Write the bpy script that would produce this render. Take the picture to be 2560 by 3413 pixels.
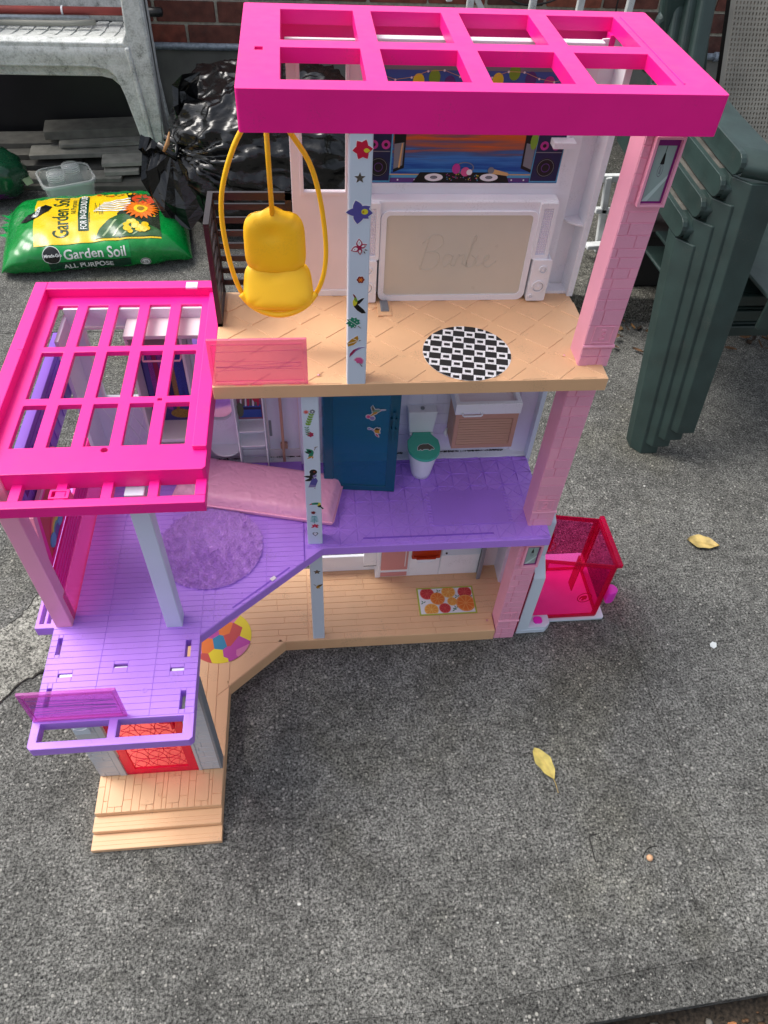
import bpy, bmesh, math, random
from math import sin, cos, pi, radians, sqrt, atan2
from mathutils import Vector, Matrix, noise
from mathutils.geometry import tessellate_polygon

random.seed(7)
scene = bpy.context.scene
for o in list(bpy.data.objects):
    bpy.data.objects.remove(o)

# ------------------------------------------------------------------ camera
cam_data = bpy.data.cameras.new('camera')
cam = bpy.data.objects.new('camera', cam_data)
scene.collection.objects.link(cam)
cam_data.sensor_fit = 'VERTICAL'
cam_data.sensor_height = 36.0
cam_data.sensor_width = 27.0
cam_data.lens = 25.944
cam_data.clip_start = 0.01
cam_data.clip_end = 400
CP = Vector((0.02691, -0.77104, 1.31706))
_f = Vector((0.09290047, 0.6524822, -0.75208808))
_u = Vector((0.03855083, 0.75243116, 0.65754177))
_r = Vector((0.99492881, -0.09007956, 0.04474748))
cam.matrix_world = Matrix(((_r.x, _u.x, -_f.x, CP.x), (_r.y, _u.y, -_f.y, CP.y),
                           (_r.z, _u.z, -_f.z, CP.z), (0, 0, 0, 1)))
scene.camera = cam

# ------------------------------------------------------------------ sky, sun, exposure
SUN_EL, SUN_AZ = radians(56), radians(-68)      # soft light from the left and from behind the doll house
world = bpy.data.worlds.new('World')
scene.world = world
world.use_nodes = True
wn = world.node_tree
wn.nodes.clear()
sky = wn.nodes.new('ShaderNodeTexSky')
sky.sky_type = 'NISHITA'
sky.sun_disc = False
sky.sun_elevation = SUN_EL
sky.sun_rotation = SUN_AZ
sky.air_density = 1.0
sky.dust_density = 4.0
hsv = wn.nodes.new('ShaderNodeHueSaturation')
hsv.inputs['Saturation'].default_value = 0.45
bg = wn.nodes.new('ShaderNodeBackground')
bg.inputs['Strength'].default_value = 0.14
wo = wn.nodes.new('ShaderNodeOutputWorld')
wn.links.new(sky.outputs[0], hsv.inputs['Color'])
wn.links.new(hsv.outputs[0], bg.inputs['Color'])
wn.links.new(bg.outputs[0], wo.inputs['Surface'])

sun_data = bpy.data.lights.new('sun', 'SUN')
sun_data.energy = 1.4
sun_data.angle = radians(32)
sun_data.color = (1.0, 0.96, 0.90)
sun = bpy.data.objects.new('sun', sun_data)
scene.collection.objects.link(sun)
sd = Vector((sin(SUN_AZ) * cos(SUN_EL), cos(SUN_AZ) * cos(SUN_EL), sin(SUN_EL)))
sun.rotation_euler = sd.to_track_quat('Z', 'Y').to_euler()
sun.location = (-2, -1, 4)

scene.view_settings.view_transform = 'Standard'
scene.view_settings.look = 'None'
scene.view_settings.exposure = 0.70
scene.view_settings.gamma = 1.0
scene.view_settings.use_curve_mapping = False
scene.cycles.max_bounces = 5
scene.cycles.transparent_max_bounces = 12
scene.cycles.use_denoising = True

# ------------------------------------------------------------------ helpers
COL = scene.collection

def lin(r, g, b):
    f = lambda c: (c / 255) / 12.92 if c / 255 <= 0.04045 else ((c / 255 + 0.055) / 1.055) ** 2.4
    return (f(r), f(g), f(b))

def nodes_of(m):
    m.use_nodes = True
    nt = m.node_tree
    return nt, nt.nodes, nt.links

MATS = {}

def plastic(name, base, rough=0.38, var=0.06, vscale=14, bump=0.0, bscale=300, spec=0.5, metallic=0.0, dirt=0.0, coat=0.0, sss=0.0):
    """opaque material: base colour with faint uneven tone, roughness variation and fine relief"""
    m = bpy.data.materials.new(name)
    nt, N, L = nodes_of(m)
    b = N['Principled BSDF']
    tc = N.new('ShaderNodeTexCoord')
    n1 = N.new('ShaderNodeTexNoise'); n1.inputs['Scale'].default_value = vscale; n1.inputs['Detail'].default_value = 5
    L.new(tc.outputs['Object'], n1.inputs['Vector'])
    mr = N.new('ShaderNodeMapRange'); mr.inputs['To Min'].default_value = 1 - var; mr.inputs['To Max'].default_value = 1 + var
    mr.inputs['From Min'].default_value = 0.3; mr.inputs['From Max'].default_value = 0.7
    L.new(n1.outputs['Fac'], mr.inputs['Value'])
    mx = N.new('ShaderNodeVectorMath'); mx.operation = 'SCALE'
    mx.inputs[0].default_value = base
    L.new(mr.outputs[0], mx.inputs['Scale'])
    last = mx.outputs[0]
    if dirt > 0:
        n3 = N.new('ShaderNodeTexNoise'); n3.inputs['Scale'].default_value = 420; n3.inputs['Detail'].default_value = 3
        L.new(tc.outputs['Object'], n3.inputs['Vector'])
        n4 = N.new('ShaderNodeTexNoise'); n4.inputs['Scale'].default_value = 22; n4.inputs['Detail'].default_value = 4
        L.new(tc.outputs['Object'], n4.inputs['Vector'])
        ml = N.new('ShaderNodeMath'); ml.operation = 'MULTIPLY'
        L.new(n3.outputs['Fac'], ml.inputs[0]); L.new(n4.outputs['Fac'], ml.inputs[1])
        r2 = N.new('ShaderNodeMapRange'); r2.inputs['From Min'].default_value = 0.33; r2.inputs['From Max'].default_value = 0.42
        r2.inputs['To Max'].default_value = dirt
        L.new(ml.outputs[0], r2.inputs['Value'])
        mc = N.new('ShaderNodeMix'); mc.data_type = 'RGBA'
        L.new(r2.outputs[0], mc.inputs['Factor']); L.new(last, mc.inputs['A'])
        mc.inputs['B'].default_value = (0.10, 0.09, 0.075, 1)
        last = mc.outputs['Result']
    L.new(last, b.inputs['Base Color'])
    n2 = N.new('ShaderNodeTexNoise'); n2.inputs['Scale'].default_value = 60; n2.inputs['Detail'].default_value = 6
    L.new(tc.outputs['Object'], n2.inputs['Vector'])
    rr = N.new('ShaderNodeMapRange'); rr.inputs['To Min'].default_value = max(0.05, rough - 0.08); rr.inputs['To Max'].default_value = rough + 0.1
    L.new(n2.outputs['Fac'], rr.inputs['Value']); L.new(rr.outputs[0], b.inputs['Roughness'])
    b.inputs['Specular IOR Level'].default_value = spec
    b.inputs['Metallic'].default_value = metallic
    b.inputs['Coat Weight'].default_value = coat
    if sss > 0:
        b.inputs['Subsurface Weight'].default_value = sss
        b.inputs['Subsurface Radius'].default_value = (0.004, 0.002, 0.002)
        b.inputs['Subsurface Scale'].default_value = 1.0
    if bump > 0:
        nb = N.new('ShaderNodeTexNoise'); nb.inputs['Scale'].default_value = bscale; nb.inputs['Detail'].default_value = 4
        L.new(tc.outputs['Object'], nb.inputs['Vector'])
        bp = N.new('ShaderNodeBump'); bp.inputs['Strength'].default_value = bump; bp.inputs['Distance'].default_value = 0.002
        L.new(nb.outputs['Fac'], bp.inputs['Height']); L.new(bp.outputs[0], b.inputs['Normal'])
    MATS[name] = m
    return m

def tinted(name, body, filt, amount, rough=0.15):
    """see-through coloured plastic: part body colour, part coloured filter"""
    m = bpy.data.materials.new(name)
    nt, N, L = nodes_of(m)
    b = N['Principled BSDF']
    b.inputs['Base Color'].default_value = (*body, 1)
    b.inputs['Roughness'].default_value = rough
    t = N.new('ShaderNodeBsdfTransparent'); t.inputs['Color'].default_value = (*filt, 1)
    mx = N.new('ShaderNodeMixShader')
    tc = N.new('ShaderNodeTexCoord')
    n1 = N.new('ShaderNodeTexNoise'); n1.inputs['Scale'].default_value = 18
    L.new(tc.outputs['Object'], n1.inputs['Vector'])
    mr = N.new('ShaderNodeMapRange'); mr.inputs['To Min'].default_value = amount - 0.05; mr.inputs['To Max'].default_value = amount + 0.05
    L.new(n1.outputs['Fac'], mr.inputs['Value'])
    L.new(mr.outputs[0], mx.inputs['Fac'])
    L.new(t.outputs[0], mx.inputs[1]); L.new(b.outputs[0], mx.inputs[2])
    L.new(mx.outputs[0], N['Material Output'].inputs['Surface'])
    MATS[name] = m
    return m

def flat(name, rgb, rough=0.5):
    return plastic(name, lin(*rgb), rough, var=0.04)

class MB:
    """collects faces; build() links them as one mesh object"""
    def __init__(s):
        s.v = []; s.f = []; s.m = []
    def add(s, vs, fs, mi=0):
        k = len(s.v)
        s.v += [tuple(p) for p in vs]
        s.f += [tuple(i + k for i in f) for f in fs]
        s.m += [mi] * len(fs)
        return s
    def box(s, x0, x1, y0, y1, z0, z1, mi=0):
        return s.add([(x0, y0, z0), (x1, y0, z0), (x1, y1, z0), (x0, y1, z0), (x0, y0, z1), (x1, y0, z1), (x1, y1, z1), (x0, y1, z1)],
                     [(3, 2, 1, 0), (4, 5, 6, 7), (0, 1, 5, 4), (1, 2, 6, 5), (2, 3, 7, 6), (3, 0, 4, 7)], mi)
    def plate(s, outer, holes, a, b, ax='Z', mi=0):
        """polygon with holes extruded from a to b along an axis"""
        loops = [list(outer)] + [list(h) for h in holes]
        pts = [p for l in loops for p in l]
        tris = tessellate_polygon([[Vector((p[0], p[1], 0)) for p in l] for l in loops])
        n = len(pts)
        if ax == 'Z': put = lambda p, c: (p[0], p[1], c)
        elif ax == 'Y': put = lambda p, c: (p[0], c, p[1])
        else: put = lambda p, c: (c, p[0], p[1])
        vs = [put(p, a) for p in pts] + [put(p, b) for p in pts]
        fs = [tuple(t) for t in tris] + [tuple(i + n for i in reversed(t)) for t in tris]
        k = 0
        for l in loops:
            m = len(l)
            for i in range(m):
                j = (i + 1) % m
                fs.append((k + i, k + j, k + j + n, k + i + n))
            k += m
        return s.add(vs, fs, mi)
    def bump_tile(s, poly, z0, z1, inset, mi=0):
        """convex polygon raised with sloped sides"""
        n = len(poly)
        cx = sum(p[0] for p in poly) / n; cy = sum(p[1] for p in poly) / n
        top = []
        for i in range(n):
            a = Vector(poly[i - 1]); p = Vector(poly[i]); c = Vector(poly[(i + 1) % n])
            d1 = (a - p); d2 = (c - p)
            if d1.length < 1e-7 or d2.length < 1e-7:
                top.append((p.x, p.y)); continue
            d1.normalize(); d2.normalize()
            sn = abs(d1.x * d2.y - d1.y * d2.x)
            k = inset / max(sn, 0.25)
            q = p + (d1 + d2) * k
            top.append((q.x, q.y))
        vs = [(p[0], p[1], z0) for p in poly] + [(p[0], p[1], z1) for p in top]
        fs = [tuple(range(n, 2 * n))] + [(i, (i + 1) % n, (i + 1) % n + n, i + n) for i in range(n)]
        return s.add(vs, fs, mi)
    def tube(s, path, r, n=8, caps=True, mi=0, closed=False):
        path = [Vector(p) for p in path]
        rs = r if isinstance(r, (list, tuple)) else [r] * len(path)
        rings = []
        up = None
        m = len(path)
        for i, p in enumerate(path):
            a = path[i - 1] if (i > 0 or closed) else p
            c = path[(i + 1) % m] if (i < m - 1 or closed) else p
            d = (c - a)
            d = d.normalized() if d.length > 0 else Vector((0, 0, 1))
            if up is None:
                up = Vector((0, 0, 1)) if abs(d.z) < 0.9 else Vector((1, 0, 0))
            e = d.cross(up).normalized(); up = e.cross(d).normalized()
            rings.append([p + (e * cos(2 * pi * k / n) + up * sin(2 * pi * k / n)) * rs[i] for k in range(n)])
        vs = [q for ring in rings for q in ring]
        fs = []
        for i in range(m if closed else m - 1):
            j = (i + 1) % m
            for k in range(n):
                fs.append((i * n + k, i * n + (k + 1) % n, j * n + (k + 1) % n, j * n + k))
        if caps and not closed:
            fs.append(tuple(reversed(range(n)))); fs.append(tuple((m - 1) * n + k for k in range(n)))
        return s.add(vs, fs, mi)
    def beam(s, a, b, w, h, up=(0, 0, 1), mi=0):
        """rectangular bar from a to b"""
        a = Vector(a); b = Vector(b); d = (b - a).normalized(); up = Vector(up)
        e = d.cross(up).normalized(); u = e.cross(d).normalized()
        vs = []
        for p in (a, b):
            for sx, sy in ((-1, -1), (1, -1), (1, 1), (-1, 1)):
                vs.append(p + e * sx * w / 2 + u * sy * h / 2)
        return s.add(vs, [(3, 2, 1, 0), (4, 5, 6, 7), (0, 1, 5, 4), (1, 2, 6, 5), (2, 3, 7, 6), (3, 0, 4, 7)], mi)
    def lathe(s, prof, cx, cy, n=24, sx=1.0, sy=1.0, mi=0):
        vs = []; fs = []
        for (r, z) in prof:
            for k in range(n):
                vs.append((cx + r * sx * cos(2 * pi * k / n), cy + r * sy * sin(2 * pi * k / n), z))
        for i in range(len(prof) - 1):
            for k in range(n):
                fs.append((i * n + k, i * n + (k + 1) % n, (i + 1) * n + (k + 1) % n, (i + 1) * n + k))
        if prof[0][0] > 1e-6: fs.append(tuple(reversed(range(n))))
        if prof[-1][0] > 1e-6: fs.append(tuple((len(prof) - 1) * n + k for k in range(n)))
        return s.add(vs, fs, mi)
    def hood(s, outer, inner, holes, zb, zm, zt, mi=0):
        """roof shell in one piece: pierced top plate with a skirt hanging from its rim"""
        def cap(loops, z):
            pts = [p for l in loops for p in l]
            s.add([(p[0], p[1], z) for p in pts], [tuple(t) for t in tessellate_polygon([[Vector((p[0], p[1], 0)) for p in l] for l in loops])], mi)
        def wall(l, a, b):
            n = len(l)
            s.add([(p[0], p[1], a) for p in l] + [(p[0], p[1], b) for p in l], [(i, (i + 1) % n, (i + 1) % n + n, i + n) for i in range(n)], mi)
        cap([outer] + holes, zt); cap([inner] + holes, zm); cap([outer, inner], zb)
        wall(outer, zb, zt); wall(inner, zb, zm)
        for h in holes: wall(h, zm, zt)
        return s
    def xform(s, M):
        s.v = [tuple(M @ Vector(p)) for p in s.v]
        return s
    def build(s, name, mats, parent=None, bevel=0.0, smooth=False, seg=2, fix=True, weld=False):
        me = bpy.data.meshes.new(name)
        me.from_pydata(s.v, [], s.f)
        if not isinstance(mats, (list, tuple)): mats = [mats]
        for m in mats: me.materials.append(m)
        me.polygons.foreach_set('material_index', s.m)
        if fix:
            bm = bmesh.new(); bm.from_mesh(me)
            if weld: bmesh.ops.remove_doubles(bm, verts=bm.verts, dist=1e-6)
            bmesh.ops.recalc_face_normals(bm, faces=bm.faces)
            bm.to_mesh(me); bm.free()
        if smooth:
            me.polygons.foreach_set('use_smooth', [True] * len(me.polygons))
        me.update()
        o = bpy.data.objects.new(name, me)
        COL.objects.link(o)
        if parent is not None: o.parent = parent
        if bevel > 0:
            bv = o.modifiers.new('bevel', 'BEVEL')
            bv.width = bevel; bv.segments = seg; bv.limit_method = 'ANGLE'; bv.angle_limit = radians(35)
            bv.harden_normals = False
        return o

def empty(name, loc=(0, 0, 0)):
    o = bpy.data.objects.new(name, None)
    o.empty_display_size = 0.02
    o.location = loc
    COL.objects.link(o)
    return o

def tag(o, label=None, cat=None, group=None, kind=None):
    if label: o['label'] = label
    if cat: o['category'] = cat
    if group: o['group'] = group
    if kind: o['kind'] = kind
    return o

def thing(name, label, cat, group=None):
    return tag(empty(name), label, cat, group)

def rect(x0, x1, y0, y1):
    return [(x0, y0), (x1, y0), (x1, y1), (x0, y1)]

def rrect(x0, x1, y0, y1, r, n=5):
    pts = []
    for cx, cy, a in ((x1 - r, y0 + r, -pi / 2), (x1 - r, y1 - r, 0), (x0 + r, y1 - r, pi / 2), (x0 + r, y0 + r, pi)):
        for k in range(n + 1):
            t = a + pi / 2 * k / n
            pts.append((cx + r * cos(t), cy + r * sin(t)))
    return pts

def circ(cx, cy, r, n=32, ry=None):
    ry = ry or r
    return [(cx + r * cos(2 * pi * k / n), cy + ry * sin(2 * pi * k / n)) for k in range(n)]

def clip(poly, a, b, c):
    """keep the part of a convex polygon where a*x+b*y>=c"""
    out = []
    n = len(poly)
    for i in range(n):
        p, q = poly[i], poly[(i + 1) % n]
        dp = a * p[0] + b * p[1] - c; dq = a * q[0] + b * q[1] - c
        if dp >= 0: out.append(p)
        if dp * dq < 0:
            t = dp / (dp - dq)
            out.append((p[0] + (q[0] - p[0]) * t, p[1] + (q[1] - p[1]) * t))
    return out

def clip_rect(poly, x0, x1, y0, y1):
    for a, b, c in ((1, 0, x0), (-1, 0, -x1), (0, 1, y0), (0, -1, -y1)):
        if poly: poly = clip(poly, a, b, c)
    return poly

def rect_minus(r, h):
    """rectangle minus rectangle -> list of rectangles"""
    x0, x1, y0, y1 = r; a0, a1, b0, b1 = h
    if a0 >= x1 or a1 <= x0 or b0 >= y1 or b1 <= y0: return [r]
    out = []
    if a0 > x0: out.append((x0, a0, y0, y1))
    if a1 < x1: out.append((a1, x1, y0, y1))
    m0, m1 = max(x0, a0), min(x1, a1)
    if b0 > y0: out.append((m0, m1, y0, b0))
    if b1 < y1: out.append((m0, m1, b1, y1))
    return out

def area(poly):
    return 0.5 * sum(poly[i - 1][0] * poly[i][1] - poly[i][0] * poly[i - 1][1] for i in range(len(poly)))

def text_polys(body, size, font_scale_x=1.0, bold=0.0, shear=0.0, extrude=0.0, spacing=1.0):
    """letters as a mesh in the XY plane: (verts, faces), left end at x=0, baseline y=0"""
    cu = bpy.data.curves.new('lettering', 'FONT')
    cu.body = body; cu.size = size; cu.offset = bold; cu.shear = shear; cu.extrude = extrude
    cu.space_character = spacing; cu.resolution_u = 3
    ob = bpy.data.objects.new('lettering', cu)
    COL.objects.link(ob)
    dg = bpy.context.evaluated_depsgraph_get()
    me = bpy.data.meshes.new_from_object(ob.evaluated_get(dg))
    vs = [(v.co.x * font_scale_x, v.co.y, v.co.z) for v in me.vertices]
    fs = [tuple(p.vertices) for p in me.polygons]
    bpy.data.objects.remove(ob); bpy.data.curves.remove(cu); bpy.data.meshes.remove(me)
    return vs, fs

# ------------------------------------------------------------------ materials
HOT = plastic('hot_pink_plastic', (0.92, 0.010, 0.285), 0.34, var=0.05, dirt=0.12)
PURPLE = plastic('purple_plastic', (0.45, 0.215, 0.80), 0.40, var=0.05, dirt=0.16)
DPURPLE = plastic('violet_plastic', (0.24, 0.09, 0.60), 0.40, var=0.05)
TAN = plastic('tan_plastic', (0.74, 0.445, 0.245), 0.42, var=0.05, dirt=0.2)
PINK = plastic('pink_plastic', (0.84, 0.36, 0.50), 0.40, var=0.04, bump=0.02)
PINKROUGH = plastic('rough_pink_plastic', (0.80, 0.345, 0.49), 0.5, var=0.04, bump=0.55, bscale=520)
LBLUE = plastic('pale_blue_plastic', (0.60, 0.68, 0.78), 0.35, var=0.03)
GREYP = plastic('grey_plastic', (0.52, 0.54, 0.58), 0.4, var=0.04, bump=0.3, bscale=420)
WHITE = plastic('white_plastic', (0.82, 0.83, 0.88), 0.35, var=0.03, dirt=0.12)
WHITEPINK = plastic('blush_white_plastic', (0.78, 0.69, 0.72), 0.35, var=0.03)
LILAC = plastic('lilac_white_plastic', (0.74, 0.72, 0.84), 0.4, var=0.03, dirt=0.08)
SCREEN = plastic('screen_plastic', (0.60, 0.56, 0.47), 0.3, var=0.03)
BLACKBR = plastic('dark_brown_plastic', (0.022, 0.012, 0.012), 0.32, var=0.1)
YELLOW = plastic('yellow_plastic', (0.98, 0.56, 0.008), 0.42, var=0.03, dirt=0.06)
TEAL = plastic('teal_plastic', (0.06, 0.46, 0.33), 0.4, var=0.03)
WOODP = plastic('rose_wood_plastic', (0.52, 0.285, 0.205), 0.45, var=0.04)
BEDPINK = plastic('bed_pink_plastic', (0.90, 0.40, 0.61), 0.45, var=0.04)
BLACK = plastic('black_plastic', (0.012, 0.012, 0.013), 0.4, var=0.1)
DGREY = plastic('dark_grey_plastic', (0.055, 0.06, 0.068), 0.4, var=0.08)
MGREY = plastic('mid_grey_plastic', (0.22, 0.24, 0.27), 0.4, var=0.08)
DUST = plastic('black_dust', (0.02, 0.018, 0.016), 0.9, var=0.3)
MAG = plastic('magenta_plastic', (0.75, 0.03, 0.50), 0.3, var=0.04)
PCLEAR = tinted('clear_pink_plastic', (0.86, 0.30, 0.50), (0.97, 0.60, 0.72), 0.36)
PCLEAR2 = tinted('clear_orchid_plastic', (0.72, 0.20, 0.62), (0.93, 0.55, 0.86), 0.38)
RCLEAR = tinted('clear_red_plastic', (0.86, 0.02, 0.26), (0.97, 0.34, 0.64), 0.09)
RCLEAR2 = tinted('clear_deep_red_plastic', (0.78, 0.004, 0.10), (0.90, 0.13, 0.32), 0.34)
DOORRED = tinted('clear_coral_plastic', (0.86, 0.06, 0.14), (1.0, 0.52, 0.62), 0.12)
DOORRED2 = tinted('clear_crimson_plastic', (0.80, 0.012, 0.10), (0.97, 0.16, 0.24), 0.50)
BCLEAR = tinted('clear_blue_plastic', (0.028, 0.205, 0.31), (0.14, 0.55, 0.80), 0.46)
BCLEAR2 = tinted('clear_navy_plastic', (0.012, 0.115, 0.20), (0.08, 0.36, 0.56), 0.76)
HCLEAR = tinted('clear_rose_plastic', (0.86, 0.12, 0.34), (0.98, 0.48, 0.66), 0.55)
VCLEAR = tinted('clear_violet_plastic', (0.20, 0.012, 0.30), (0.50, 0.12, 0.60), 0.75)
CLEARW = tinted('clear_white_plastic', (0.72, 0.75, 0.74), (0.93, 0.95, 0.94), 0.34, 0.2)
CLEARJ = tinted('clear_jar_plastic', (0.7, 0.72, 0.72), (0.95, 0.96, 0.96), 0.24, 0.15)
ORCLEAR = tinted('clear_orange_plastic', (0.55, 0.05, 0.012), (0.9, 0.22, 0.10), 0.7)
MIRROR = plastic('mirror_foil', (0.82, 0.80, 0.84), 0.06, var=0.02, metallic=1.0)
S_WHITE = flat('sticker_white', (226, 224, 228), 0.35)
S_RED = flat('sticker_red', (196, 22, 60), 0.35)
S_CRIM = flat('sticker_crimson', (160, 25, 70), 0.35)
S_PLUM = flat('sticker_plum', (84, 78, 150), 0.35)
S_YEL = flat('sticker_yellow', (214, 204, 50), 0.35)
S_BLACK = flat('sticker_black', (16, 15, 17), 0.35)
S_FOIL = plastic('sticker_foil', (0.35, 0.35, 0.36), 0.22, metallic=1.0)
S_GRN = flat('sticker_green', (30, 125, 95), 0.35)
S_LGRN = flat('sticker_leaf_green', (120, 160, 50), 0.35)
S_SAGE = flat('sticker_sage', (110, 145, 125), 0.35)
S_OCHRE = flat('sticker_ochre', (180, 130, 20), 0.35)
S_PINK = flat('sticker_pink', (205, 85, 140), 0.35)
S_ORANGE = flat('sticker_orange', (228, 130, 50), 0.35)
S_LIME = flat('sticker_lime', (165, 190, 50), 0.35)
S_TEAL = flat('sticker_teal', (80, 150, 155), 0.35)
S_BROWN = flat('sticker_brown', (92, 85, 72), 0.35)
S_LAV = flat('sticker_lavender', (130, 115, 165), 0.35)
S_DRED = flat('sticker_dark_red', (120, 15, 30), 0.35)
S_BLUE = flat('print_blue', (45, 80, 165), 0.35)
S_NAVY = flat('print_navy', (25, 28, 70), 0.35)
S_CYAN = flat('print_cyan', (80, 155, 195), 0.35)
S_GREY = flat('print_grey', (120, 122, 130), 0.35)

# ------------------------------------------------------------------ the doll house
Z1, Z2, Z2B, Z3, Z3B = 0.0338, 0.342, 0.3225, 0.690, 0.669
house = thing('doll_house', 'three storey pink, purple and tan plastic doll house standing on the concrete patio', 'doll house')
BV = 0.0009

# ---- ground floor slab, porch and steps
gf = MB().plate([(0.384, 0.0105), (0.384, 0.052), (0.418, 0.052), (0.418, 0.19), (-0.3605, 0.19), (-0.3605, -0.302),
                 (-0.1505, -0.302), (-0.148, -0.08), (-0.0422, 0.0105)], [], 0.0, Z1 - 0.0010, 'Z').build('ground_floor', TAN, house, BV)
MB().plate(rect(-0.3625, -0.1505, -0.3275, -0.3022), [], 0, 0.0215, 'Z').build('porch_step', TAN, house, BV)
MB().plate(rect(-0.3635, -0.1500, -0.3535, -0.3277), [], 0, 0.0105, 'Z').build('porch_step', TAN, house, BV)
for yb, zt, x0, x1 in ((-0.3275, 0.0215, -0.3625, -0.1505), (-0.3535, 0.0105, -0.3635, -0.150)):
    st = [o for o in house.children if o.name.startswith('porch_step')][0 if zt > 0.02 else 1]
    for k, (a, b) in enumerate(((0.0003, 0.0068), (0.0068, 0.0135), (0.0135, 0.0255))):
        MB().bump_tile(rect(x0 + 0.0003, x1 - 0.0003, yb + a + 0.0001, yb + b - 0.0001), zt - 0.0002, zt + 0.0005, 0.0005).build('plank', TAN, st)
rows = [0.0108 + 0.01455 * k for k in range(13)]
rr = random.Random(3)
for i in range(len(rows) - 1):
    y0, y1 = rows[i], rows[i + 1]
    def lay(xa, xb):
        x = xa
        while x < xb - 1e-4:
            w = rr.uniform(0.045, 0.15)
            x2 = min(xb, x + w)
            if xb - x2 < 0.02: x2 = xb
            if not (x2 > 0.384 and y0 < 0.052):
                MB().bump_tile(rect(x, x2, y0, y1), Z1 - 0.0012, Z1, 0.0007).build('plank', TAN, gf)
            elif x < 0.38:
                MB().bump_tile(rect(x, 0.3835, y0, y1), Z1 - 0.0012, Z1, 0.0007).build('plank', TAN, gf)
            x = x2
    lay(0.0062, 0.417 if y0 > 0.05 else 0.3838)
    lay(-0.15, 0.0038)
# diagonal border board of the walkway and the long boards along it
n = Vector((-0.0905, 0.1058)).normalized()
for a, b, w0, w1 in (((-0.0440, 0.0090), (-0.1465, -0.0787), 0.0010, 0.011),):
    p, q = Vector(a), Vector(b)
    MB().bump_tile([tuple(p + n * w0), tuple(p + n * w1), tuple(q + n * w1), tuple(q + n * w0)], Z1 - 0.0012, Z1, 0.0007).build('plank', TAN, gf)
xs = [-0.3600, -0.341, -0.322, -0.303, -0.284, -0.265, -0.246, -0.227, -0.208, -0.189, -0.170, -0.1487]
for i in range(len(xs) - 1):
    y = -0.236
    top = -0.0115 + (0.0 if xs[i] < -0.16 else 0)
    while y < top - 1e-4:
        y2 = min(top, y + rr.uniform(0.07, 0.2))
        if top - y2 < 0.03: y2 = top
        pl = clip(rect(xs[i], xs[i + 1], y, y2), n.x, n.y, n.x * -0.148 + n.y * -0.08 + 0.0) if xs[i + 1] > -0.1500 else rect(xs[i], xs[i + 1], y, y2)
        if len(pl) > 2: MB().bump_tile(pl, Z1 - 0.0012, Z1, 0.0007).build('plank', TAN, gf)
        y = y2
# porch boards with four long panels
px = [-0.3600, -0.3487, -0.3407, -0.3162, -0.3014, -0.2880, -0.2645, -0.2515, -0.2440, -0.2226, -0.2080, -0.1961, -0.1737, -0.1680, -0.1508]
for i in range(len(px) - 1):
    panel = i in (2, 5, 8, 11)
    if panel:
        for (y0, y1) in ((-0.3018, -0.2925), (-0.2925, -0.2465), (-0.2465, -0.2377)):
            if y1 - y0 > 0.03:
                MB().plate(rrect(px[i] + 0.0003, px[i + 1] - 0.0003, y0, y1, 0.003), [], Z1 - 0.0007, Z1 + 0.0004).build('panel', TAN, gf, 0.0004)
            else:
                m = 0.5 * (px[i] + px[i + 1])
                MB().bump_tile(rect(px[i], m, y0, y1), Z1 - 0.0012, Z1, 0.0006).build('plank', TAN, gf)
                MB().bump_tile(rect(m, px[i + 1], y0, y1), Z1 - 0.0012, Z1, 0.0006).build('plank', TAN, gf)
    else:
        k = -0.302 + (0.02 if i % 2 else 0.045)
        for (y0, y1) in ((-0.3018, k), (k, -0.2377)):
            MB().bump_tile(rect(px[i], px[i + 1], y0, y1), Z1 - 0.0012, Z1, 0.0006).build('plank', TAN, gf)
MB().plate(circ(-0.2565, -0.277, 0.0034, 16), [circ(-0.2565, -0.277, 0.0018, 12)], Z1, Z1 + 0.0009).build('peg_ring', TAN, house)
MB().plate(circ(0.118, 0.110, 0.0040, 16), [circ(0.118, 0.110, 0.0024, 12)], Z1, Z1 + 0.0009).build('peg_ring', TAN, house)

# ---- middle floor slab with its balcony
slots = [(-0.3615, -0.355, -0.178, -0.1495), (-0.1735, -0.1655, -0.193, -0.1640), (-0.3615, -0.355, -0.261, -0.2325),
         (-0.1740, -0.1662, -0.2765, -0.248), (-0.351, -0.331, -0.2155, -0.2098), (-0.274, -0.254, -0.2048, -0.199), (-0.1925, -0.1725, -0.2155, -0.2098)]
cuts = [rect(-0.360, -0.2680, -0.3122, -0.2860), rect(-0.2562, -0.1667, -0.3122, -0.2860),
        rect(-0.3955, -0.3890, -0.122, 0.18), rect(-0.3845, -0.3790, -0.122, 0.18)]
out2 = [(0.4315, 0.0), (0.4315, 0.2215), (-0.372, 0.2215), (-0.401, 0.20), (-0.401, -0.1305), (-0.3722, -0.1305), (-0.3715, -0.3185),
        (-0.367, -0.323), (-0.1565, -0.323), (-0.152, -0.3185), (-0.1535, -0.1587), (0.0378, 0.0)]
mf = MB().plate(out2, [rect(*s) for s in slots] + cuts, Z2B, Z2 - 0.0008).build('middle_floor', PURPLE, house, BV)
colx = [-0.3718, -0.294, -0.2145, -0.135, -0.0555, 0.0062]
cn = Vector((-0.1587, 0.1913)).normalized()       # inward side of the slanted front edge
cc = cn.x * -0.1535 + cn.y * -0.1587 + 0.0006
diag_slot = ((-0.105, -0.1095), (-0.022, -0.0405))
yy = -0.2838
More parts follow.
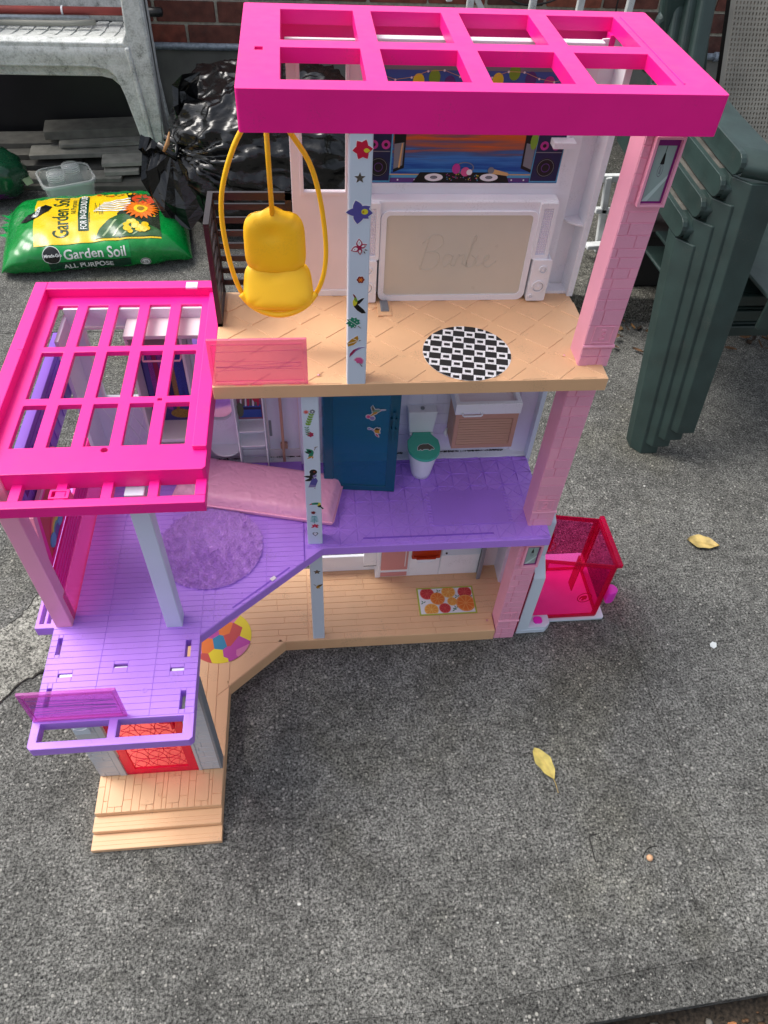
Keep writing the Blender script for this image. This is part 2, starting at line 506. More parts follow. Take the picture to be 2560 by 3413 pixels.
while yy < 0.2050:
    for i in range(5):
        x0, x1 = colx[i], colx[i + 1]
        r = [(x0, x1, yy, yy + 0.01)]
        for s_ in slots:
            r = [q for t in r for q in rect_minus(t, s_)]
        b = MB()
        for (a0, a1, b0, b1) in r:
            if a0 < -0.1535: 
                pl = rect(a0, min(a1, -0.1530), b0, b1)
                b.bump_tile(pl, Z2 - 0.0013, Z2, 0.00042)
            if a1 > -0.1530:
                pl = clip(rect(max(a0, -0.1530), a1, b0, b1), cn.x, cn.y, cc)
                if len(pl) > 2 and abs(area(pl)) > 4e-6: b.bump_tile(pl, Z2 - 0.0013, Z2, 0.00042)
        if b.f: b.build('plank', PURPLE, mf)
    yy += 0.01
def slotbar(a, b, w, name='slot'):
    a = Vector((*a, Z2 + 0.0006)); b = Vector((*b, Z2 + 0.0006))
    MB().beam(a, b, w, 0.0008).build(name, DPURPLE, house)
slotbar((-0.107, -0.111), (-0.018, -0.0375), 0.0022)
MB().beam((-0.048, -0.0618, Z2 + 0.001), (-0.041, -0.0560, Z2 + 0.001), 0.006, 0.0016).build('slot', WHITEPINK, house)
slotbar((0.1064, 0.0172), (0.3327, 0.0168), 0.0026)
slotbar((0.0062, -0.0255), (0.0062, 0.205), 0.0012)
for s_ in (slots[4], slots[6]):
    MB().box(s_[0] + 0.002, s_[1] - 0.0003, s_[2] + 0.0004, s_[3] - 0.0008, Z2B + 0.002, Z2 - 0.002).build('peg', WHITE, house, 0.0005)
MB().box(slots[5][0] + 0.001, slots[5][1] - 0.0005, slots[5][2] + 0.0002, slots[5][3] - 0.0035, Z2B + 0.002, Z2 - 0.002).build('peg', WHITE, house, 0.0004)
for cx, cy in ((-0.2255, -0.2440), (-0.0935, -0.0855), (-0.268, 0.02)):
    MB().plate(circ(cx, cy, 0.0040, 18), [circ(cx, cy, 0.0024, 12)], Z2 - 0.0002, Z2 + 0.0005).build('peg_ring', PURPLE, house)
# moulded outline on the bedroom floor
MB().plate([(-0.345, -0.1122), (-0.2583, -0.1122), (-0.2583, -0.0985), (-0.2592, -0.0985), (-0.2592, -0.1112), (-0.345, -0.1112)], [], Z2 - 0.0002, Z2 + 0.0007).build('outline_ridge', PURPLE, house)
# bathroom tiles: squares cut into four raised triangles
gx = [0.0068 + 0.03035 * k for k in range(15)]
gy = [0.0058, 0.0385, 0.0685, 0.0995, 0.1300, 0.1610, 0.1915, 0.2215]
for i in range(14):
    for j in range(-1, 7):
        x0, x1 = gx[i], min(gx[i + 1], 0.4312)
        y0, y1 = (0.0006, gy[0]) if j < 0 else (gy[j], min(gy[j + 1], 0.2022))
        if y1 - y0 < 0.003: continue
        c = ((x0 + x1) / 2, (y0 + y1) / 2)
        q = rect(x0, x1, y0, y1)
        b = MB()
        for k in range(4):
            tri = [q[k], q[(k + 1) % 4], c]
            tri = clip(tri, cn.x, cn.y, cc) if x0 < 0.03 else tri
            tri = clip(tri, -1, 0, -0.431) if tri else tri
            if len(tri) > 2 and abs(area(tri)) > 3e-6:
                if j >= 3 and (i + j + k) % 2 == 0 and len(tri) == 3:
                    # back tiles: shallow facets that lean different ways
                    n_ = 3
                    b.bump_tile(tri, Z2 - 0.0013, Z2, 0.0009)
                    base = len(b.v) - 3
                    lift = 0.0018
                    v = b.v[base]; b.v[base] = (v[0], v[1], v[2] + lift)
                else:
                    b.bump_tile(tri, Z2 - 0.0013, Z2, 0.0009)
        if b.f: b.build('tile', PURPLE, mf)
# moulded bath mat with fringe
bm_ = MB().box(0.2325, 0.3655, 0.0385, 0.1180, Z2 - 0.0003, Z2 + 0.0009)
for k in range(62):
    x = 0.2335 + k * 0.00213
    bm_.box(x, x + 0.0012, 0.0387, 0.1178, Z2 + 0.0008, Z2 + 0.0014)
mat2 = bm_.build('moulded_bath_mat', PURPLE, house)
for k in range(11):
    y = 0.041 + k * 0.0072
    for xa, xb in ((0.2255, 0.2318), (0.3662, 0.3725)):
        MB().beam((xa, y + 0.0014, Z2 + 0.0005), (xb, y - 0.0010, Z2 + 0.0005), 0.0030, 0.0018).build('fringe', PURPLE, mat2, 0.0004)

# ---- top floor slab with diamond relief
tf = MB().plate([(-0.1005, 0.0), (0.4352, 0.0), (0.4352, 0.154), (0.4310, 0.222), (-0.1005, 0.222)], [], Z3B, Z3 - 0.0006).build('top_floor', TAN, house, BV)
for i in range(-5, 6):
    for j in range(-1, 4):
        for half in (0, 1):
            cx = 0.2268 + 0.0699 * (i + 0.5 * half); cy = 0.1610 + 0.0675 * (j - 2 + 0.5 * half)
            d = [(cx - 0.0284, cy), (cx, cy - 0.0254), (cx + 0.0284, cy), (cx, cy + 0.0254)]
            d = clip_rect(d, -0.0995, 0.4345, 0.0012, 0.2195)
            if len(d) > 2 and abs(area(d)) > 1.2e-5:
                MB().bump_tile(d, Z3 - 0.0007, Z3 + 0.0005, 0.0009).build('tile', TAN, tf)
for cx, cy in ((0.262, 0.129), (0.332, 0.129), (0.332, 0.061), (0.055, 0.129), (0.053, 0.061), (0.297, 0.029)):
    MB().plate(circ(cx, cy, 0.0033, 16), [circ(cx, cy, 0.0019, 12)], Z3 - 0.0007, Z3 + 0.0001).build('peg_ring', TAN, house)
for cx, cy in ((0.0385, 0.0205), (0.3855, 0.0530)):
    MB().plate(rect(cx - 0.0033, cx + 0.0033, cy - 0.0035, cy + 0.0035), [rect(cx - 0.0026, cx + 0.0026, cy - 0.0028, cy + 0.0028)], Z3 - 0.0006, Z3 + 0.0007).build('socket', TAN, house)
    MB().box(cx - 0.0025, cx + 0.0025, cy - 0.0027, cy + 0.0027, Z3 - 0.0012, Z3 - 0.0002).build('socket', BLACKBR, house)
    MB().lathe([(0.0016, Z3 - 0.0006), (0.0016, Z3 + 0.0006), (0.0006, Z3 + 0.001)], cx, cy - 0.0006, 12).build('peg', PINK, house, smooth=True)

# ---- main roof
rb = MB()
x_open = [(0.009, 0.0938), (0.1150, 0.1995), (0.2210, 0.3065), (0.3285, 0.4130)]
holes = [rect(a, b, y0, y1) for a, b in x_open for y0, y1 in ((0.0245, 0.1170), (0.1405, 0.2475))]
holes.append(rect(-0.0175, -0.0090, 0.1075, 0.1175))
rb.hood(rrect(-0.034, 0.4602, 0.0, 0.270, 0.003, 3), rect(-0.0305, 0.4565, 0.0035, 0.2665), holes, 1.0085, 1.0335, 1.0490)
roof = rb.build('roof', HOT, house, 0.0012, weld=True)
MB().beam((0.4225, 0.028, 1.0490), (0.4225, 0.248, 1.0490), 0.0022, 0.0016).build('roof_ridge', HOT, house, 0.0006)
MB().box(0.4095, 0.4170, 0.232, 0.247, 1.020, 1.0340).build('roof_clip', HOT, house, 0.0006)
for xa in (0.05, 0.33):
    MB().box(xa, xa + 0.03, 0.2690, 0.2715, 1.030, 1.0475).build('roof_clip', HOT, house, 0.0006)

# ---- side roof: recessed grille inside a parapet, slatted eave in front
SR = 0.667
gh = [rect(a, b, y0, y1) for a, b in ((-0.3440, -0.3150), (-0.3000, -0.2705), (-0.2556, -0.2245), (-0.2094, -0.1788), (-0.1630, -0.1325))
      for y0, y1 in ((-0.0805, -0.001), (0.0127, 0.1115), (0.1248, 0.2265))]
gh.append(circ(-0.2290, -0.0880, 0.0042, 14)[::-1]); gh.append(rect(-0.1746, -0.1690, 0.0032, 0.0085))
sr = MB().hood([(-0.381, -0.122), (-0.377, -0.126), (-0.108, -0.126), (-0.104, -0.122), (-0.104, 0.268), (-0.381, 0.268)], rect(-0.377, -0.1075, -0.1225, 0.264), gh, 0.6395, SR - 0.0075, SR).build('side_roof', HOT, house, 0.0009, weld=True)
par = MB()
par.box(-0.3812, -0.3625, -0.0930, 0.2690, SR - 0.003, 0.6815)
par.box(-0.3625, -0.1035, 0.2490, 0.2690, SR - 0.003, 0.6815)
par.box(-0.1215, -0.1035, -0.0930, 0.2492, SR - 0.003, 0.6740)
par.build('parapet', HOT, house, 0.0012)
MB().box(-0.1565, -0.1390, 0.2485, 0.2640, 0.6790, 0.6822).build('parapet_clip', LILAC, house, 0.0005)
MB().box(-0.3700, -0.3622, 0.1000, 0.1180, 0.6700, 0.6822).build('parapet_clip', HOT, house, 0.0005)
ev = MB()
ev.box(-0.3810, -0.1040, -0.1655, -0.1525, 0.6330, 0.6500)
ev.box(-0.1175, -0.1040, -0.1526, -0.1256, 0.6360, 0.6500)
ev.box(-0.3810, -0.3700, -0.1526, -0.1256, 0.6360, 0.6500)
ev.build('eave_beam', HOT, house, 0.0012)
for xa, xb in ((-0.3355, -0.3230), (-0.2820, -0.2700), (-0.2285, -0.2158), (-0.1732, -0.1612)):
    MB().box(xa, xb, -0.1530, -0.1250, 0.6395, 0.6494).build('eave_slat', HOT, house, 0.0006)
MB().plate(rect(-0.2885, -0.2650, -0.1515, -0.1370), [rect(-0.2855, -0.2690, -0.1490, -0.1395)], 0.630, 0.6508).build('eave_socket', HOT, house, 0.0005)

# ---- brick faced pink pillars on the right
def bricks(x0, x1, z0, z1, seed, rows_z=None):
    r = random.Random(seed)
    out = []
    z = z0
    k = 0
    zs = rows_z or []
    if not zs:
        zs = [z0]
        while zs[-1] < z1 - 0.006:
            zs.append(min(z1, zs[-1] + r.choice((0.013, 0.0145, 0.016, 0.0205, 0.024))))
        if z1 - zs[-1] > 1e-6: zs.append(z1)
    for a, b in zip(zs[:-1], zs[1:]):
        style = r.randrange(5)
        w = x1 - x0
        cutset = {0: [0.42], 1: [0.22, 0.72], 2: [0.16], 3: [0.6], 4: [0.3]}[style]
        if b - a > 0.02: cutset = [] if r.random() < 0.5 else [0.35]
        e = [x0] + [x0 + w * c for c in cutset] + [x1]
        for p, q in zip(e[:-1], e[1:]):
            out.append((p, q, a, b, r.random()))
    return out

def pillar(xl, xr, yf, yb, z0, z1, num, sq, band, lamp, rows_z, seed):
    core = MB().box(xl, xr, yf + 0.0008, yb, z0, z1).build('brick_pillar', PINK, house, 0.0008)
    zlow = [z for z in rows_z if z < z1]
    for (a, b, c, d, rnd) in bricks(xl + 0.0002, xr - 0.0002, z0, z1 - 0.0002, seed, zlow):
        if sq and c < sq[3] and d > sq[2] and d - c < 0.03: pass
        if band and c < band + 0.003 and d > band - 0.003: continue
        if lamp and d > lamp[2] - 0.001 and b > lamp[0]: 
            b = min(b, lamp[0] - 0.0006)
            if b - a < 0.004: continue
        b_ = MB().bump_tile([(a + 0.00045, c + 0.00045), (b - 0.00045, c + 0.00045), (b - 0.00045, d - 0.00045), (a + 0.00045, d - 0.00045)], 0, 0.0010 + 0.0005 * rnd, 0.0005)
        b_.v = [(x, yf + 0.0008 - z, y) for x, y, z in b_.v]
        b_.build('brick', PINKROUGH if rnd > 0.38 else PINK, core)
    if band:
        MB().tube([(xl - 0.0002, yf + 0.0006, band), (xr + 0.0006, yf + 0.0006, band)], 0.0030, 12).build('band', PINK, core, smooth=False)
    if sq:
        MB().plate(rect(sq[0], sq[1], sq[2], sq[3]), [rect(sq[0] + 0.0017, sq[1] - 0.0017, sq[2] + 0.0017, sq[3] - 0.0017)], yf - 0.0016, yf + 0.001, 'Y').build('number_frame', PINK, core, 0.0004)
        MB().plate(rect(sq[0] + 0.0015, sq[1] - 0.0015, sq[2] + 0.0015, sq[3] - 0.0015), [], yf - 0.0004, yf + 0.001, 'Y').build('number_plate', PINK, core)
        h = (sq[3] - sq[2]) * 0.92
        vs, fs = text_polys(num, h, 0.98, extrude=0.0014, bold=0.0)
        w = max(v[0] for v in vs); hh = max(v[1] for v in vs)
        ox = (sq[0] + sq[1]) / 2 - w / 2; oz = (sq[2] + sq[3]) / 2 - hh / 2
        MB().add([(ox + x, yf - 0.0008 + z, oz + y) for x, y, z in vs], fs).build('number', PINK, core)
    if lamp:
        lx0, lx1, lz0, lz1 = lamp
        lamp_b = MB().plate(rect(lx0, lx1, lz0, lz1), [rect(lx0 + 0.0034, lx1 - 0.0030, lz0 + 0.0026, lz1 - 0.0030)], yf - 0.0075, yf + 0.001, 'Y').build('lamp_frame', PINK, core, 0.0006)
        MB().plate(rect(lx0 + 0.0032, lx1 - 0.0028, lz0 + 0.0024, lz1 - 0.0028), [rect(lx0 + 0.0062, lx1 - 0.0052, lz0 + 0.0048, lz1 - 0.0110)], yf - 0.0022, yf + 0.0008, 'Y').build('lamp_print', flat('lamp_purple' + num, (120, 20, 110), 0.35), core)
        gx0, gx1, gz0, gz1 = lx0 + 0.0060, lx1 - 0.0050, lz0 + 0.0046, lz1 - 0.0108
        pr_ = MB()
        pr_.plate(rect(gx0, gx1, gz0, gz1), [], yf - 0.0012, yf + 0.0008, 'Y', 0)
        cx = (gx0 + gx1) / 2
        hz = gz1 - gz0
        pr_.plate([(cx - 0.0003, gz1), (cx + 0.0003, gz1), (cx + 0.0003, gz1 - 0.16 * hz), (cx - 0.0003, gz1 - 0.16 * hz)], [], yf - 0.0014, yf - 0.0011, 'Y', 1)
        pr_.plate([(cx - 0.0008, gz1 - 0.14 * hz), (cx + 0.0008, gz1 - 0.14 * hz), (cx + 0.0024, gz1 - 0.33 * hz), (cx - 0.0024, gz1 - 0.33 * hz)], [], yf - 0.0014, yf - 0.0011, 'Y', 1)
        cz = gz1 - 0.44 * hz
        pr_.plate(circ(cx, cz, 0.0031, 18, 0.115 * hz), [circ(cx, cz, 0.0026, 18, 0.10 * hz)], yf - 0.0014, yf - 0.0011, 'Y', 2)
        pr_.plate([(cx - 0.0008, cz + 0.08 * hz), (cx - 0.0004, cz + 0.08 * hz), (cx - 0.0002, cz - 0.06 * hz), (cx - 0.0009, cz - 0.06 * hz)], [], yf - 0.0014, yf - 0.0011, 'Y', 2)
        pr_.plate([(cx + 0.0008, cz + 0.08 * hz), (cx + 0.0004, cz + 0.08 * hz), (cx + 0.0002, cz - 0.06 * hz), (cx + 0.0009, cz - 0.06 * hz)], [], yf - 0.0014, yf - 0.0011, 'Y', 2)
        pr_.plate([(gx0, gz0), (gx0 + 0.3 * (gx1 - gx0), gz0), (gx1, gz0 + 0.42 * hz), (gx1, gz0 + 0.5 * hz)], [], yf - 0.0014, yf - 0.0011, 'Y', 3)
        pr_.build('lamp_print', [flat('lamp_sage' + num, (150, 172, 168), 0.3), S_BLACK, S_GREY, flat('lamp_mint' + num, (186, 208, 204), 0.3)], core)
    return core

pillar(0.3985, 0.4420, 0.0300, 0.0695, Z3 - 0.003, 1.0340, '3', (0.4075, 0.4345, 0.7270, 0.7540), 0.7210, (0.4090, 0.4425, 0.9205, 0.9990),
       [Z3 - 0.003, 0.7045, 0.7180, 0.7240, 0.7545, 0.7790, 0.7945, 0.8100, 0.8240, 0.8388, 0.8534, 0.8654, 0.8824, 0.8983, 0.9122, 0.9230, 0.9420, 0.9560, 0.9740, 0.9880, 1.0033, 1.020, 1.0335], 11)
pillar(0.3965, 0.4390, 0.0305, 0.0715, Z2 - 0.003, Z3B + 0.002, '2', (0.4025, 0.4302, 0.3810, 0.4080), 0.3765, None,
       [Z2 - 0.003, 0.359, 0.3735, 0.3795, 0.4085, 0.4182, 0.4433, 0.4637, 0.4836, 0.5031, 0.5294, 0.5514, 0.5727, 0.5951, 0.6135, 0.633, 0.652, 0.6705], 23)
pillar(0.3855, 0.4270, 0.0127, 0.0525, 0.0, Z2B + 0.002, '1', (0.3925, 0.4195, 0.0680, 0.0945), 0.0645, (0.3950, 0.4262, 0.2515, 0.3150),
       [0.0, 0.017, 0.036, 0.050, 0.0615, 0.0675, 0.0950, 0.112, 0.131, 0.149, 0.166, 0.185, 0.203, 0.221, 0.237, 0.253, 0.272, 0.290, 0.307, 0.324], 37)

# ---- pale blue posts along the front
post3 = MB().box(0.0755, 0.1003, 0.0005, 0.0225, Z3 - 0.002, 1.0340).build('front_post', LBLUE, house, 0.0016)
post2 = MB().box(0.0130, 0.0376, 0.0100, 0.0320, Z2 - 0.002, Z3B + 0.002).build('front_post', LBLUE, house, 0.0016)
post1 = MB().box(0.0135, 0.0364, 0.0142, 0.0340, Z1 - 0.002, Z2B + 0.002).build('front_post', LBLUE, house, 0.0016)
MB().box(-0.3690, -0.3450, -0.1303, -0.1055, Z2 - 0.002, SR - 0.002).build('side_post', PINK, house, 0.0014)
MB().box(-0.2048, -0.1806, -0.1403, -0.1165, Z2 - 0.002, 0.6390).build('side_post', LBLUE, house, 0.0014)

# ---- third floor back wall: window wall, TV wall, mural, side flange
YW = 0.216
ww = MB().plate([(0.0122, Z3 + 0.0), (0.1180, Z3), (0.1180, 1.0300), (0.0122, 1.0300)],
                [rect(0.0285, 0.0840, 0.8500, 1.0085)], 0.2100, 0.2160, 'Y').build('window_wall', WHITEPINK, house, 0.0009)
MB().plate(rect(0.0235, 0.0885, 0.8450, 1.0130), [rect(0.0282, 0.0843, 0.8497, 1.0088)], 0.2080, 0.2105, 'Y').build('window_frame', WHITEPINK, house, 0.0007)
MB().box(0.0122, 0.1180, 0.2085, 0.2200, Z3, Z3 + 0.0100).build('wall_base', WHITE, house, 0.0006)
tw = MB()
tw.plate([(0.1080, Z3), (0.4000, Z3), (0.4000, 1.0300), (0.1080, 1.0300)], [], 0.2168, 0.2300, 'Y')
tw.build('tv_wall', WHITE, house, 0.0009)
fr = MB().plate(rect(0.1060, 0.3805, 0.8535, 1.0200), [rect(0.1110, 0.3765, 0.8590, 1.0150)], 0.2140, 0.2175, 'Y').build('mural_frame', WHITE, house, 0.0007)
MB().box(0.1000, 0.3800, 0.1955, 0.2172, 0.7600, 0.8440).build('tv_ledge', WHITE, house, 0.0025)
# side panel and flange at the right end
MB().add([(0.400, 0.2300, Z3), (0.4310, 0.2380, Z3), (0.4310, 0.2380, 1.03), (0.400, 0.2300, 1.03),
          (0.400, 0.2330, Z3), (0.4310, 0.2410, Z3), (0.4310, 0.2410, 1.03), (0.400, 0.2330, 1.03)],
         [(0, 1, 2, 3), (7, 6, 5, 4), (0, 4, 5, 1), (1, 5, 6, 2), (2, 6, 7, 3), (3, 7, 4, 0)]).build('side_panel', WHITE, house)
MB().box(0.4270, 0.4365, 0.2010, 0.2420, Z3 - 0.001, 1.0300).build('side_flange', WHITE, house, 0.0012)
MB().plate([(0.4000, 0.2320), (0.4270, 0.2370), (0.4270, 0.2060), (0.4200, 0.2080), (0.4080, 0.2170)], [], 0.8000, 0.8030).build('corner_shelf', WHITE, house, 0.0005)
MB().box(0.3860, 0.4300, 0.2080, 0.2300, Z3 - 0.0002, Z3 + 0.0050).build('wall_base', WHITE, house, 0.0006)
# ledges hanging under the roof
MB().box(0.3560, 0.3860, 0.198, 0.216, 0.9120, 0.9200).build('roof_ledge', WHITE, house, 0.0006)
MB().box(0.0985, 0.1160, 0.198, 0.2095, 0.9220, 0.9300).build('roof_ledge', WHITE, house, 0.0006)

# TV: frame, screen and raised script
tv = MB().plate(rrect(0.1325, 0.3555, Z3 + 0.0005, 0.8300, 0.012, 6), [rrect(0.1405, 0.3470, 0.6995, 0.8245, 0.006, 6)], 0.1925, 0.2165, 'Y').build('television', WHITE, house, 0.0016)
MB().plate(rrect(0.1400, 0.3475, 0.6990, 0.8250, 0.006, 6), [], 0.1948, 0.2000, 'Y').build('screen', SCREEN, tv)
def stroke(pts, r, mat, parent, ox, oz, sc, y, name='lettering'):
    b = MB()
    for line in pts:
        P = []
        for i in range(len(line) - 1):          # Catmull-Rom through the points
            p0 = line[max(0, i - 1)]; p1 = line[i]; p2 = line[i + 1]; p3 = line[min(len(line) - 1, i + 2)]
            for k in range(5):
                t = k / 5
                q = [0.5 * (2 * p1[c] + (p2[c] - p0[c]) * t + (2 * p0[c] - 5 * p1[c] + 4 * p2[c] - p3[c]) * t * t + (3 * p1[c] - p0[c] - 3 * p2[c] + p3[c]) * t ** 3) for c in (0, 1)]
                P.append((ox + q[0] * sc, y, oz + q[1] * sc))
        P.append((ox + line[-1][0] * sc, y, oz + line[-1][1] * sc))
        b.tube(P, r, 5)
    return b.build(name, mat, parent, smooth=True)
SCRIPT = [  # slanted script word, units of letter height
    [(0.20, 1.00), (0.10, 0.55), (0.00, 0.02)], [(0.02, 0.82), (0.25, 1.05), (0.52, 1.02), (0.56, 0.78), (0.38, 0.60), (0.16, 0.55)],
    [(0.20, 0.55), (0.46, 0.52), (0.50, 0.25), (0.32, 0.04), (0.08, 0.02), (-0.04, 0.14)],
    [(0.86, 0.44), (0.70, 0.46), (0.60, 0.26), (0.68, 0.10), (0.84, 0.26), (0.90, 0.44), (0.86, 0.16), (0.96, 0.12)],
    [(0.96, 0.12), (1.06, 0.46), (1.08, 0.40), (1.20, 0.46), (1.18, 0.20), (1.28, 0.12)],
    [(1.28, 0.12), (1.40, 0.70), (1.50, 0.95), (1.44, 1.02), (1.36, 0.70), (1.30, 0.16), (1.46, 0.10), (1.54, 0.32), (1.42, 0.44)],
    [(1.60, 0.44), (1.56, 0.20), (1.62, 0.10), (1.74, 0.20)], [(1.64, 0.62), (1.65, 0.64)],
    [(1.74, 0.20), (1.92, 0.36), (1.88, 0.46), (1.78, 0.34), (1.80, 0.14), (1.94, 0.08), (2.14, 0.26)]]
stroke(SCRIPT, 0.00075, SCREEN, tv, 0.1930, 0.7400, 0.0520, 0.1947)
# speakers left and right of the screen
for sx in (0.3585, 0.1005):
    sp = MB().plate(rrect(sx, sx + 0.0285, Z3 + 0.0015, 0.7590, 0.0025, 3), [], 0.1870, 0.2165, 'Y').build('speaker', WHITE, house, 0.0012)
    for cx, cz, r in ((0.0165, 0.7440, 0.0062), (0.0145, 0.7160, 0.0100), (0.0062, 0.7000, 0.0035)):
        MB().plate(circ(sx + cx, cz, r, 24), [circ(sx + cx, cz, r * 0.80, 24)], 0.1852, 0.1875, 'Y').build('speaker_ring', WHITE, sp, 0.0004)
        b = MB()
        prof = [(r * 0.8, 0.1869), (r * 0.55, 0.1863), (r * 0.34, 0.1868), (r * 0.2, 0.1856), (0.0003, 0.1853)]
        b.lathe(prof, 0, 0, 20)
        b.v = [(sx + cx + x, z, cz + y) for x, y, z in b.v]
        b.build('speaker_cone', WHITE, sp, smooth=True)
    gx0 = sx - 0.0045 if sx > 0.3 else sx + 0.0060
    gp = MB().plate(rrect(gx0, gx0 + 0.0250, 0.7585, 0.8425, 0.0025, 3), [rrect(gx0 + 0.0055, gx0 + 0.0195, 0.7650, 0.8350, 0.001, 2)], 0.1905, 0.2165, 'Y').build('speaker_grille', WHITE, house, 0.0008)
    MB().plate(rect(gx0 + 0.005, gx0 + 0.020, 0.764, 0.836), [], 0.1935, 0.2160, 'Y').build('grille_back', LILAC, gp)
    dots = MB()
    for a in range(4):
        for c in range(18):
            dx, dz = gx0 + 0.0072 + a * 0.0035, 0.7675 + c * 0.0038
            dots.lathe([(0.0012, 0), (0.0010, 0.0008), (0.0004, 0.0011)], 0, 0, 6)
            k = 18
            dots.v[-18:] = [(dx + x, 0.1935 - z, dz + y) for x, y, z in dots.v[-18:]]
    dots.build('grille_studs', WHITE, gp, smooth=True)

# printed mural above the TV
SEA = bpy.data.materials.new('mural_seascape')
nt, N, L = nodes_of(SEA)
tc = N.new('ShaderNodeTexCoord'); sep = N.new('ShaderNodeSeparateXYZ'); L.new(tc.outputs['Object'], sep.inputs[0])
mp = N.new('ShaderNodeMapping'); mp.inputs['Scale'].default_value = (9, 1, 190); L.new(tc.outputs['Object'], mp.inputs['Vector'])
nz = N.new('ShaderNodeTexNoise'); nz.inputs['Scale'].default_value = 1.0; nz.inputs['Detail'].default_value = 4; L.new(mp.outputs[0], nz.inputs['Vector'])
ad = N.new('ShaderNodeMath'); ad.operation = 'MULTIPLY_ADD'; L.new(nz.outputs['Fac'], ad.inputs[0]); ad.inputs[1].default_value = 0.05; L.new(sep.outputs['Z'], ad.inputs[2])
mr = N.new('ShaderNodeMapRange'); mr.inputs['From Min'].default_value = 0.884; mr.inputs['From Max'].default_value = 1.04; L.new(ad.outputs[0], mr.inputs['Value'])
cr = N.new('ShaderNodeValToRGB'); L.new(mr.outputs[0], cr.inputs[0])
e = cr.color_ramp.elements
e[0].position = 0.0; e[0].color = (*lin(30, 60, 120), 1)
e[1].position = 1.0; e[1].color = (*lin(70, 85, 150), 1)
for p_, c_ in ((0.08, (60, 130, 195)), (0.14, (25, 70, 150)), (0.22, (60, 120, 190)), (0.27, (70, 85, 130)), (0.32, (150, 90, 75)), (0.39, (205, 95, 35)),
               (0.44, (120, 80, 95)), (0.50, (190, 110, 60)), (0.62, (120, 100, 120)), (0.8, (60, 95, 165))):
    q = e.new(p_); q.color = (*lin(*c_), 1)
L.new(cr.outputs[0], N['Principled BSDF'].inputs['Base Color']); N['Principled BSDF'].inputs['Roughness'].default_value = 0.3
mu = MB()
ymu = 0.2160
mu.plate(rect(0.1108, 0.3768, 0.8588, 1.0152), [], ymu, ymu + 0.001, 'Y', 0)
lay_ = [0]
def ml(poly, mi, holes=(), d=1):
    mu.plate(poly, list(holes), ymu - 0.00012 * d - 0.00008, ymu - 0.00012 * d + 0.00002, 'Y', mi)
# 1 black 2 cyan 3 navy 4 pink 5 grey 6 white 7 yellow 8 green 9 purple 10 tan 11 magenta
for xa, xb in ((0.1135, 0.1430), (0.3380, 0.3745)):
    ml([(xa - 0.002, 0.8600), (xb + 0.002, 0.8600), (xb + 0.004, 0.940), (xa + 0.002, 0.940)], 2, d=1)
    ml([(xa, 0.8620), (xb, 0.8620), (xb + 0.002, 0.938), (xa + 0.002, 0.938)], 3, d=2)
    c = (xa + xb) / 2
    ml(circ(c, 0.8800, 0.0128, 24), 1, d=3)
    ml(circ(c, 0.8800, 0.0115, 24), 5, [circ(c, 0.8800, 0.0110, 24)], d=4)
    ml(circ(c, 0.8800, 0.0060, 20), 9, [circ(c, 0.8800, 0.0050, 20)], d=4)
    for dx in (-0.008, 0.008):
        ml(circ(c + 0.001 + dx, 0.9090, 0.0058, 16), 11, d=3)
        ml(circ(c + 0.001 + dx, 0.9090, 0.0025, 12), 1, d=4)
    ml(rect(xa + 0.001, xb, 0.9000, 0.9010), 5, d=4)
ml([(0.1480, 0.8730), (0.1625, 0.8790), (0.1640, 0.9600), (0.1480, 0.9560)], 1, [[(0.1480 + 0.0002, 0.8775), (0.1600, 0.8825), (0.1612, 0.912), (0.1482, 0.9100)]])
ml([(0.1484, 0.8775), (0.1600, 0.8825), (0.1612, 0.912), (0.1484, 0.9100)], 5, d=1)
ml([(0.1545, 0.8790), (0.1570, 0.8800), (0.1598, 0.911), (0.1580, 0.911)], 10, d=2)
ml([(0.3220, 0.8790), (0.3370, 0.8730), (0.3370, 0.9560), (0.3220, 0.9600)], 1, [[(0.3245, 0.8825), (0.3368, 0.8775), (0.3368, 0.9100), (0.3245, 0.912)]])
ml([(0.3245, 0.8825), (0.3368, 0.8775), (0.3368, 0.9100), (0.3245, 0.912)], 5, d=1)
ml(rect(0.1440, 0.3370, 0.8600, 0.8660), 9, d=1); ml(rect(0.1440, 0.3370, 0.8660, 0.8700), 2, d=1); ml(rect(0.1440, 0.3370, 0.8698, 0.8712), 10, d=2)
for px_ in (0.155, 0.178, 0.312, 0.329): ml(circ(px_, 0.8632, 0.0012, 8), 6, d=3)
ml([(0.1750, 0.8595), (0.3090, 0.8595), (0.3020, 0.8735), (0.1850, 0.8735)], 1, d=4)
for cx in (0.2040, 0.2800):
    ml(circ(cx, 0.8668, 0.0125, 24, 0.0052), 6, [circ(cx, 0.8668, 0.0050, 16, 0.0022)], d=5)
    ml(circ(cx, 0.8668, 0.0042, 16, 0.0018), 5, d=6)
rq = random.Random(5)
for k in range(40):
    cx, cz = rq.uniform(0.220, 0.2650), rq.uniform(0.8620, 0.8720)
    ml(rect(cx, cx + 0.0014, cz, cz + 0.0009), rq.choice((5, 2, 11, 7, 4)), d=5 + (k % 2))
# headphones
ml(circ(0.2445, 0.8795, 0.0130, 28, 0.0080), 5, [circ(0.2450, 0.8800, 0.0112, 28, 0.0062)], d=7)
ml(circ(0.2335, 0.8785, 0.0055, 16, 0.0070), 11, d=8); ml(circ(0.2465, 0.8745, 0.0062, 16, 0.0062), 4, d=8); ml(circ(0.2520, 0.8740, 0.0040, 12, 0.0040), 6, d=9)
# microphone
ml([(0.2830, 0.8720), (0.3060, 0.8690), (0.3060, 0.8730), (0.2840, 0.8785)], 10, d=7); ml(circ(0.2815, 0.8765, 0.0045, 14), 5, d=8)
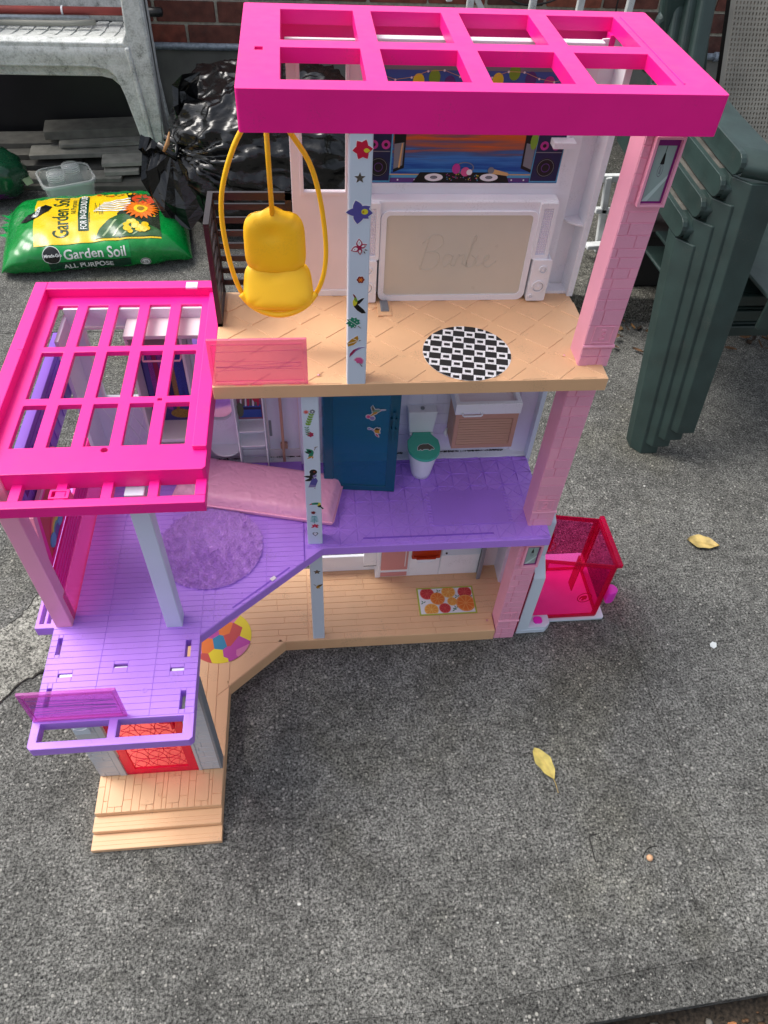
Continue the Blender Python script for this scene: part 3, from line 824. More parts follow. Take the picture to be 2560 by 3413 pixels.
# balloons, lights
ml(rect(0.1108, 0.3768, 1.0035, 1.0110), 9, d=1)
ml(rect(0.1108, 0.3768, 0.9975, 1.0035), 5, d=1)
for cx, cz, mi in ((0.120, 0.9840, 11), (0.137, 0.978, 5), (0.174, 0.9850, 7), (0.1935, 0.9895, 8), (0.2130, 0.983, 9), (0.273, 0.9870, 7), (0.293, 0.9960, 8), (0.3145, 0.9890, 9), (0.339, 0.984, 11), (0.354, 0.975, 9)):
    ml(circ(cx, cz, 0.0072, 18, 0.0088), mi, d=3)
ml(circ(0.3340, 0.9150, 0.0050, 16, 0.0110), 8, d=6)
for k in range(14): ml(circ(0.125 + 0.018 * k, 1.0070, 0.0012, 8), 6, d=2)
for k in range(13):
    a = 0.125 + 0.02 * k
    z0 = 0.992 - 0.006 * sin(k * 1.3); z1 = 0.992 - 0.006 * sin((k + 1) * 1.3)
    ml([(a, z0), (a + 0.02, z1), (a + 0.02, z1 + 0.0006), (a, z0 + 0.0006)], 10, d=4)
    ml(circ(a, z0, 0.0014, 8), 6, d=5)
mu.build('mural', [SEA, S_BLACK, S_CYAN, S_NAVY, S_PINK, S_GREY, S_WHITE, S_YEL, S_LGRN, flat('print_violet', (88, 50, 120)), flat('print_tan', (205, 165, 110)), flat('print_magenta', (180, 45, 140))], house)

# foot pedal in front of the TV
pd = MB().plate(rrect(0.1300, 0.1510, 0.1530, 0.1905, 0.001, 2), [], Z3 - 0.0002, Z3 + 0.0020).build('pedal', TAN, house, 0.0006)
b = MB()
for k in range(6): b.box(0.1362 + 0.0017 * k, 0.1373 + 0.0017 * k, 0.1640, 0.1880, Z3 + 0.0015, Z3 + 0.0052)
b.box(0.1352, 0.1470, 0.1630, 0.1890, Z3 + 0.0010, Z3 + 0.0042)
b.build('pedal_plate', MGREY, pd, 0.0003)
# round printed rug (sticker) on the top floor
ck = MB()
ck.plate(circ(0.2475, 0.0625, 0.0622, 64), [], Z3 + 0.0005, Z3 + 0.0008, 'Z', 0)
CW_, CH_ = 0.0156, 0.0141
CA_, SA_ = cos(radians(-11)), sin(radians(-11))
def disc_clip(poly):
    for k in range(32):
        a = 2 * pi * k / 32
        if poly: poly = clip(poly, -cos(a), -sin(a), -(0.2475 * cos(a) + 0.0625 * sin(a)) - 0.0618)
    return poly
for i in range(-6, 7):
    for j in range(-7, 8):
        px_, py_ = 0.0025 + i * CW_, j * CH_
        turn = lambda P: [(0.2475 + x * CA_ - y * SA_, 0.0625 + x * SA_ + y * CA_) for x, y in P]
        if (i + j) % 2 == 0:
            q = disc_clip(turn(rect(px_ - 0.0082, px_ + 0.0082, py_ - 0.0064, py_ + 0.0064)))
        else:
            q = disc_clip(turn(rect(px_ - 0.0042, px_ + 0.0042, py_ - 0.0028, py_ + 0.0028)))
        if len(q) > 2 and abs(area(q)) > 2e-6: ck.plate(q, [], Z3 + 0.0007, Z3 + 0.0010, 'Z', 1)
ck.build('round_rug_print', [plastic('print_white_fibre', lin(225, 225, 228), 0.8, var=0.35, vscale=900), plastic('print_black_fibre', lin(26, 25, 27), 0.8, var=0.5, vscale=700)], house)

# dark slatted screen at the left end of the top floor
sc = MB()
sc.box(-0.1005, -0.0935, 0.1330, 0.1420, Z3, 0.8400); sc.box(-0.1005, -0.0935, 0.2140, 0.2230, Z3, 0.8420)
sc.box(-0.1008, -0.0932, 0.1330, 0.2230, 0.8400, 0.8440); sc.box(-0.1005, -0.0935, 0.1330, 0.2230, Z3, Z3 + 0.006)
sc.box(-0.0935, 0.0115, 0.2180, 0.2230, 0.8330, 0.8440); sc.box(0.0020, 0.0115, 0.2180, 0.2230, Z3, 0.8440)
scr = sc.build('slatted_screen', BLACKBR, house, 0.0005)
for k in range(7):
    z = 0.7040 + 0.0192 * k
    MB().box(-0.0935, 0.0030, 0.2185, 0.2225, z, z + 0.0085).build('slat', BLACKBR, scr, 0.0003)
    MB().box(-0.0990, -0.0950, 0.1400, 0.2150, z, z + 0.0085).build('slat', BLACKBR, scr, 0.0003)

# clear railing panels
def rail(x0, x1, y, z0, z1, mat, name='railing_panel'):
    p = MB().plate(rect(x0, x1, z0, z1), [rect(x0 + 0.0048, x1 - 0.0050, z0 + 0.0050, z1 - 0.0078)], y - 0.0022, y + 0.0022, 'Y').build(name, mat, house, 0.0006)
    MB().plate(rect(x0 + 0.0047, x1 - 0.0049, z0 + 0.0049, z1 - 0.0077), [], y - 0.0006, y + 0.0006, 'Y').build('pane', mat, p)
    b = MB(); r = random.Random(int(x0 * 1000))
    for k in range(6):
        za = r.uniform(z0 + 0.012, z1 - 0.016); zb = za + r.uniform(-0.010, 0.014)
        zb = min(max(zb, z0 + 0.008), z1 - 0.010)
        b.tube([(x0 + 0.008, y - 0.0008, za), ((x0 + x1) / 2, y - 0.0008, (za + zb) / 2 + r.uniform(-0.002, 0.002)), (x1 - 0.008, y - 0.0008, zb)], 0.00032, 4)
    b.build('groove', MATS['sticker_pink'] if mat is PCLEAR else S_PLUM, p)
    return p
rail(-0.0998, 0.0245, 0.0042, Z3 + 0.0002, 0.7610, PCLEAR)
rail(-0.3700, -0.2440, -0.2812, Z2 + 0.0002, 0.4190, PCLEAR2)

# ---- second floor, right: back wall with bathroom fittings
MB().plate(rect(0.0385, 0.4000, Z2B, Z3B), [], 0.2220, 0.2290, 'Y').build('bathroom_wall', LILAC, house, 0.0006)
for i in range(14):
    for j in range(9):
        z0 = 0.366 + 0.0335 * j * 0.72; off = 0.013 if j % 2 else 0
        xa, xb = 0.0400 + 0.0262 * i + off, 0.0400 + 0.0262 * (i + 1) + off - 0.0006
        if xb > 0.399 or z0 + 0.0235 > Z3B: continue
        MB().box(xa, xb, 0.2210, 0.2222, z0, z0 + 0.0234).build('wall_tile', LILAC, [o for o in house.children if o.name == 'bathroom_wall'][0])
MB().box(0.0385, 0.4310, 0.2028, 0.2290, Z2 - 0.004, Z2 + 0.0012).build('wall_base', WHITE, house, 0.0005)
MB().add([(0.400, 0.2200, Z2), (0.4300, 0.2120, Z2), (0.4300, 0.2120, Z3B), (0.400, 0.2200, Z3B), (0.400, 0.2240, Z2), (0.4300, 0.2160, Z2), (0.4300, 0.2160, Z3B), (0.400, 0.2240, Z3B)],
         [(0, 1, 2, 3), (7, 6, 5, 4), (0, 4, 5, 1), (1, 5, 6, 2), (2, 6, 7, 3), (3, 7, 4, 0)]).build('side_panel', LILAC, house)
MB().box(0.4285, 0.4370, 0.1960, 0.2320, Z2 - 0.01, Z3B).build('side_flange', LBLUE, house, 0.0010)
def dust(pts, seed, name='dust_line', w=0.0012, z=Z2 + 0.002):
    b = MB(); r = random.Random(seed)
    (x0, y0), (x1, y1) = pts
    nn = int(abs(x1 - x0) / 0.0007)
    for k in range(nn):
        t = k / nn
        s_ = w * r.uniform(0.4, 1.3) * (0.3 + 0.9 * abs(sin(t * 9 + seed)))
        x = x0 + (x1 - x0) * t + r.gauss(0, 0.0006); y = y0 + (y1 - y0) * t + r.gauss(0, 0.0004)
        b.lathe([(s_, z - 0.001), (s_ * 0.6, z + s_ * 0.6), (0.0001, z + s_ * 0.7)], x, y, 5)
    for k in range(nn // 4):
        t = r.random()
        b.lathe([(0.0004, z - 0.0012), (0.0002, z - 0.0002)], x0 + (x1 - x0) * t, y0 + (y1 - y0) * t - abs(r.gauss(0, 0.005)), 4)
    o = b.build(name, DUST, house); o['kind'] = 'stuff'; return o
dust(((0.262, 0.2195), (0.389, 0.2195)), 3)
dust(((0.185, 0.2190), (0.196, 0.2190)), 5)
# vanity cabinet
va = MB().box(0.2720, 0.3830, 0.1690, 0.2150, 0.4055, 0.4860).build('vanity', WOODP, house, 0.0010)
MB().plate(rect(0.2725, 0.3825, 0.4058, 0.4858), [rect(0.2795, 0.3745, 0.4150, 0.4740)], 0.1630, 0.1692, 'Y').build('cabinet_front', WOODP, va, 0.0006)
for k in range(10):
    z = 0.4158 + 0.0058 * k
    MB().add([(0.2797, 0.1636, z), (0.3743, 0.1636, z), (0.3743, 0.1652, z + 0.0034), (0.2797, 0.1652, z + 0.0034), (0.2797, 0.1692, z), (0.3743, 0.1692, z), (0.3743, 0.1692, z + 0.0034), (0.2797, 0.1692, z + 0.0034)],
             [(0, 1, 2, 3), (7, 6, 5, 4), (0, 4, 5, 1), (1, 5, 6, 2), (2, 6, 7, 3), (3, 7, 4, 0)]).build('slat', WOODP, va)
MB().plate(rect(0.2702, 0.3846, 0.1612, 0.2200), [rect(0.2780, 0.3770, 0.1700, 0.2140)], 0.4862, 0.5090).build('basin', WHITE, va, 0.0012)
MB().box(0.2770, 0.3780, 0.1690, 0.2150, 0.4870, 0.4990).build('basin_floor', WHITEPINK, va)
MB().tube([(0.2830, 0.1625, 0.4900), (0.2830, 0.1570, 0.4888), (0.2850, 0.1552, 0.4885), (0.3140, 0.1552, 0.4885), (0.3160, 0.1570, 0.4888), (0.3160, 0.1625, 0.4900)], 0.0017, 8).build('towel_bar', WHITE, va, smooth=True)
MB().tube([(0.2700, 0.205, 0.418), (0.2670, 0.199, 0.410), (0.2690, 0.193, 0.406)], [0.002, 0.004, 0.001], 7).build('cotton_tuft', WHITE, va, smooth=True)
MB().box(0.2050, 0.2600, 0.212, 0.2222, 0.500, 0.512).build('wall_shelf', LILAC, house, 0.0006)
# blue shower door, swung a little open
d0, d1 = Vector((0.0466, 0.1346)), Vector((0.1696, 0.1212))
ang = atan2(d1.y - d0.y, d1.x - d0.x)
Md = Matrix.Translation((d0.x, d0.y, Z2 + 0.0008)) @ Matrix.Rotation(ang, 4, 'Z')
W = (d1 - d0).length; H = 0.326
dr = MB().plate(rect(0, W, 0, H), [rect(0.0145, W - 0.0165, 0.013, H - 0.02)], 0.0, 0.0045, 'Y').xform(Md).build('shower_door', BCLEAR2, house, 0.0008)
MB().plate(rect(0.0140, W - 0.0160, 0.0125, H - 0.0195), [], 0.0012, 0.0026, 'Y').xform(Md).build('pane', BCLEAR, dr)
b = MB(); hx = W - 0.0095
b.box(hx - 0.0022, hx + 0.0022, -0.006, -0.002, 0.128, 0.192); b.box(hx - 0.0052, hx + 0.0052, -0.0045, 0.001, 0.150, 0.155); b.box(hx - 0.0052, hx + 0.0052, -0.0045, 0.001, 0.172, 0.177)
b.box(hx - 0.0052, hx - 0.0040, -0.0045, 0.0, 0.15, 0.177)
b.xform(Md).build('handle', BCLEAR2, dr, 0.0004)
MB().box(0.045, 0.0476, 0.135, 0.222, Z2, Z3B).build('shower_side', BCLEAR, house)

# ---- second floor, left: white back wall of the bedroom
YB = 0.2220
bw = MB().plate(rect(-0.3380, 0.0385, Z2 - 0.01, 0.6630), [rect(-0.3140, -0.2540, 0.4930, 0.6280)], YB, YB + 0.006, 'Y').build('bedroom_wall', LILAC, house, 0.0008)
MB().plate(rect(-0.3190, -0.2490, 0.4880, 0.6330), [rect(-0.3142, -0.2538, 0.4928, 0.6282)], YB - 0.002, YB + 0.001, 'Y').build('window_frame', WHITEPINK, bw, 0.0006)
MB().box(-0.1560, 0.0070, 0.2075, YB + 0.001, Z2 - 0.004, Z2 + 0.0012).build('wall_base', WHITE, house, 0.0005)
MB().box(-0.3420, -0.3360, 0.160, 0.2290, Z2, 0.6500).build('wall_flange', LILAC, house, 0.0008)
for k in range(5):
    xa = -0.334 + 0.020 * k
    MB().beam((xa, YB - 0.0003, 0.36), (xa + 0.045, YB - 0.0003, 0.48), 0.0012, 0.0012, (0, 1, 0)).build('wall_ridge', WHITE, bw)
    MB().beam((xa + 0.05, YB - 0.0003, 0.36), (xa - 0.005 + 0.01, YB - 0.0003, 0.48), 0.0012, 0.0012, (0, 1, 0)).build('wall_ridge', WHITE, bw)
# wardrobe
wd = MB()
wd.box(-0.2480, -0.2435, 0.178, YB, 0.4230, 0.6420); wd.box(-0.1680, -0.1635, 0.178, YB, 0.4230, 0.6420); wd.box(-0.2480, -0.1300, 0.176, YB, 0.6400, 0.6465)
wd.box(-0.2480, -0.1635, 0.172, YB, 0.4330, 0.4400); wd.box(-0.2480, -0.1635, 0.188, YB, 0.6060, 0.6100); wd.box(-0.2480, -0.1635, 0.168, YB, 0.4030, 0.4100)
wdr = wd.build('wardrobe', WHITEPINK, house, 0.0008)
cl = MB(); rq = random.Random(9)
cl.plate(rect(-0.2435, -0.1680, 0.4400, 0.6400), [], YB - 0.0015, YB - 0.0005, 'Y', 0)
cl.plate(rect(-0.232, -0.198, 0.6120, 0.6380), [], YB - 0.0022, YB - 0.0014, 'Y', 1)
cl.plate(circ(-0.186, 0.6260, 0.0105, 16), [], YB - 0.0022, YB - 0.0014, 'Y', 2)
xx = -0.241
for k in range(9):
    w = 0.0080; mi = (3, 4, 1, 4, 5, 2, 6, 6, 3)[k]
    cl.plate([(xx + 0.001, 0.590), (xx + w - 0.001, 0.590), (xx + w + 0.001, 0.462 + 0.006 * (k % 3)), (xx - 0.001, 0.462 + 0.006 * ((k + 1) % 3))], [], YB - 0.0022, YB - 0.0014, 'Y', mi)
    cl.plate([(xx + 0.0038, 0.590), (xx + 0.0046, 0.590), (xx + 0.0046, 0.602), (xx + 0.0038, 0.602)], [], YB - 0.0024, YB - 0.0014, 'Y', 2)
    xx += w
cl.plate(rect(-0.2435, -0.168, 0.5995, 0.6012), [], YB - 0.0026, YB - 0.0014, 'Y', 2)
cl.plate(circ(-0.195, 0.4560, 0.018, 18, 0.010), [], YB - 0.0028, YB - 0.0014, 'Y', 2)
GLIT = lambda nme, c: plastic(nme, lin(*c), 0.35, var=0.6, vscale=900)
cl.build('clothes_print', [flat('print_indigo', (60, 50, 120)), S_CRIM, GLIT('print_gold', (150, 115, 45)), S_PLUM, GLIT('print_purple_glitter', (150, 60, 150)), S_NAVY, GLIT('print_blue_glitter', (40, 65, 150))], wdr)
MB().tube([(-0.2280, 0.190, 0.604), (-0.2280, 0.180, 0.600), (-0.2275, 0.1780, 0.5985), (-0.1725, 0.1780, 0.5985), (-0.1700, 0.1800, 0.6020), (-0.1700, 0.190, 0.6080)], 0.0017, 8).build('hanging_rail', PINK, wdr, smooth=True)
# vanity with mirror
vn = MB().plate(rrect(-0.1630, -0.1035, 0.4180, 0.6380, 0.026, 8), [rrect(-0.1570, -0.1095, 0.4410, 0.6320, 0.021, 8)], YB - 0.0070, YB + 0.0005, 'Y').build('dressing_mirror', LILAC, house, 0.0012)
MB().plate(rrect(-0.1575, -0.1090, 0.4405, 0.6325, 0.021, 8), [], YB - 0.0025, YB - 0.0010, 'Y').build('glass', MIRROR, vn)
seat_pts = [(-0.128 + 0.0290 * cos(pi + pi * k / 16), YB + 0.030 * sin(pi + pi * k / 16)) for k in range(17)]
MB().plate(seat_pts, [], 0.3740, 0.3775).build('dressing_shelf', WHITE, house, 0.0007)
MB().box(-0.1300, -0.1292, YB - 0.0008, YB, 0.378, 0.430).build('wall_groove', LILAC, bw)
sh = MB()
for xa in (-0.1030, -0.0552): sh.box(xa, xa + 0.0022, 0.190, YB, Z2, 0.6300)
shu = sh.build('shelf_unit', WHITE, house, 0.0005)
for z, yf in ((0.4335, 0.1925), (0.4015, 0.1900)):
    MB().plate([(-0.1020, YB), (-0.0540, YB), (-0.0540, yf + 0.006), (-0.0575, yf), (-0.0985, yf), (-0.1020, yf + 0.006)], [], z - 0.0022, z).build('shelf', WHITE, shu, 0.0005)
MB().plate(rrect(-0.0935, -0.0635, 0.378, 0.388, 0.003, 3), [], YB - 0.010, YB - 0.002, 'Y').build('drawer_pull', MAG, shu, 0.001)
MB().plate(rect(-0.1000, -0.0560, 0.352, 0.3640), [], YB - 0.004, YB - 0.001, 'Y').build('drawer', WHITE, shu, 0.0006)
ap = MB()
ap.plate(rect(-0.1000, -0.0570, 0.4375, 0.5400), [], YB - 0.0014, YB - 0.0005, 'Y', 0)
ap.plate(rect(-0.0975, -0.0595, 0.4420, 0.4700), [], YB - 0.0020, YB - 0.0013, 'Y', 1)
ap.plate(rect(-0.0970, -0.0600, 0.4600, 0.4650), [], YB - 0.0024, YB - 0.0013, 'Y', 4)
for k in range(8):
    x = -0.095 + 0.0042 * k
    ap.plate([(x, 0.468), (x + 0.0028, 0.468), (x + 0.0038, 0.484 + 0.003 * (k % 3)), (x + 0.001, 0.482)], [], YB - 0.0024, YB - 0.0013, 'Y', (2, 3, 2, 5, 3, 2, 3, 5)[k])
ap.plate(circ(-0.0985 + 0.0030, 0.4600, 0.0060, 14, 0.016), [], YB - 0.0028, YB - 0.0013, 'Y', 3)
ap.plate(circ(-0.067, 0.4850, 0.0060, 14, 0.008), [], YB - 0.0026, YB - 0.0013, 'Y', 5)
ap.build('shelf_print', [flat('print_mauve', (150, 85, 110)), S_BLUE, S_WHITE, flat('print_moss', (95, 100, 80)), S_NAVY, S_RED], shu)
# closet door with brown pole
MB().plate(rect(-0.0530, 0.0100, Z2, 0.640), [rect(-0.0500, 0.0030, Z2 + 0.02, 0.63)], YB - 0.003, YB + 0.001, 'Y').build('closet_frame', WHITEPINK, house, 0.0006)
MB().box(0.0055, 0.0110, 0.200, YB + 0.004, Z2 - 0.002, 0.640).build('closet_frame', LILAC, house, 0.0006)
MB().plate(rrect(-0.0490, -0.0445, 0.395, 0.432, 0.0015, 3), [], YB - 0.001, YB + 0.0005, 'Y').build('closet_slot', MGREY, house)
MB().box(-0.0282, -0.0232, 0.207, 0.2115, Z2, 0.640).build('closet_pole', WOODP, house, 0.0006)
MB().plate(rrect(-0.0310, -0.0180, 0.3700, 0.3830, 0.002, 3), [], 0.2125, 0.2185, 'Y').build('closet_pole', WOODP, house, 0.0006)
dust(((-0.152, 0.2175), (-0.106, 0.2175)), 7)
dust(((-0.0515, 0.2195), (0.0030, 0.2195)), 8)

# pink wall with a poster and the violet slide on the left side of the bedroom
pw = MB()
pw.box(-0.3480, -0.3440, -0.1180, 0.210, Z2 + 0.0002, 0.4020)
pwo = pw.build('side_wall', HCLEAR, house, 0.0006)
rg = MB()
for k in range(5): rg.box(-0.3495 - 0.0005 * k, -0.3455 - 0.0005 * k, -0.1180, 0.210, 0.4022 + 0.0085 * k, 0.4100 + 0.0085 * k)
rg.build('side_wall_ribs', HOT, pwo, 0.0004)
po = MB()
po.plate([(-0.10, 0.4440), (0.05, 0.4440), (0.05, 0.5350), (-0.075, 0.5350)], [[(-0.085, 0.4500), (0.042, 0.4500), (0.042, 0.5290), (-0.066, 0.5290)]], -0.3560, -0.3520, 'X').build('poster_frame', HOT, pwo, 0.0005)
MB().plate([(-0.10, 0.4440), (-0.112, 0.4440), (-0.086, 0.5420), (0.055, 0.5420), (0.055, 0.5350), (-0.075, 0.5350)], [], -0.3570, -0.3515, 'X').build('side_wall_edge', PINK, pwo, 0.0005)
pp = MB()
pp.plate([(-0.086, 0.4495), (0.043, 0.4495), (0.043, 0.5295), (-0.066, 0.5295)], [], -0.3550, -0.3540, 'X', 0)
for k, (r0, mi) in enumerate(((0.034, 1), (0.029, 2), (0.024, 3), (0.019, 4), (0.014, 5))):
    pp.plate([(-0.035 + r0 * cos(pi * t / 14), 0.4520 + r0 * sin(pi * t / 14)) for t in range(15)], [], -0.3540, -0.35390 + 0.0002 * (k + 1), 'X', mi)
pp.plate(circ(-0.058, 0.4620, 0.012, 16, 0.010), [], -0.3540, -0.3524, 'X', 6); pp.plate(circ(-0.014, 0.4590, 0.012, 16, 0.008), [], -0.3540, -0.3524, 'X', 6)
pp.plate([(-0.002, 0.470), (0.010, 0.478), (0.012, 0.500), (0.022, 0.512), (0.020, 0.528), (0.008, 0.522), (-0.004, 0.505), (-0.012, 0.486)], [], -0.3540, -0.3522, 'X', 7)
pp.build('poster', [flat('print_coral', (205, 70, 70)), S_RED, S_ORANGE, S_YEL, S_TEAL, S_PLUM, S_CYAN, flat('print_lilac', (200, 180, 215))], pwo)
sl = MB()
sl.box(-0.3760, -0.3615, -0.080, 0.255, 0.590, 0.6000)
sl.box(-0.3640, -0.3605, -0.080, 0.255, 0.5150, 0.5900)
sl.box(-0.3760, -0.3735, -0.080, 0.255, 0.5700, 0.5900)
sl.build('slide', DPURPLE, house, 0.0010)
b = MB()
for k in range(12): b.box(-0.3604, -0.3594, -0.07 + 0.027 * k, -0.068 + 0.027 * k, 0.520, 0.585)
b.build('slide_ribs', DPURPLE, house)
hk = MB()
hk.plate([(-0.3950, 0.5550), (-0.3600, 0.5550), (-0.3600, 0.5900), (-0.3680, 0.5700), (-0.3760, 0.5660), (-0.3870, 0.5720), (-0.3950, 0.5900)], [], -0.060, -0.020, 'Y')
hk.build('slide_hook', VCLEAR, house, 0.001)
MB().box(-0.3950, -0.3600, -0.005, 0.035, 0.470, 0.5000).build('slide_hook', VCLEAR, house, 0.002)

# ---- ground floor: kitchen at the back, floor prints
MB().plate(rect(0.012, 0.1500, 0.0345, 0.0830), [], 0.1785, 0.1850, 'Y').build('kitchen_wall', WHITE, house, 0.0008)
MB().box(0.1250, 0.1525, 0.1700, 0.1830, 0.0600, 0.1400).build('kitchen_block', WHITE, house, 0.0008)
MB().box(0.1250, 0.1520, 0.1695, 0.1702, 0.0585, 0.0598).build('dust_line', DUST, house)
MB().plate([(0.1490, Z1), (0.1590, Z1), (0.1590, 0.20), (0.1525, 0.20), (0.1525, 0.058), (0.1500, 0.048)], [], 0.1568, 0.1850, 'Y').build('kitchen_end', WHITE, house, 0.0008)
fg = MB().box(0.1590, 0.2200, 0.1580, 0.1850, Z1, 0.2400).build('fridge', WHITE, house, 0.0008)
MB().box(0.1602, 0.2165, 0.1555, 0.1585, 0.0600, 0.2400).build('fridge_door', WOODP if False else plastic('fridge_pink', (0.62, 0.26, 0.25), 0.4), fg, 0.0008)
MB().box(0.1602, 0.2165, 0.1560, 0.1585, 0.0375, 0.0500).build('fridge_drawer', MATS['fridge_pink'], fg, 0.0006)
MB().beam((0.2105, 0.1535, 0.075), (0.2105, 0.1535, 0.200), 0.0022, 0.0025, (0, 1, 0)).build('handle', WHITEPINK, fg, 0.0006)
ov = MB().box(0.2200, 0.2852, 0.1580, 0.1850, Z1, 0.2400).build('oven', WHITE, house, 0.0008)
MB().box(0.2215, 0.2838, 0.1562, 0.1585, 0.0560, 0.0960).build('oven_drawer', WHITE, ov, 0.0008)
MB().plate(rrect(0.2235, 0.2835, 0.0980, 0.1700, 0.003, 3), [rrect(0.2275, 0.2795, 0.1040, 0.1660, 0.002, 2)], 0.1530, 0.1580, 'Y').build('oven_door', ORCLEAR, ov, 0.0006)
MB().plate(rect(0.2270, 0.2800, 0.1035, 0.1665), [], 0.1560, 0.1570, 'Y').build('oven_glass', ORCLEAR, ov)
MB().box(0.2330, 0.2740, 0.1500, 0.1535, 0.0985, 0.1040).build('oven_handle', ORCLEAR, ov, 0.0006)
MB().box(0.2370, 0.2680, 0.1545, 0.1565, 0.0815, 0.0840).build('handle', WHITE, ov, 0.0006)
dw = MB().box(0.2856, 0.3700, 0.1580, 0.1850, Z1, 0.2400).build('dishwasher', WHITE, house, 0.0008)
MB().box(0.2868, 0.3690, 0.1555, 0.1585, 0.0420, 0.1020).build('dishwasher_door', WHITE, dw, 0.0010)
MB().box(0.2868, 0.3690, 0.1550, 0.1585, 0.1030, 0.1250).build('dishwasher_panel', LBLUE, dw, 0.0008)
MB().lathe([(0.0022, 0), (0.0022, 0.002)], 0, 0, 12).xform(Matrix.Translation((0.2960, 0.1550, 0.1120)) @ Matrix.Rotation(pi / 2, 4, 'X')).build('knob', BLACK, dw)
MB().box(0.3700, 0.3745, 0.1400, 0.1850, Z1 + 0.001, 0.2600).build('cabinet_side', MGREY, house, 0.0006)
MB().box(0.3665, 0.3702, 0.1390, 0.1440, Z1 + 0.001, 0.2600).build('cabinet_side', MGREY, house, 0.0005)
MB().box(0.3745, 0.4150, 0.1760, 0.1840, Z1, 0.3200).build('kitchen_wall', WHITEPINK, house, 0.0006)
MB().box(0.4130, 0.4200, 0.1300, 0.1900, Z1 - 0.01, 0.3200).build('side_flange', LILAC, house, 0.0008)
sk2 = MB().plate(rect(0.3680, 0.3745, 0.0315, 0.0390), [rect(0.3690, 0.3735, 0.0325, 0.0380)], Z1, Z1 + 0.0009).build('socket', TAN, house)
MB().box(0.3690, 0.3735, 0.0325, 0.0380, Z1 + 0.0001, Z1 + 0.0005).build('socket', MATS['fridge_pink'], house)
# citrus mat
cm = MB()
zt = Z1 + 0.0004
cm.plate(rect(0.2338, 0.3548, 0.0546, 0.1238), [], Z1 + 0.0001, zt, 'Z', 0)
cm.plate(rect(0.2372, 0.3514, 0.0580, 0.1204), [], zt - 0.0001, zt + 0.0002, 'Z', 1)
def citrus(cx, cy, r, mi, lay):
    z = zt + 0.0002 * lay
    cp = [(x, y) for x, y in circ(cx, cy, r, 30)]
    cp = [(min(max(x, 0.2376), 0.3510), min(max(y, 0.0584), 0.1200)) for x, y in cp]
    cm.plate(cp, [], z, z + 0.0003, 'Z', mi)
    for k in range(9):
        a0 = 2 * pi * k / 9 + 0.06; a1 = 2 * pi * (k + 1) / 9 - 0.06
        t = [(cx + r * 0.10 * cos((a0 + a1) / 2), cy + r * 0.10 * sin((a0 + a1) / 2))] + [(cx + r * 0.86 * cos(a0 + (a1 - a0) * q / 3), cy + r * 0.86 * sin(a0 + (a1 - a0) * q / 3)) for q in range(4)]
        t = [(min(max(x, 0.2380), 0.3506), min(max(y, 0.0588), 0.1196)) for x, y in t]
        if abs(area(t)) > 1e-6: cm.plate(t, [], z + 0.0003, z + 0.0005, 'Z', mi + 1)
for i, (cx, cy, r, mi) in enumerate(((0.2555, 0.1085, 0.0150, 2), (0.2760, 0.0945, 0.0155, 4), (0.3010, 0.1100, 0.0148, 6), (0.3360, 0.1085, 0.0150, 2), (0.3060, 0.0860, 0.0105, 6), (0.3340, 0.0800, 0.0205, 4), (0.2600, 0.0680, 0.0150, 6), (0.2885, 0.0700, 0.0122, 2))):
    citrus(cx, cy, r, mi, 1 + (i % 3) * 2)
for cx, cy in ((0.2800, 0.1130), (0.2450, 0.0860), (0.3180, 0.0975), (0.3460, 0.0960), (0.3085, 0.0650), (0.3120, 0.0700)):
    for da in (0.5, 2.1, 3.7):
        ca, sa = cos(da), sin(da)
        cm.plate([(cx, cy), (cx + 0.003 * ca - 0.0014 * sa, cy + 0.003 * sa + 0.0014 * ca), (cx + 0.0065 * ca, cy + 0.0065 * sa), (cx + 0.003 * ca + 0.0014 * sa, cy + 0.003 * sa - 0.0014 * ca)], [], zt, zt + 0.0003, 'Z', 8)
cm.build('citrus_mat_print', [flat('print_olive', (172, 178, 60)), S_WHITE, flat('citrus_rind_red', (208, 90, 80)), flat('citrus_red', (190, 50, 55)), flat('citrus_rind_orange', (226, 150, 80)), flat('citrus_orange', (220, 115, 40)),
                               flat('citrus_rind_yellow', (234, 185, 100)), flat('citrus_yellow', (226, 150, 60)), flat('print_leaf', (50, 120, 85))], house)
# mosaic round mat
ms = MB()
mc, mrad = (-0.1690, 0.0300), 0.0600
seeds = [(-0.205, 0.070), (-0.180, 0.075), (-0.150, 0.078), (-0.128, 0.062), (-0.140, 0.045), (-0.160, 0.050), (-0.190, 0.045), (-0.215, 0.035), (-0.118, 0.040), (-0.150, 0.022), (-0.170, 0.015), (-0.135, 0.012),
         (-0.195, 0.010), (-0.218, 0.005), (-0.150, -0.008), (-0.175, -0.012), (-0.125, -0.008), (-0.200, -0.022), (-0.160, -0.030), (-0.142, -0.026)]
mosaic = [3, 0, 1, 4, 2, 3, 5, 1, 4, 2, 0, 5, 3, 1, 5, 4, 1, 2, 4, 5]
for i, s_ in enumerate(seeds):
    poly = circ(mc[0], mc[1], mrad, 48)
    for j, t_ in enumerate(seeds):
        if i == j or not poly: continue
        a, b_ = s_[0] - t_[0], s_[1] - t_[1]
        c_ = (s_[0] ** 2 - t_[0] ** 2 + s_[1] ** 2 - t_[1] ** 2) / 2
        poly = clip(poly, a, b_, c_)
    if len(poly) > 2: ms.plate(poly, [], Z1 + 0.0001, Z1 + 0.0005, 'Z', mosaic[i])
ms.build('mosaic_mat_print', [flat('mosaic_teal', (45, 125, 160)), flat('mosaic_rose', (205, 115, 160)), flat('mosaic_red', (190, 72, 68)), flat('mosaic_orange', (222, 115, 45)), flat('mosaic_yellow', (222, 200, 40)), flat('mosaic_magenta', (180, 65, 150))], house)

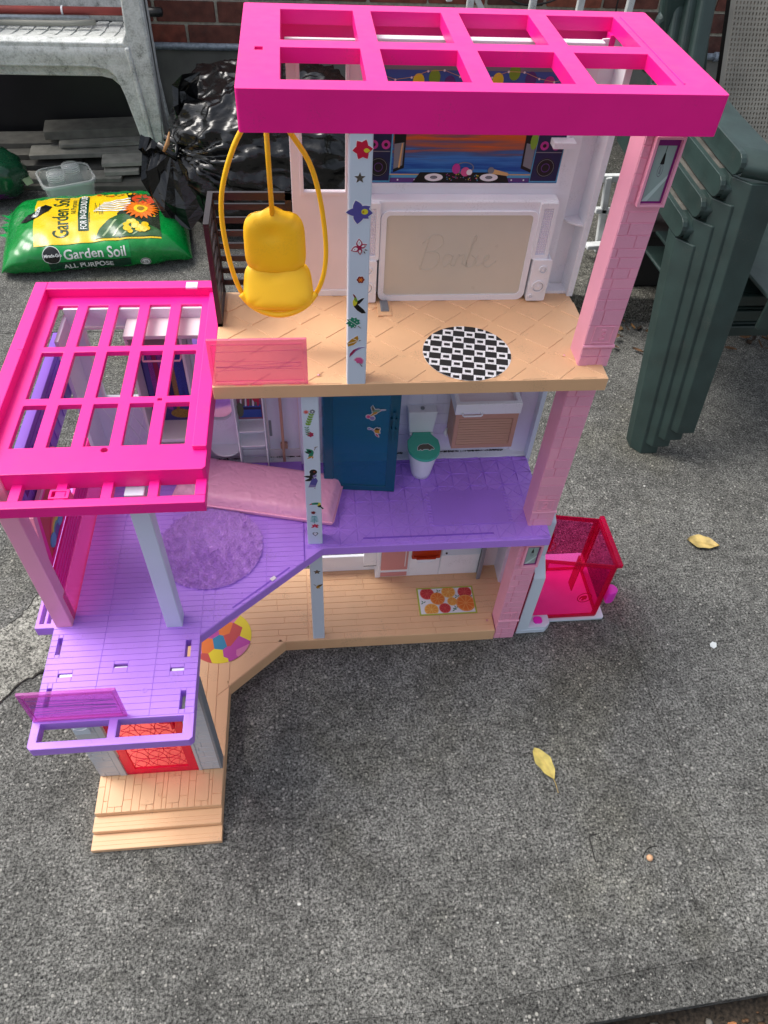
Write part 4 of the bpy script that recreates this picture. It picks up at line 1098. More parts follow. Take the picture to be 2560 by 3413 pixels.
# ---- porch front wall and front door
YP = -0.2375
pwall = MB().plate(rect(-0.3600, -0.1535, Z1 - 0.001, Z2B + 0.001), [[(-0.3150, Z1 - 0.0005), (-0.1925, Z1 - 0.0005), (-0.1925, 0.290), (-0.3150, 0.290)]], YP, YP + 0.0050, 'Y').build('porch_wall', GREYP, house, 0.0008)
MB().box(-0.1570, -0.1520, YP - 0.001, -0.2155, Z1 - 0.001, Z2B + 0.001).build('porch_wall_side', MGREY, house, 0.0008)
rb_ = random.Random(21)
for xa, xb in ((-0.3595, -0.3260), (-0.1860, -0.1545)):
    for (a, b_, c, d, rnd) in bricks(xa, xb, Z1 + 0.001, 0.315, 51 if xa < -0.3 else 52):
        t = MB().bump_tile([(a + 0.0003, c + 0.0003), (b_ - 0.0003, c + 0.0003), (b_ - 0.0003, d - 0.0003), (a + 0.0003, d - 0.0003)], 0, 0.0009, 0.0005)
        t.v = [(x, YP - z, y) for x, y, z in t.v]
        t.build('brick', GREYP, pwall)
for xa, xb in ((-0.3255, -0.3155), (-0.1920, -0.1868)):
    MB().box(xa, xb, YP - 0.0018, YP + 0.001, Z1, 0.300).build('door_jamb', GREYP, pwall, 0.0006)
mbx = MB().plate(rrect(-0.3560, -0.3320, 0.2080, 0.2320, 0.002, 3), [], YP - 0.004, YP - 0.0005, 'Y').build('mail_box', LBLUE, pwall, 0.0012)
MB().tube([(-0.3540 + 0.0205 * k / 8, YP - 0.0046, 0.2295 - 0.0060 * sin(pi * k / 8)) for k in range(9)], 0.0007, 5).build('mail_flap', WHITE, mbx, smooth=True)
fd = MB().plate([(-0.3140, Z1 + 0.0005), (-0.1930, Z1 + 0.0005), (-0.1930, 0.288), (-0.3120, 0.288), (-0.3120, 0.1070), (-0.3140, 0.1050)], [rect(-0.2975, -0.2075, 0.0540, 0.1500), rect(-0.2975, -0.2075, 0.1560, 0.2750)], YP - 0.001, YP + 0.0035, 'Y').build('front_door', DOORRED2, house, 0.0007)
MB().plate(rect(-0.2978, -0.2072, 0.0537, 0.2753), [], YP + 0.0008, YP + 0.0018, 'Y').build('pane', DOORRED, fd)
for i in range(-1, 4):
    for j in range(-1, 7):
        cx, cz = -0.2975 + 0.030 + 0.030 * i * 1.0, 0.054 + 0.037 * j
        pts = []
        for k in range(25):
            x, z = cx + 0.030 * cos(2 * pi * k / 24), cz + 0.037 * sin(2 * pi * k / 24)
            if -0.2970 < x < -0.2080 and 0.0545 < z < 0.2745: pts.append((x, YP + 0.0005, z))
            else:
                if len(pts) > 2: MB().tube(pts, 0.0006, 4).build('tracery', DOORRED2, fd)
                pts = []
        if len(pts) > 2 and (i + j) % 2 == 0: MB().tube(pts, 0.0006, 4).build('tracery', DOORRED2, fd)
b = MB(); b.box(-0.2240, -0.2060, YP - 0.008, YP - 0.001, 0.2340, 0.2400); b.box(-0.2085, -0.2040, YP - 0.008, YP, 0.2130, 0.2400)
b.build('door_handle', RCLEAR2, fd, 0.0008)

# ---- lift tower with its clear red car
lt = MB()
lt.box(0.4340, 0.4575, 0.0200, 0.0620, 0.0005, 0.1950)
lt.add([(0.434, 0.020, 0.195), (0.4575, 0.020, 0.195), (0.4575, 0.062, 0.195), (0.434, 0.062, 0.195), (0.434, 0.040, 0.240), (0.4520, 0.040, 0.240), (0.4520, 0.062, 0.240), (0.434, 0.062, 0.240)],
       [(3, 2, 1, 0), (4, 5, 6, 7), (0, 1, 5, 4), (1, 2, 6, 5), (2, 3, 7, 6), (3, 0, 4, 7)])
lt.box(0.4340, 0.4520, 0.0400, 0.0620, 0.2400, 0.3350)
lt.add([(0.434, 0.040, 0.335), (0.452, 0.040, 0.335), (0.452, 0.062, 0.335), (0.434, 0.062, 0.335), (0.434, 0.056, 0.362), (0.446, 0.056, 0.362), (0.446, 0.062, 0.362), (0.434, 0.062, 0.362)],
       [(3, 2, 1, 0), (4, 5, 6, 7), (0, 1, 5, 4), (1, 2, 6, 5), (2, 3, 7, 6), (3, 0, 4, 7)])
tower = lt.build('lift_tower', LBLUE, house, 0.0010)
MB().box(0.4282, 0.4335, 0.0220, 0.0600, 0.0030, 0.2100).build('lift_track', RCLEAR2, tower)
fb = MB().plate([(0.4340, 0.0205), (0.4955, 0.0205), (0.5060, 0.0300), (0.5060, 0.0500), (0.4340, 0.0500)], [], 0.0005, 0.0210).build('lift_foot', LBLUE, tower, 0.0022)
MB().plate(rrect(0.4720, 0.4905, 0.0285, 0.0455, 0.006, 5), [], 0.0208, 0.0232).build('button', MAG, tower, 0.0008)
MB().box(0.440, 0.494, 0.0192, 0.0206, 0.0120, 0.0135).build('foot_ridge', LBLUE, tower, 0.0003)
MB().plate(rrect(0.4500, 0.6310, 0.0440, 0.2200, 0.006, 4), [], 0.0005, 0.0060).build('lift_base', LBLUE, tower, 0.0010)
def wallq(a, b, za, zb, t, name, mat, parent, inner=0.010, pane=RCLEAR):
    """upright clear wall between two ground points, top sloping from za to zb, with a thicker rim"""
    a = Vector(a); b = Vector(b); d = b - a; Lw = d.length; ang = atan2(d.y, d.x)
    M = Matrix.Translation((a.x, a.y, 0.0062)) @ Matrix.Rotation(ang, 4, 'Z')
    i = inner
    o = MB().plate([(0, 0), (Lw, 0), (Lw, zb), (0, za)], [[(i, i), (Lw - i, i), (Lw - i, zb - i), (i, za - i)]], -t / 2, t / 2, 'Y').xform(M).build(name, mat, parent, 0.0006)
    MB().plate([(i, i), (Lw - i, i), (Lw - i, zb - i), (i, za - i)], [], -t / 5, t / 5, 'Y').xform(M).build('pane', pane, o)
    return o, M, Lw
car = None
fw, M1, L1 = wallq((0.4600, 0.0510), (0.6120, 0.0510), 0.2060, 0.1760, 0.0030, 'lift_car_front', RCLEAR2, tower)
rw, M2, L2 = wallq((0.6125, 0.0520), (0.6125, 0.1720), 0.1760, 0.1740, 0.0050, 'lift_car_side', RCLEAR2, tower)
kw, M3, L3 = wallq((0.6120, 0.1730), (0.4650, 0.1730), 0.1740, 0.2000, 0.0030, 'lift_car_back', RCLEAR2, tower)
MB().box(0.4620, 0.6100, 0.0540, 0.1710, 0.0062, 0.0100).build('lift_car_floor', plastic('lift_floor_pink', (0.92, 0.66, 0.90), 0.35), tower)
MB().box(0.5380, 0.5400, 0.053, 0.075, 0.100, 0.190).build('lift_car_fin', RCLEAR2, tower)
MB().box(0.5060, 0.5085, 0.150, 0.1715, 0.110, 0.198).build('lift_car_fin', RCLEAR2, tower)
MB().box(0.5120, 0.5150, 0.150, 0.1715, 0.110, 0.160).build('lift_car_fin', RCLEAR2, tower)
MB().beam((0.6165, 0.0470, 0.1830), (0.6165, 0.1770, 0.1810), 0.0100, 0.0100).build('lift_car_rim', RCLEAR2, tower, 0.0010)
MB().plate([(0.6130, 0.0380), (0.6300, 0.0400), (0.6380, 0.0500), (0.6300, 0.0640), (0.6155, 0.0640)], [], 0.066, 0.104).build('lift_latch', MAG, tower, 0.005)
def emblem(M, Lw, cx, cz, parent, side):
    b = MB(); y = -0.0020 * side
    b.plate(circ(cx, cz, 0.0155, 28, 0.0165), [circ(cx, cz, 0.0137, 28, 0.0147)], y - 0.0004, y + 0.0004, 'Y')
    head = [(-0.006, -0.009), (-0.001, -0.0105), (0.001, -0.006), (0.004, -0.0055), (0.005, -0.001), (0.0045, 0.004), (0.001, 0.007), (-0.004, 0.0070), (-0.009, 0.004), (-0.0105, -0.001), (-0.010, -0.007), (-0.0075, -0.003), (-0.005, 0.001), (-0.004, -0.004)]
    b.plate([(cx + x * side, cz + z) for x, z in head], [], y - 0.0004, y + 0.0004, 'Y')
    b.xform(M).build('emblem', RCLEAR2, parent)
emblem(M1, L1, 0.1110, 0.0730, fw, 1)
emblem(M3, L3, 0.090, 0.0900, kw, -1)

# ------------------------------------------------------------------ stickers on the posts
def petal(cx, cz, ang, L_, w, n=10, tip=1.0):
    pts = []
    for k in range(n + 1):
        t = k / n
        pts.append((t * L_, w * sin(pi * t ** 0.8) * 0.5))
    for k in range(n - 1, 0, -1):
        t = k / n
        pts.append((t * L_, -w * sin(pi * t ** 0.8) * 0.5))
    ca, sa = cos(ang), sin(ang)
    return [(cx + x * ca - z * sa, cz + x * sa + z * ca) for x, z in pts]

def grow(poly, d):
    """outline pushed outwards (white sticker margin)"""
    s = 1 if area(poly) > 0 else -1
    out = []
    n = len(poly)
    for i in range(n):
        a = Vector(poly[i - 1]); p = Vector(poly[i]); c = Vector(poly[(i + 1) % n])
        t = (c - a)
        if t.length < 1e-9: continue
        t.normalize()
        out.append((p.x + t.y * d * s, p.y - t.x * d * s))
    return out

def sticker(name, parent, y, layers, M=None, margin=0.0009, label=None):
    """layers: (material, polygon); a white margin is laid under every layer"""
    b = MB(); mats = [S_WHITE]
    for i, (m, poly) in enumerate(layers):
        if margin: b.plate(grow(poly, margin), [], y - 0.0002 - 0.000003 * i, y + 0.0003, 'Y', 0)
    for i, (m, poly) in enumerate(layers):
        if m not in mats: mats.append(m)
        b.plate(poly, [], y - 0.00030 - 0.00004 * (i + 1), y + 0.0002, 'Y', mats.index(m))
    if M: b.xform(M)
    o = b.build(name, mats, parent)
    if label: o['label'] = label
    return o

y3 = 0.0005
# red flower, foil star, violet orchid, crimson butterfly, small flower, toucan, monstera, moth, petal, pink bloom
cx, cz = 0.0895, 0.9930
sticker('flower_sticker', post3, y3, [(S_RED, petal(cx, cz, radians(a), 0.0105, 0.0080)) for a in (5, 70, 125, 185, 245, 300)] + [(S_YEL, petal(cx + 0.001, cz - 0.0005, radians(-5), 0.0070, 0.0045))], margin=0.0007, label='red flower sticker with a yellow petal')
cx, cz = 0.0872, 0.9640
sticker('star_sticker', post3, y3, [(S_FOIL, [(cx + (0.0062 if k % 2 == 0 else 0.0027) * sin(pi * k / 5), cz + (0.0062 if k % 2 == 0 else 0.0027) * cos(pi * k / 5)) for k in range(10)])], margin=0.0003, label='foil star sticker')
cx, cz = 0.0872, 0.9270
sticker('flower_sticker', post3, y3, [(S_PLUM, petal(cx, cz, radians(a), l_, w)) for a, l_, w in ((108, 0.0135, 0.0105), (182, 0.0145, 0.0085), (262, 0.0140, 0.0110), (28, 0.0135, 0.0085), (-5, 0.0150, 0.0110), (-35, 0.0130, 0.0080))]
        + [(S_YEL, circ(cx + 0.0060, cz + 0.0003, 0.0038, 16, 0.0032)), (S_OCHRE, circ(cx + 0.0044, cz, 0.0013, 10))], label='violet orchid sticker')
cx, cz = 0.0885, 0.8850
L_ = []
for a, l_, w in ((95, 0.0110, 0.0072), (200, 0.0105, 0.0072), (28, 0.0092, 0.0052), (275, 0.0088, 0.0055)):
    L_.append((S_CRIM, petal(cx, cz, radians(a), l_, w)))
    p2 = petal(cx + 0.0022 * cos(radians(a)), cz + 0.0022 * sin(radians(a)), radians(a), l_ - 0.0036, w - 0.0028)
    L_.append((S_WHITE, p2)); L_.append((S_SAGE, circ(cx + 0.006 * cos(radians(a)), cz + 0.006 * sin(radians(a)), 0.0006, 6)))
L_ += [(S_CRIM, circ(cx, cz, 0.0024, 12)), (S_BLACK, petal(cx + 0.0055, cz - 0.0024, radians(-8), 0.0036, 0.0010)), (S_BLACK, petal(cx + 0.0045, cz - 0.0040, radians(-55), 0.0038, 0.0010))]
sticker('butterfly_sticker', post3, y3, L_, margin=0.0006, label='crimson butterfly sticker')
cx, cz = 0.0905, 0.8445
sticker('flower_sticker', post3, y3, [(S_DRED, circ(cx + 0.0028 * cos(k * pi / 3), cz + 0.0028 * sin(k * pi / 3), 0.0019, 10)) for k in range(6)] + [(S_ORANGE, petal(cx, cz, k * pi / 3, 0.0034, 0.0011, 5)) for k in range(6)], margin=0.0007, label='small dark flower sticker')
cx, cz = 0.0850, 0.8150
sticker('bird_sticker', post3, y3, [(S_BLACK, [(cx - 0.0030, cz - 0.0040), (cx + 0.0020, cz - 0.0030), (cx + 0.0100, cz - 0.0110), (cx + 0.0130, cz - 0.0160), (cx + 0.0080, cz - 0.0165), (cx + 0.0020, cz - 0.0120), (cx - 0.0015, cz - 0.0075)]),
                                    (S_BLACK, [(cx + 0.0008, cz - 0.0040), (cx + 0.0022, cz + 0.0010), (cx + 0.0075, cz + 0.0045), (cx + 0.0105, cz + 0.0050), (cx + 0.0080, cz + 0.0010), (cx + 0.0045, cz - 0.0030)]),
                                    (S_YEL, [(cx - 0.0030, cz - 0.0050), (cx - 0.0035, cz + 0.0005), (cx - 0.0018, cz + 0.0045), (cx + 0.0022, cz + 0.0020), (cx + 0.0018, cz - 0.0025), (cx - 0.0008, cz - 0.0060)]),
                                    (S_LGRN, [(cx - 0.0018, cz + 0.0030), (cx - 0.0016, cz + 0.0065), (cx + 0.0005, cz + 0.0062), (cx + 0.0028, cz + 0.0010), (cx + 0.0005, cz - 0.0005)]),
                                    (S_DRED, [(cx - 0.0035, cz + 0.0105), (cx - 0.0018, cz + 0.0098), (cx + 0.0008, cz + 0.0060), (cx - 0.0016, cz + 0.0058)])], margin=0.0005, label='flying toucan sticker')
cx, cz = 0.0835, 0.7855
lobes = []
for a, l_, w in ((150, 0.0095, 0.0060), (185, 0.0098, 0.0056), (215, 0.0090, 0.0052), (110, 0.0088, 0.0058), (70, 0.0080, 0.0056), (30, 0.0082, 0.0060), (-5, 0.0078, 0.0056), (245, 0.0088, 0.0056), (280, 0.0078, 0.0054)):
    lobes.append((S_GRN, petal(cx, cz, radians(a), l_, w)))
lobes.append((S_GRN, circ(cx - 0.0005, cz, 0.0056, 16, 0.0050)))
lobes.append((S_WHITE, [(cx - 0.0065, cz + 0.0042), (cx + 0.0050, cz - 0.0048), (cx + 0.0054, cz - 0.0044), (cx - 0.0062, cz + 0.0046)]))
for dx, dz in ((-0.003, -0.002), (0.0005, 0.004), (0.0035, 0.001), (0.001, -0.005)): lobes.append((S_WHITE, circ(cx + dx, cz + dz, 0.0007, 8)))
lobes.append((S_BROWN, [(cx + 0.0048, cz - 0.0050), (cx + 0.0085, cz - 0.0082), (cx + 0.0088, cz - 0.0078), (cx + 0.0052, cz - 0.0044)]))
sticker('leaf_sticker', post3, y3, lobes, margin=0.0005, label='green leaf sticker')
cx, cz = 0.0805, 0.7585
sticker('butterfly_sticker', post3, y3, [(S_OCHRE, [(cx - 0.0050, cz - 0.0035), (cx - 0.0005, cz + 0.0022), (cx + 0.0040, cz + 0.0052), (cx + 0.0078, cz + 0.0078), (cx + 0.0090, cz + 0.0030), (cx + 0.0070, cz - 0.0020), (cx + 0.0030, cz - 0.0060), (cx - 0.0040, cz - 0.0085)]),
                                         (S_WHITE, [(cx - 0.0045, cz - 0.0048), (cx + 0.0070, cz - 0.0010), (cx + 0.0072, cz - 0.0004), (cx - 0.0046, cz - 0.0040)]), (S_WHITE, [(cx + 0.0020, cz + 0.0032), (cx + 0.0074, cz + 0.0002), (cx + 0.0076, cz + 0.0008), (cx + 0.0026, cz + 0.0038)]),
                                         (S_BROWN, petal(cx + 0.0090, cz - 0.0005, radians(30), 0.0036, 0.0010))], margin=0.0005, label='ochre moth sticker')
cx, cz = 0.0870, 0.7430
sticker('petal_sticker', post3, y3, [(S_LAV, [(cx - 0.0090, cz - 0.0100), (cx - 0.0082, cz - 0.0040), (cx - 0.0040, cz + 0.0020), (cx + 0.0030, cz + 0.0055), (cx + 0.0120, cz + 0.0062), (cx + 0.0060, cz + 0.0038), (cx + 0.0000, cz + 0.0000), (cx - 0.0045, cz - 0.0055)]),
                                     (S_CRIM, [(cx - 0.0086, cz - 0.0090), (cx - 0.0076, cz - 0.0040), (cx - 0.0036, cz + 0.0016), (cx + 0.0030, cz + 0.0046), (cx - 0.0005, cz + 0.0014), (cx - 0.0052, cz - 0.0050)])], margin=0.0004, label='curved mauve petal sticker')
cx, cz = 0.0900, 0.7270
sticker('flower_sticker', post3, y3, [(S_PINK, petal(cx, cz, radians(160 - 15.5 * k), 0.0072, 0.0016, 5)) for k in range(14)] + [(S_PINK, circ(cx, cz, 0.0030, 12)), (S_GREY, [(cx, cz - 0.001), (cx + 0.0058, cz - 0.0080), (cx + 0.0040, cz - 0.0084)])], margin=0.0004, label='pink thistle bloom sticker')
y2 = 0.0100
def ys(px_, py_): pass
# second storey post
cx, cz = 0.0198, 0.6345
sticker('flower_sticker', post2, y2, [(S_ORANGE if k % 2 else S_PINK, petal(cx, cz, k * pi / 5, 0.0042, 0.0011, 5)) for k in range(10)] + [(S_RED, circ(cx, cz, 0.0008, 8))], margin=0, label='orange daisy sticker')
cx, cz = 0.0285, 0.6350
sticker('flower_sticker', post2, y2, [(S_GREY, circ(cx + 0.0026 * cos(k * pi / 4), cz + 0.0026 * sin(k * pi / 4), 0.0012, 8)) for k in range(8)] + [(S_GREY, circ(cx, cz, 0.0024, 12)), (S_WHITE, circ(cx, cz, 0.0012, 10))], margin=0, label='grey daisy sticker')
def sprig(x0, z0, dx, dz, n_, m, ln, wd, name, lab):
    L2 = []
    for k in range(n_):
        t = k / max(1, n_ - 1)
        px_, pz_ = x0 + dx * t, z0 + dz * t
        for s_ in (-1, 1): L2.append((m, petal(px_, pz_, radians(90 + s_ * 48) + atan2(dz, dx) + pi / 2, ln, wd, 6)))
    L2.append((m, [(x0, z0), (x0 + dx, z0 + dz), (x0 + dx + 0.0005, z0 + dz), (x0 + 0.0005, z0)]))
    sticker(name, post2, y2, L2, margin=0, label=lab)
sprig(0.0262, 0.6280, -0.0050, -0.0175, 5, S_LGRN, 0.0052, 0.0030, 'leaf_sticker', 'lime leaf sprig sticker')
sprig(0.0200, 0.6040, 0.0012, -0.0130, 4, S_SAGE, 0.0046, 0.0018, 'leaf_sticker', 'sage leaf sprig sticker')
cx, cz = 0.0246, 0.5920
sticker('flower_sticker', post2, y2, [(S_CRIM, petal(cx, cz, radians(30 + 60 * k), 0.0052, 0.0044, 6)) for k in range(6)], margin=0.0003, label='crimson six petal flower sticker')
cx, cz = 0.0245, 0.5600
sticker('butterfly_sticker', post2, y2, [(S_GRN, petal(cx + 0.0035, cz - 0.0065, radians(135), 0.0150, 0.0085)), (S_GRN, petal(cx + 0.0035, cz - 0.0065, radians(158), 0.0140, 0.0060)), (S_GRN, petal(cx + 0.0030, cz - 0.0065, radians(215), 0.0095, 0.0060)),
                                         (S_BLACK, petal(cx + 0.0005, cz - 0.0040, radians(135), 0.0075, 0.0042)), (S_BLACK, petal(cx - 0.0030, cz - 0.0050, radians(158), 0.0060, 0.0028)), (S_OCHRE, petal(cx + 0.0015, cz - 0.0110, radians(215), 0.0095, 0.0030)), (S_OCHRE, petal(cx + 0.0022, cz - 0.0115, radians(265), 0.0050, 0.0022)),
                                         (S_BROWN, petal(cx + 0.0045, cz + 0.0005, radians(70), 0.0085, 0.0009)), (S_BROWN, petal(cx + 0.0045, cz + 0.0060, radians(20), 0.0060, 0.0009))], margin=0.0004, label='green butterfly sticker')
cx, cz = 0.0265, 0.5150
sticker('bird_sticker', post2, y2, [(S_BLACK, circ(cx, cz, 0.0058, 16)), (S_BLACK, [(cx - 0.0045, cz - 0.002), (cx + 0.003, cz - 0.004), (cx + 0.0, cz - 0.014), (cx - 0.0070, cz - 0.0135)]), (S_BLACK, petal(cx - 0.003, cz - 0.0105, radians(170), 0.0120, 0.0045)), (S_BLACK, petal(cx - 0.001, cz - 0.0150, radians(195), 0.0130, 0.0055)),
                                    (S_LAV, [(cx - 0.001, cz - 0.0070), (cx + 0.0052, cz - 0.0050), (cx + 0.0045, cz - 0.0110), (cx - 0.001, cz - 0.0120)]), (S_PLUM, [(cx - 0.0025, cz - 0.0150), (cx + 0.0040, cz - 0.0125), (cx + 0.0065, cz - 0.0190), (cx + 0.0035, cz - 0.0290), (cx - 0.0065, cz - 0.0265)]),
                                    (S_LAV, [(cx - 0.0065, cz - 0.0265), (cx + 0.0035, cz - 0.0290), (cx + 0.0025, cz - 0.0330), (cx - 0.0085, cz - 0.0330)]), (S_DRED, circ(cx + 0.0015, cz + 0.0008, 0.0016, 10)), (S_OCHRE, circ(cx + 0.0014, cz + 0.0010, 0.0006, 8)), (S_BLACK, circ(cx + 0.0015, cz - 0.0352, 0.0007, 8))], margin=0.0005, label='dark bird on a violet perch sticker')
cx, cz = 0.0280, 0.4430
sticker('bird_sticker', post2, y2, [(S_GRN, [(cx - 0.0060, cz - 0.0020), (cx - 0.0060, cz + 0.0022), (cx - 0.001, cz + 0.0032), (cx + 0.0050, cz + 0.0030), (cx + 0.0048, cz - 0.0018)]), (S_RED, [(cx - 0.0058, cz + 0.0022), (cx - 0.0105, cz - 0.0022), (cx - 0.0060, cz - 0.0014)]),
                                    (S_YEL, [(cx + 0.0046, cz + 0.0030), (cx + 0.0085, cz + 0.0018), (cx + 0.0075, cz - 0.0045), (cx + 0.0020, cz - 0.0052), (cx + 0.0046, cz - 0.0012)]), (S_BLACK, [(cx + 0.0028, cz - 0.0052), (cx + 0.0085, cz - 0.0020), (cx + 0.0094, cz - 0.0070), (cx + 0.0132, cz - 0.0125), (cx + 0.0105, cz - 0.0125), (cx + 0.0078, cz - 0.0085), (cx + 0.0050, cz - 0.0085)])], margin=0.0005, label='toucan head sticker')
cx, cz = 0.0240, 0.4220
sticker('flower_sticker', post2, y2, [(S_DRED, petal(cx, cz, k * pi / 4, 0.0042, 0.0017, 5)) for k in range(8)], margin=0, label='small red star flower sticker')
cx, cz = 0.0252, 0.3960
L2 = [(S_TEAL, [(cx - 0.0005, cz), (cx + 0.0005, cz), (cx + 0.0003, cz + 0.0185), (cx - 0.0003, cz + 0.0185)])]
for k in range(5):
    for s_ in (-1, 1): L2.append((S_TEAL, petal(cx, cz + 0.0022 + 0.0034 * k, radians(90 - s_ * 66), 0.0076 - 0.0006 * k, 0.0012, 5)))
sticker('leaf_sticker', post2, y2, L2, margin=0, label='teal fern sticker')
cx, cz = 0.0258, 0.3880
sticker('flower_sticker', post2, y2, [(S_RED, petal(cx, cz, radians(a), 0.0068, 0.0030, 6)) for a in (10, 40, 90, 140, 205, 325)] + [(S_PINK, circ(cx, cz + 0.0005, 0.0014, 10))], margin=0, label='red lily sticker')
cx, cz = 0.0260, 0.3680
H = [(cx + 0.0003 * 16 * sin(t) ** 3, cz + 0.00037 * (13 * cos(t) - 5 * cos(2 * t) - 2 * cos(3 * t) - cos(4 * t))) for t in [2 * pi * k / 28 for k in range(28)]]
h2 = [(cx + (x - cx) * 0.55, cz + (z - cz) * 0.55 + 0.0003) for x, z in H]
sticker('heart_sticker', post2, y2, [(S_GREY, H), (S_WHITE, h2)], margin=0, label='grey outlined heart sticker')
# ground storey post
cx, cz = 0.0262, 0.2570
sticker('flower_sticker', post1, 0.0142, [(S_BROWN, petal(cx, cz, radians(90 + 72 * k), 0.0066, 0.0034, 6)) for k in range(5)] + [(S_ORANGE, circ(cx, cz, 0.0010, 8))], margin=0.0003, label='bronze star flower sticker')
cx, cz = 0.0272, 0.2150
sticker('butterfly_sticker', post1, 0.0142, [(S_OCHRE, petal(cx - 0.0030, cz - 0.0050, radians(38), 0.0140, 0.0062)), (S_BLACK, petal(cx - 0.0005, cz - 0.0025, radians(38), 0.0110, 0.0030)), (S_OCHRE, petal(cx - 0.0030, cz - 0.0020, radians(290), 0.0080, 0.0034)), (S_OCHRE, petal(cx - 0.0028, cz - 0.0030, radians(320), 0.0090, 0.0028)),
                                            (S_BROWN, petal(cx - 0.0035, cz - 0.0010, radians(125), 0.0080, 0.0007))], margin=0, label='black and gold butterfly sticker')
# on the shower door and the toilet lid
b_door = [(S_BROWN, [(-0.004, 0.002), (-0.0065, 0.010), (-0.0045, 0.0145), (-0.0005, 0.006), (0.002, 0.002)]), (S_SAGE, [(-0.005, 0.001), (0.000, 0.006), (0.006, 0.007), (0.009, 0.004), (0.004, 0.000), (-0.002, -0.003)]), (S_OCHRE, [(-0.001, 0.001), (0.004, 0.002), (0.003, -0.002), (-0.006, -0.008), (-0.0085, -0.008)]),
          (S_LAV, petal(0.008, 0.0052, radians(8), 0.009, 0.0012)), (S_PINK, circ(-0.0105, -0.0095, 0.0036, 14)), (S_LAV, circ(-0.0040, -0.0125, 0.0040, 14)), (S_RED, circ(0.0085, 0.0045, 0.0008, 8)), (S_RED, circ(-0.0105, -0.0095, 0.0012, 8))]
sticker('bird_sticker', dr, -0.0002, b_door, Md @ Matrix.Translation((0.083, 0, 0.186)), margin=0.0010, label='hummingbird sticker')
b_door2 = [(S_OCHRE, petal(0.000, 0.000, radians(25), 0.0110, 0.0090)), (S_OCHRE, petal(0.000, 0.002, radians(-35), 0.0120, 0.0075)), (S_BLACK, petal(0.002, 0.002, radians(60), 0.0065, 0.0040)), (S_BLACK, petal(0.005, 0.002, radians(50), 0.0065, 0.0026)), (S_LAV, petal(0.001, 0.000, radians(145), 0.0105, 0.0018)),
           (S_LAV, circ(-0.0085, 0.0045, 0.0022, 10)), (S_CRIM, petal(0.002, -0.0055, radians(-52), 0.0100, 0.0030))]
sticker('butterfly_sticker', dr, -0.0002, b_door2, Md @ Matrix.Translation((0.083, 0, 0.146)), margin=0.0009, label='gold butterfly sticker')

# ------------------------------------------------------------------ loose toy furniture
# hanging chair
hc = thing('hanging_chair', 'yellow plastic egg shaped swing chair hanging under the big pink roof', 'swing chair')
YH = 0.088
hoop = []
ctrl = [(-0.0105, 1.012), (-0.028, 0.990), (-0.0480, 0.9580), (-0.0640, 0.9180), (-0.0702, 0.8840), (-0.0702, 0.8480), (-0.0660, 0.8080), (-0.0580, 0.7760), (-0.0440, 0.7560), (-0.0250, 0.7490), (-0.0105, 0.7475),
        (0.0070, 0.7500), (0.0260, 0.7580), (0.0400, 0.7730), (0.0490, 0.7960), (0.0530, 0.8250), (0.0520, 0.8600), (0.0460, 0.9050), (0.0350, 0.9430), (0.0150, 0.9750), (0.0, 1.000)]
def catmull(pts, k=4, closed=False):
    out = []; n_ = len(pts)
    rng = range(n_) if closed else range(n_ - 1)
    for i in rng:
        g = lambda j: pts[j % n_] if closed else pts[min(max(j, 0), n_ - 1)]
        p0, p1, p2, p3 = [Vector(g(i + d)) for d in (-1, 0, 1, 2)]
        for s_ in range(k):
            t = s_ / k
            out.append(0.5 * (2 * p1 + (p2 - p0) * t + (2 * p0 - 5 * p1 + 4 * p2 - p3) * t * t + (3 * p1 - p0 - 3 * p2 + p3) * t ** 3))
    if not closed: out.append(Vector(pts[-1]))
    return out
MB().tube([(p.x, YH, p.y) for p in catmull(ctrl)], 0.0031, 10).build('hoop', YELLOW, hc, smooth=True)
MB().tube([(-0.0105, YH + 0.001, 1.012), (-0.0108, YH + 0.004, 0.874)], 0.0031, 10).build('rod', YELLOW, hc, smooth=True)
MB().lathe([(0.004, 1.008), (0.006, 1.020), (0.004, 1.034)], -0.0105, YH, 16).build('hook', YELLOW, hc, smooth=True)
def cushion(w, h, t, name, M, top_bulge=0.0, taper=0.0, nx=22, nz=22):
    """rounded pillow, front swollen, in local x (width), z (height), -y front"""
    vs = []; fs = []
    for side in (0, 1):
        for j in range(nz + 1):
            for i in range(nx + 1):
                u = -1 + 2 * i / nx; v = -1 + 2 * j / nz
                # map square to rounded square
                mxx = max(abs(u), abs(v), 1e-6); pn = (abs(u) ** 3.8 + abs(v) ** 3.8) ** (1 / 3.8)
                kk = mxx / max(pn, 1e-6); uu = u * kk; vv = v * kk
                wd = w * (1 + taper * vv)
                e = max(0.0, (1 - abs(u) ** 5) * (1 - abs(v) ** 5)) ** 0.45
                dent = 0.0022 * math.exp(-((uu + 0.1) ** 2 / 0.10 + (vv - 0.35) ** 2 / 0.05)) + 0.0016 * math.exp(-((vv - 0.92) ** 2 / 0.01)) * abs(sin(u * 9))
                y = -t * e + dent if side == 0 else t * 0.35 * e
                z = vv * h / 2 + top_bulge * max(0, 1 - abs(u) * 2.6) * max(0, v) ** 6
                vs.append((uu * wd / 2, y, z))
    n1 = (nx + 1) * (nz + 1)
    for s in (0, 1):
        for j in range(nz):
            for i in range(nx):
                a = s * n1 + j * (nx + 1) + i
                q = (a, a + 1, a + nx + 2, a + nx + 1)
                fs.append(q if s == 0 else tuple(reversed(q)))
    b = MB().add(vs, fs).xform(M)
    return b
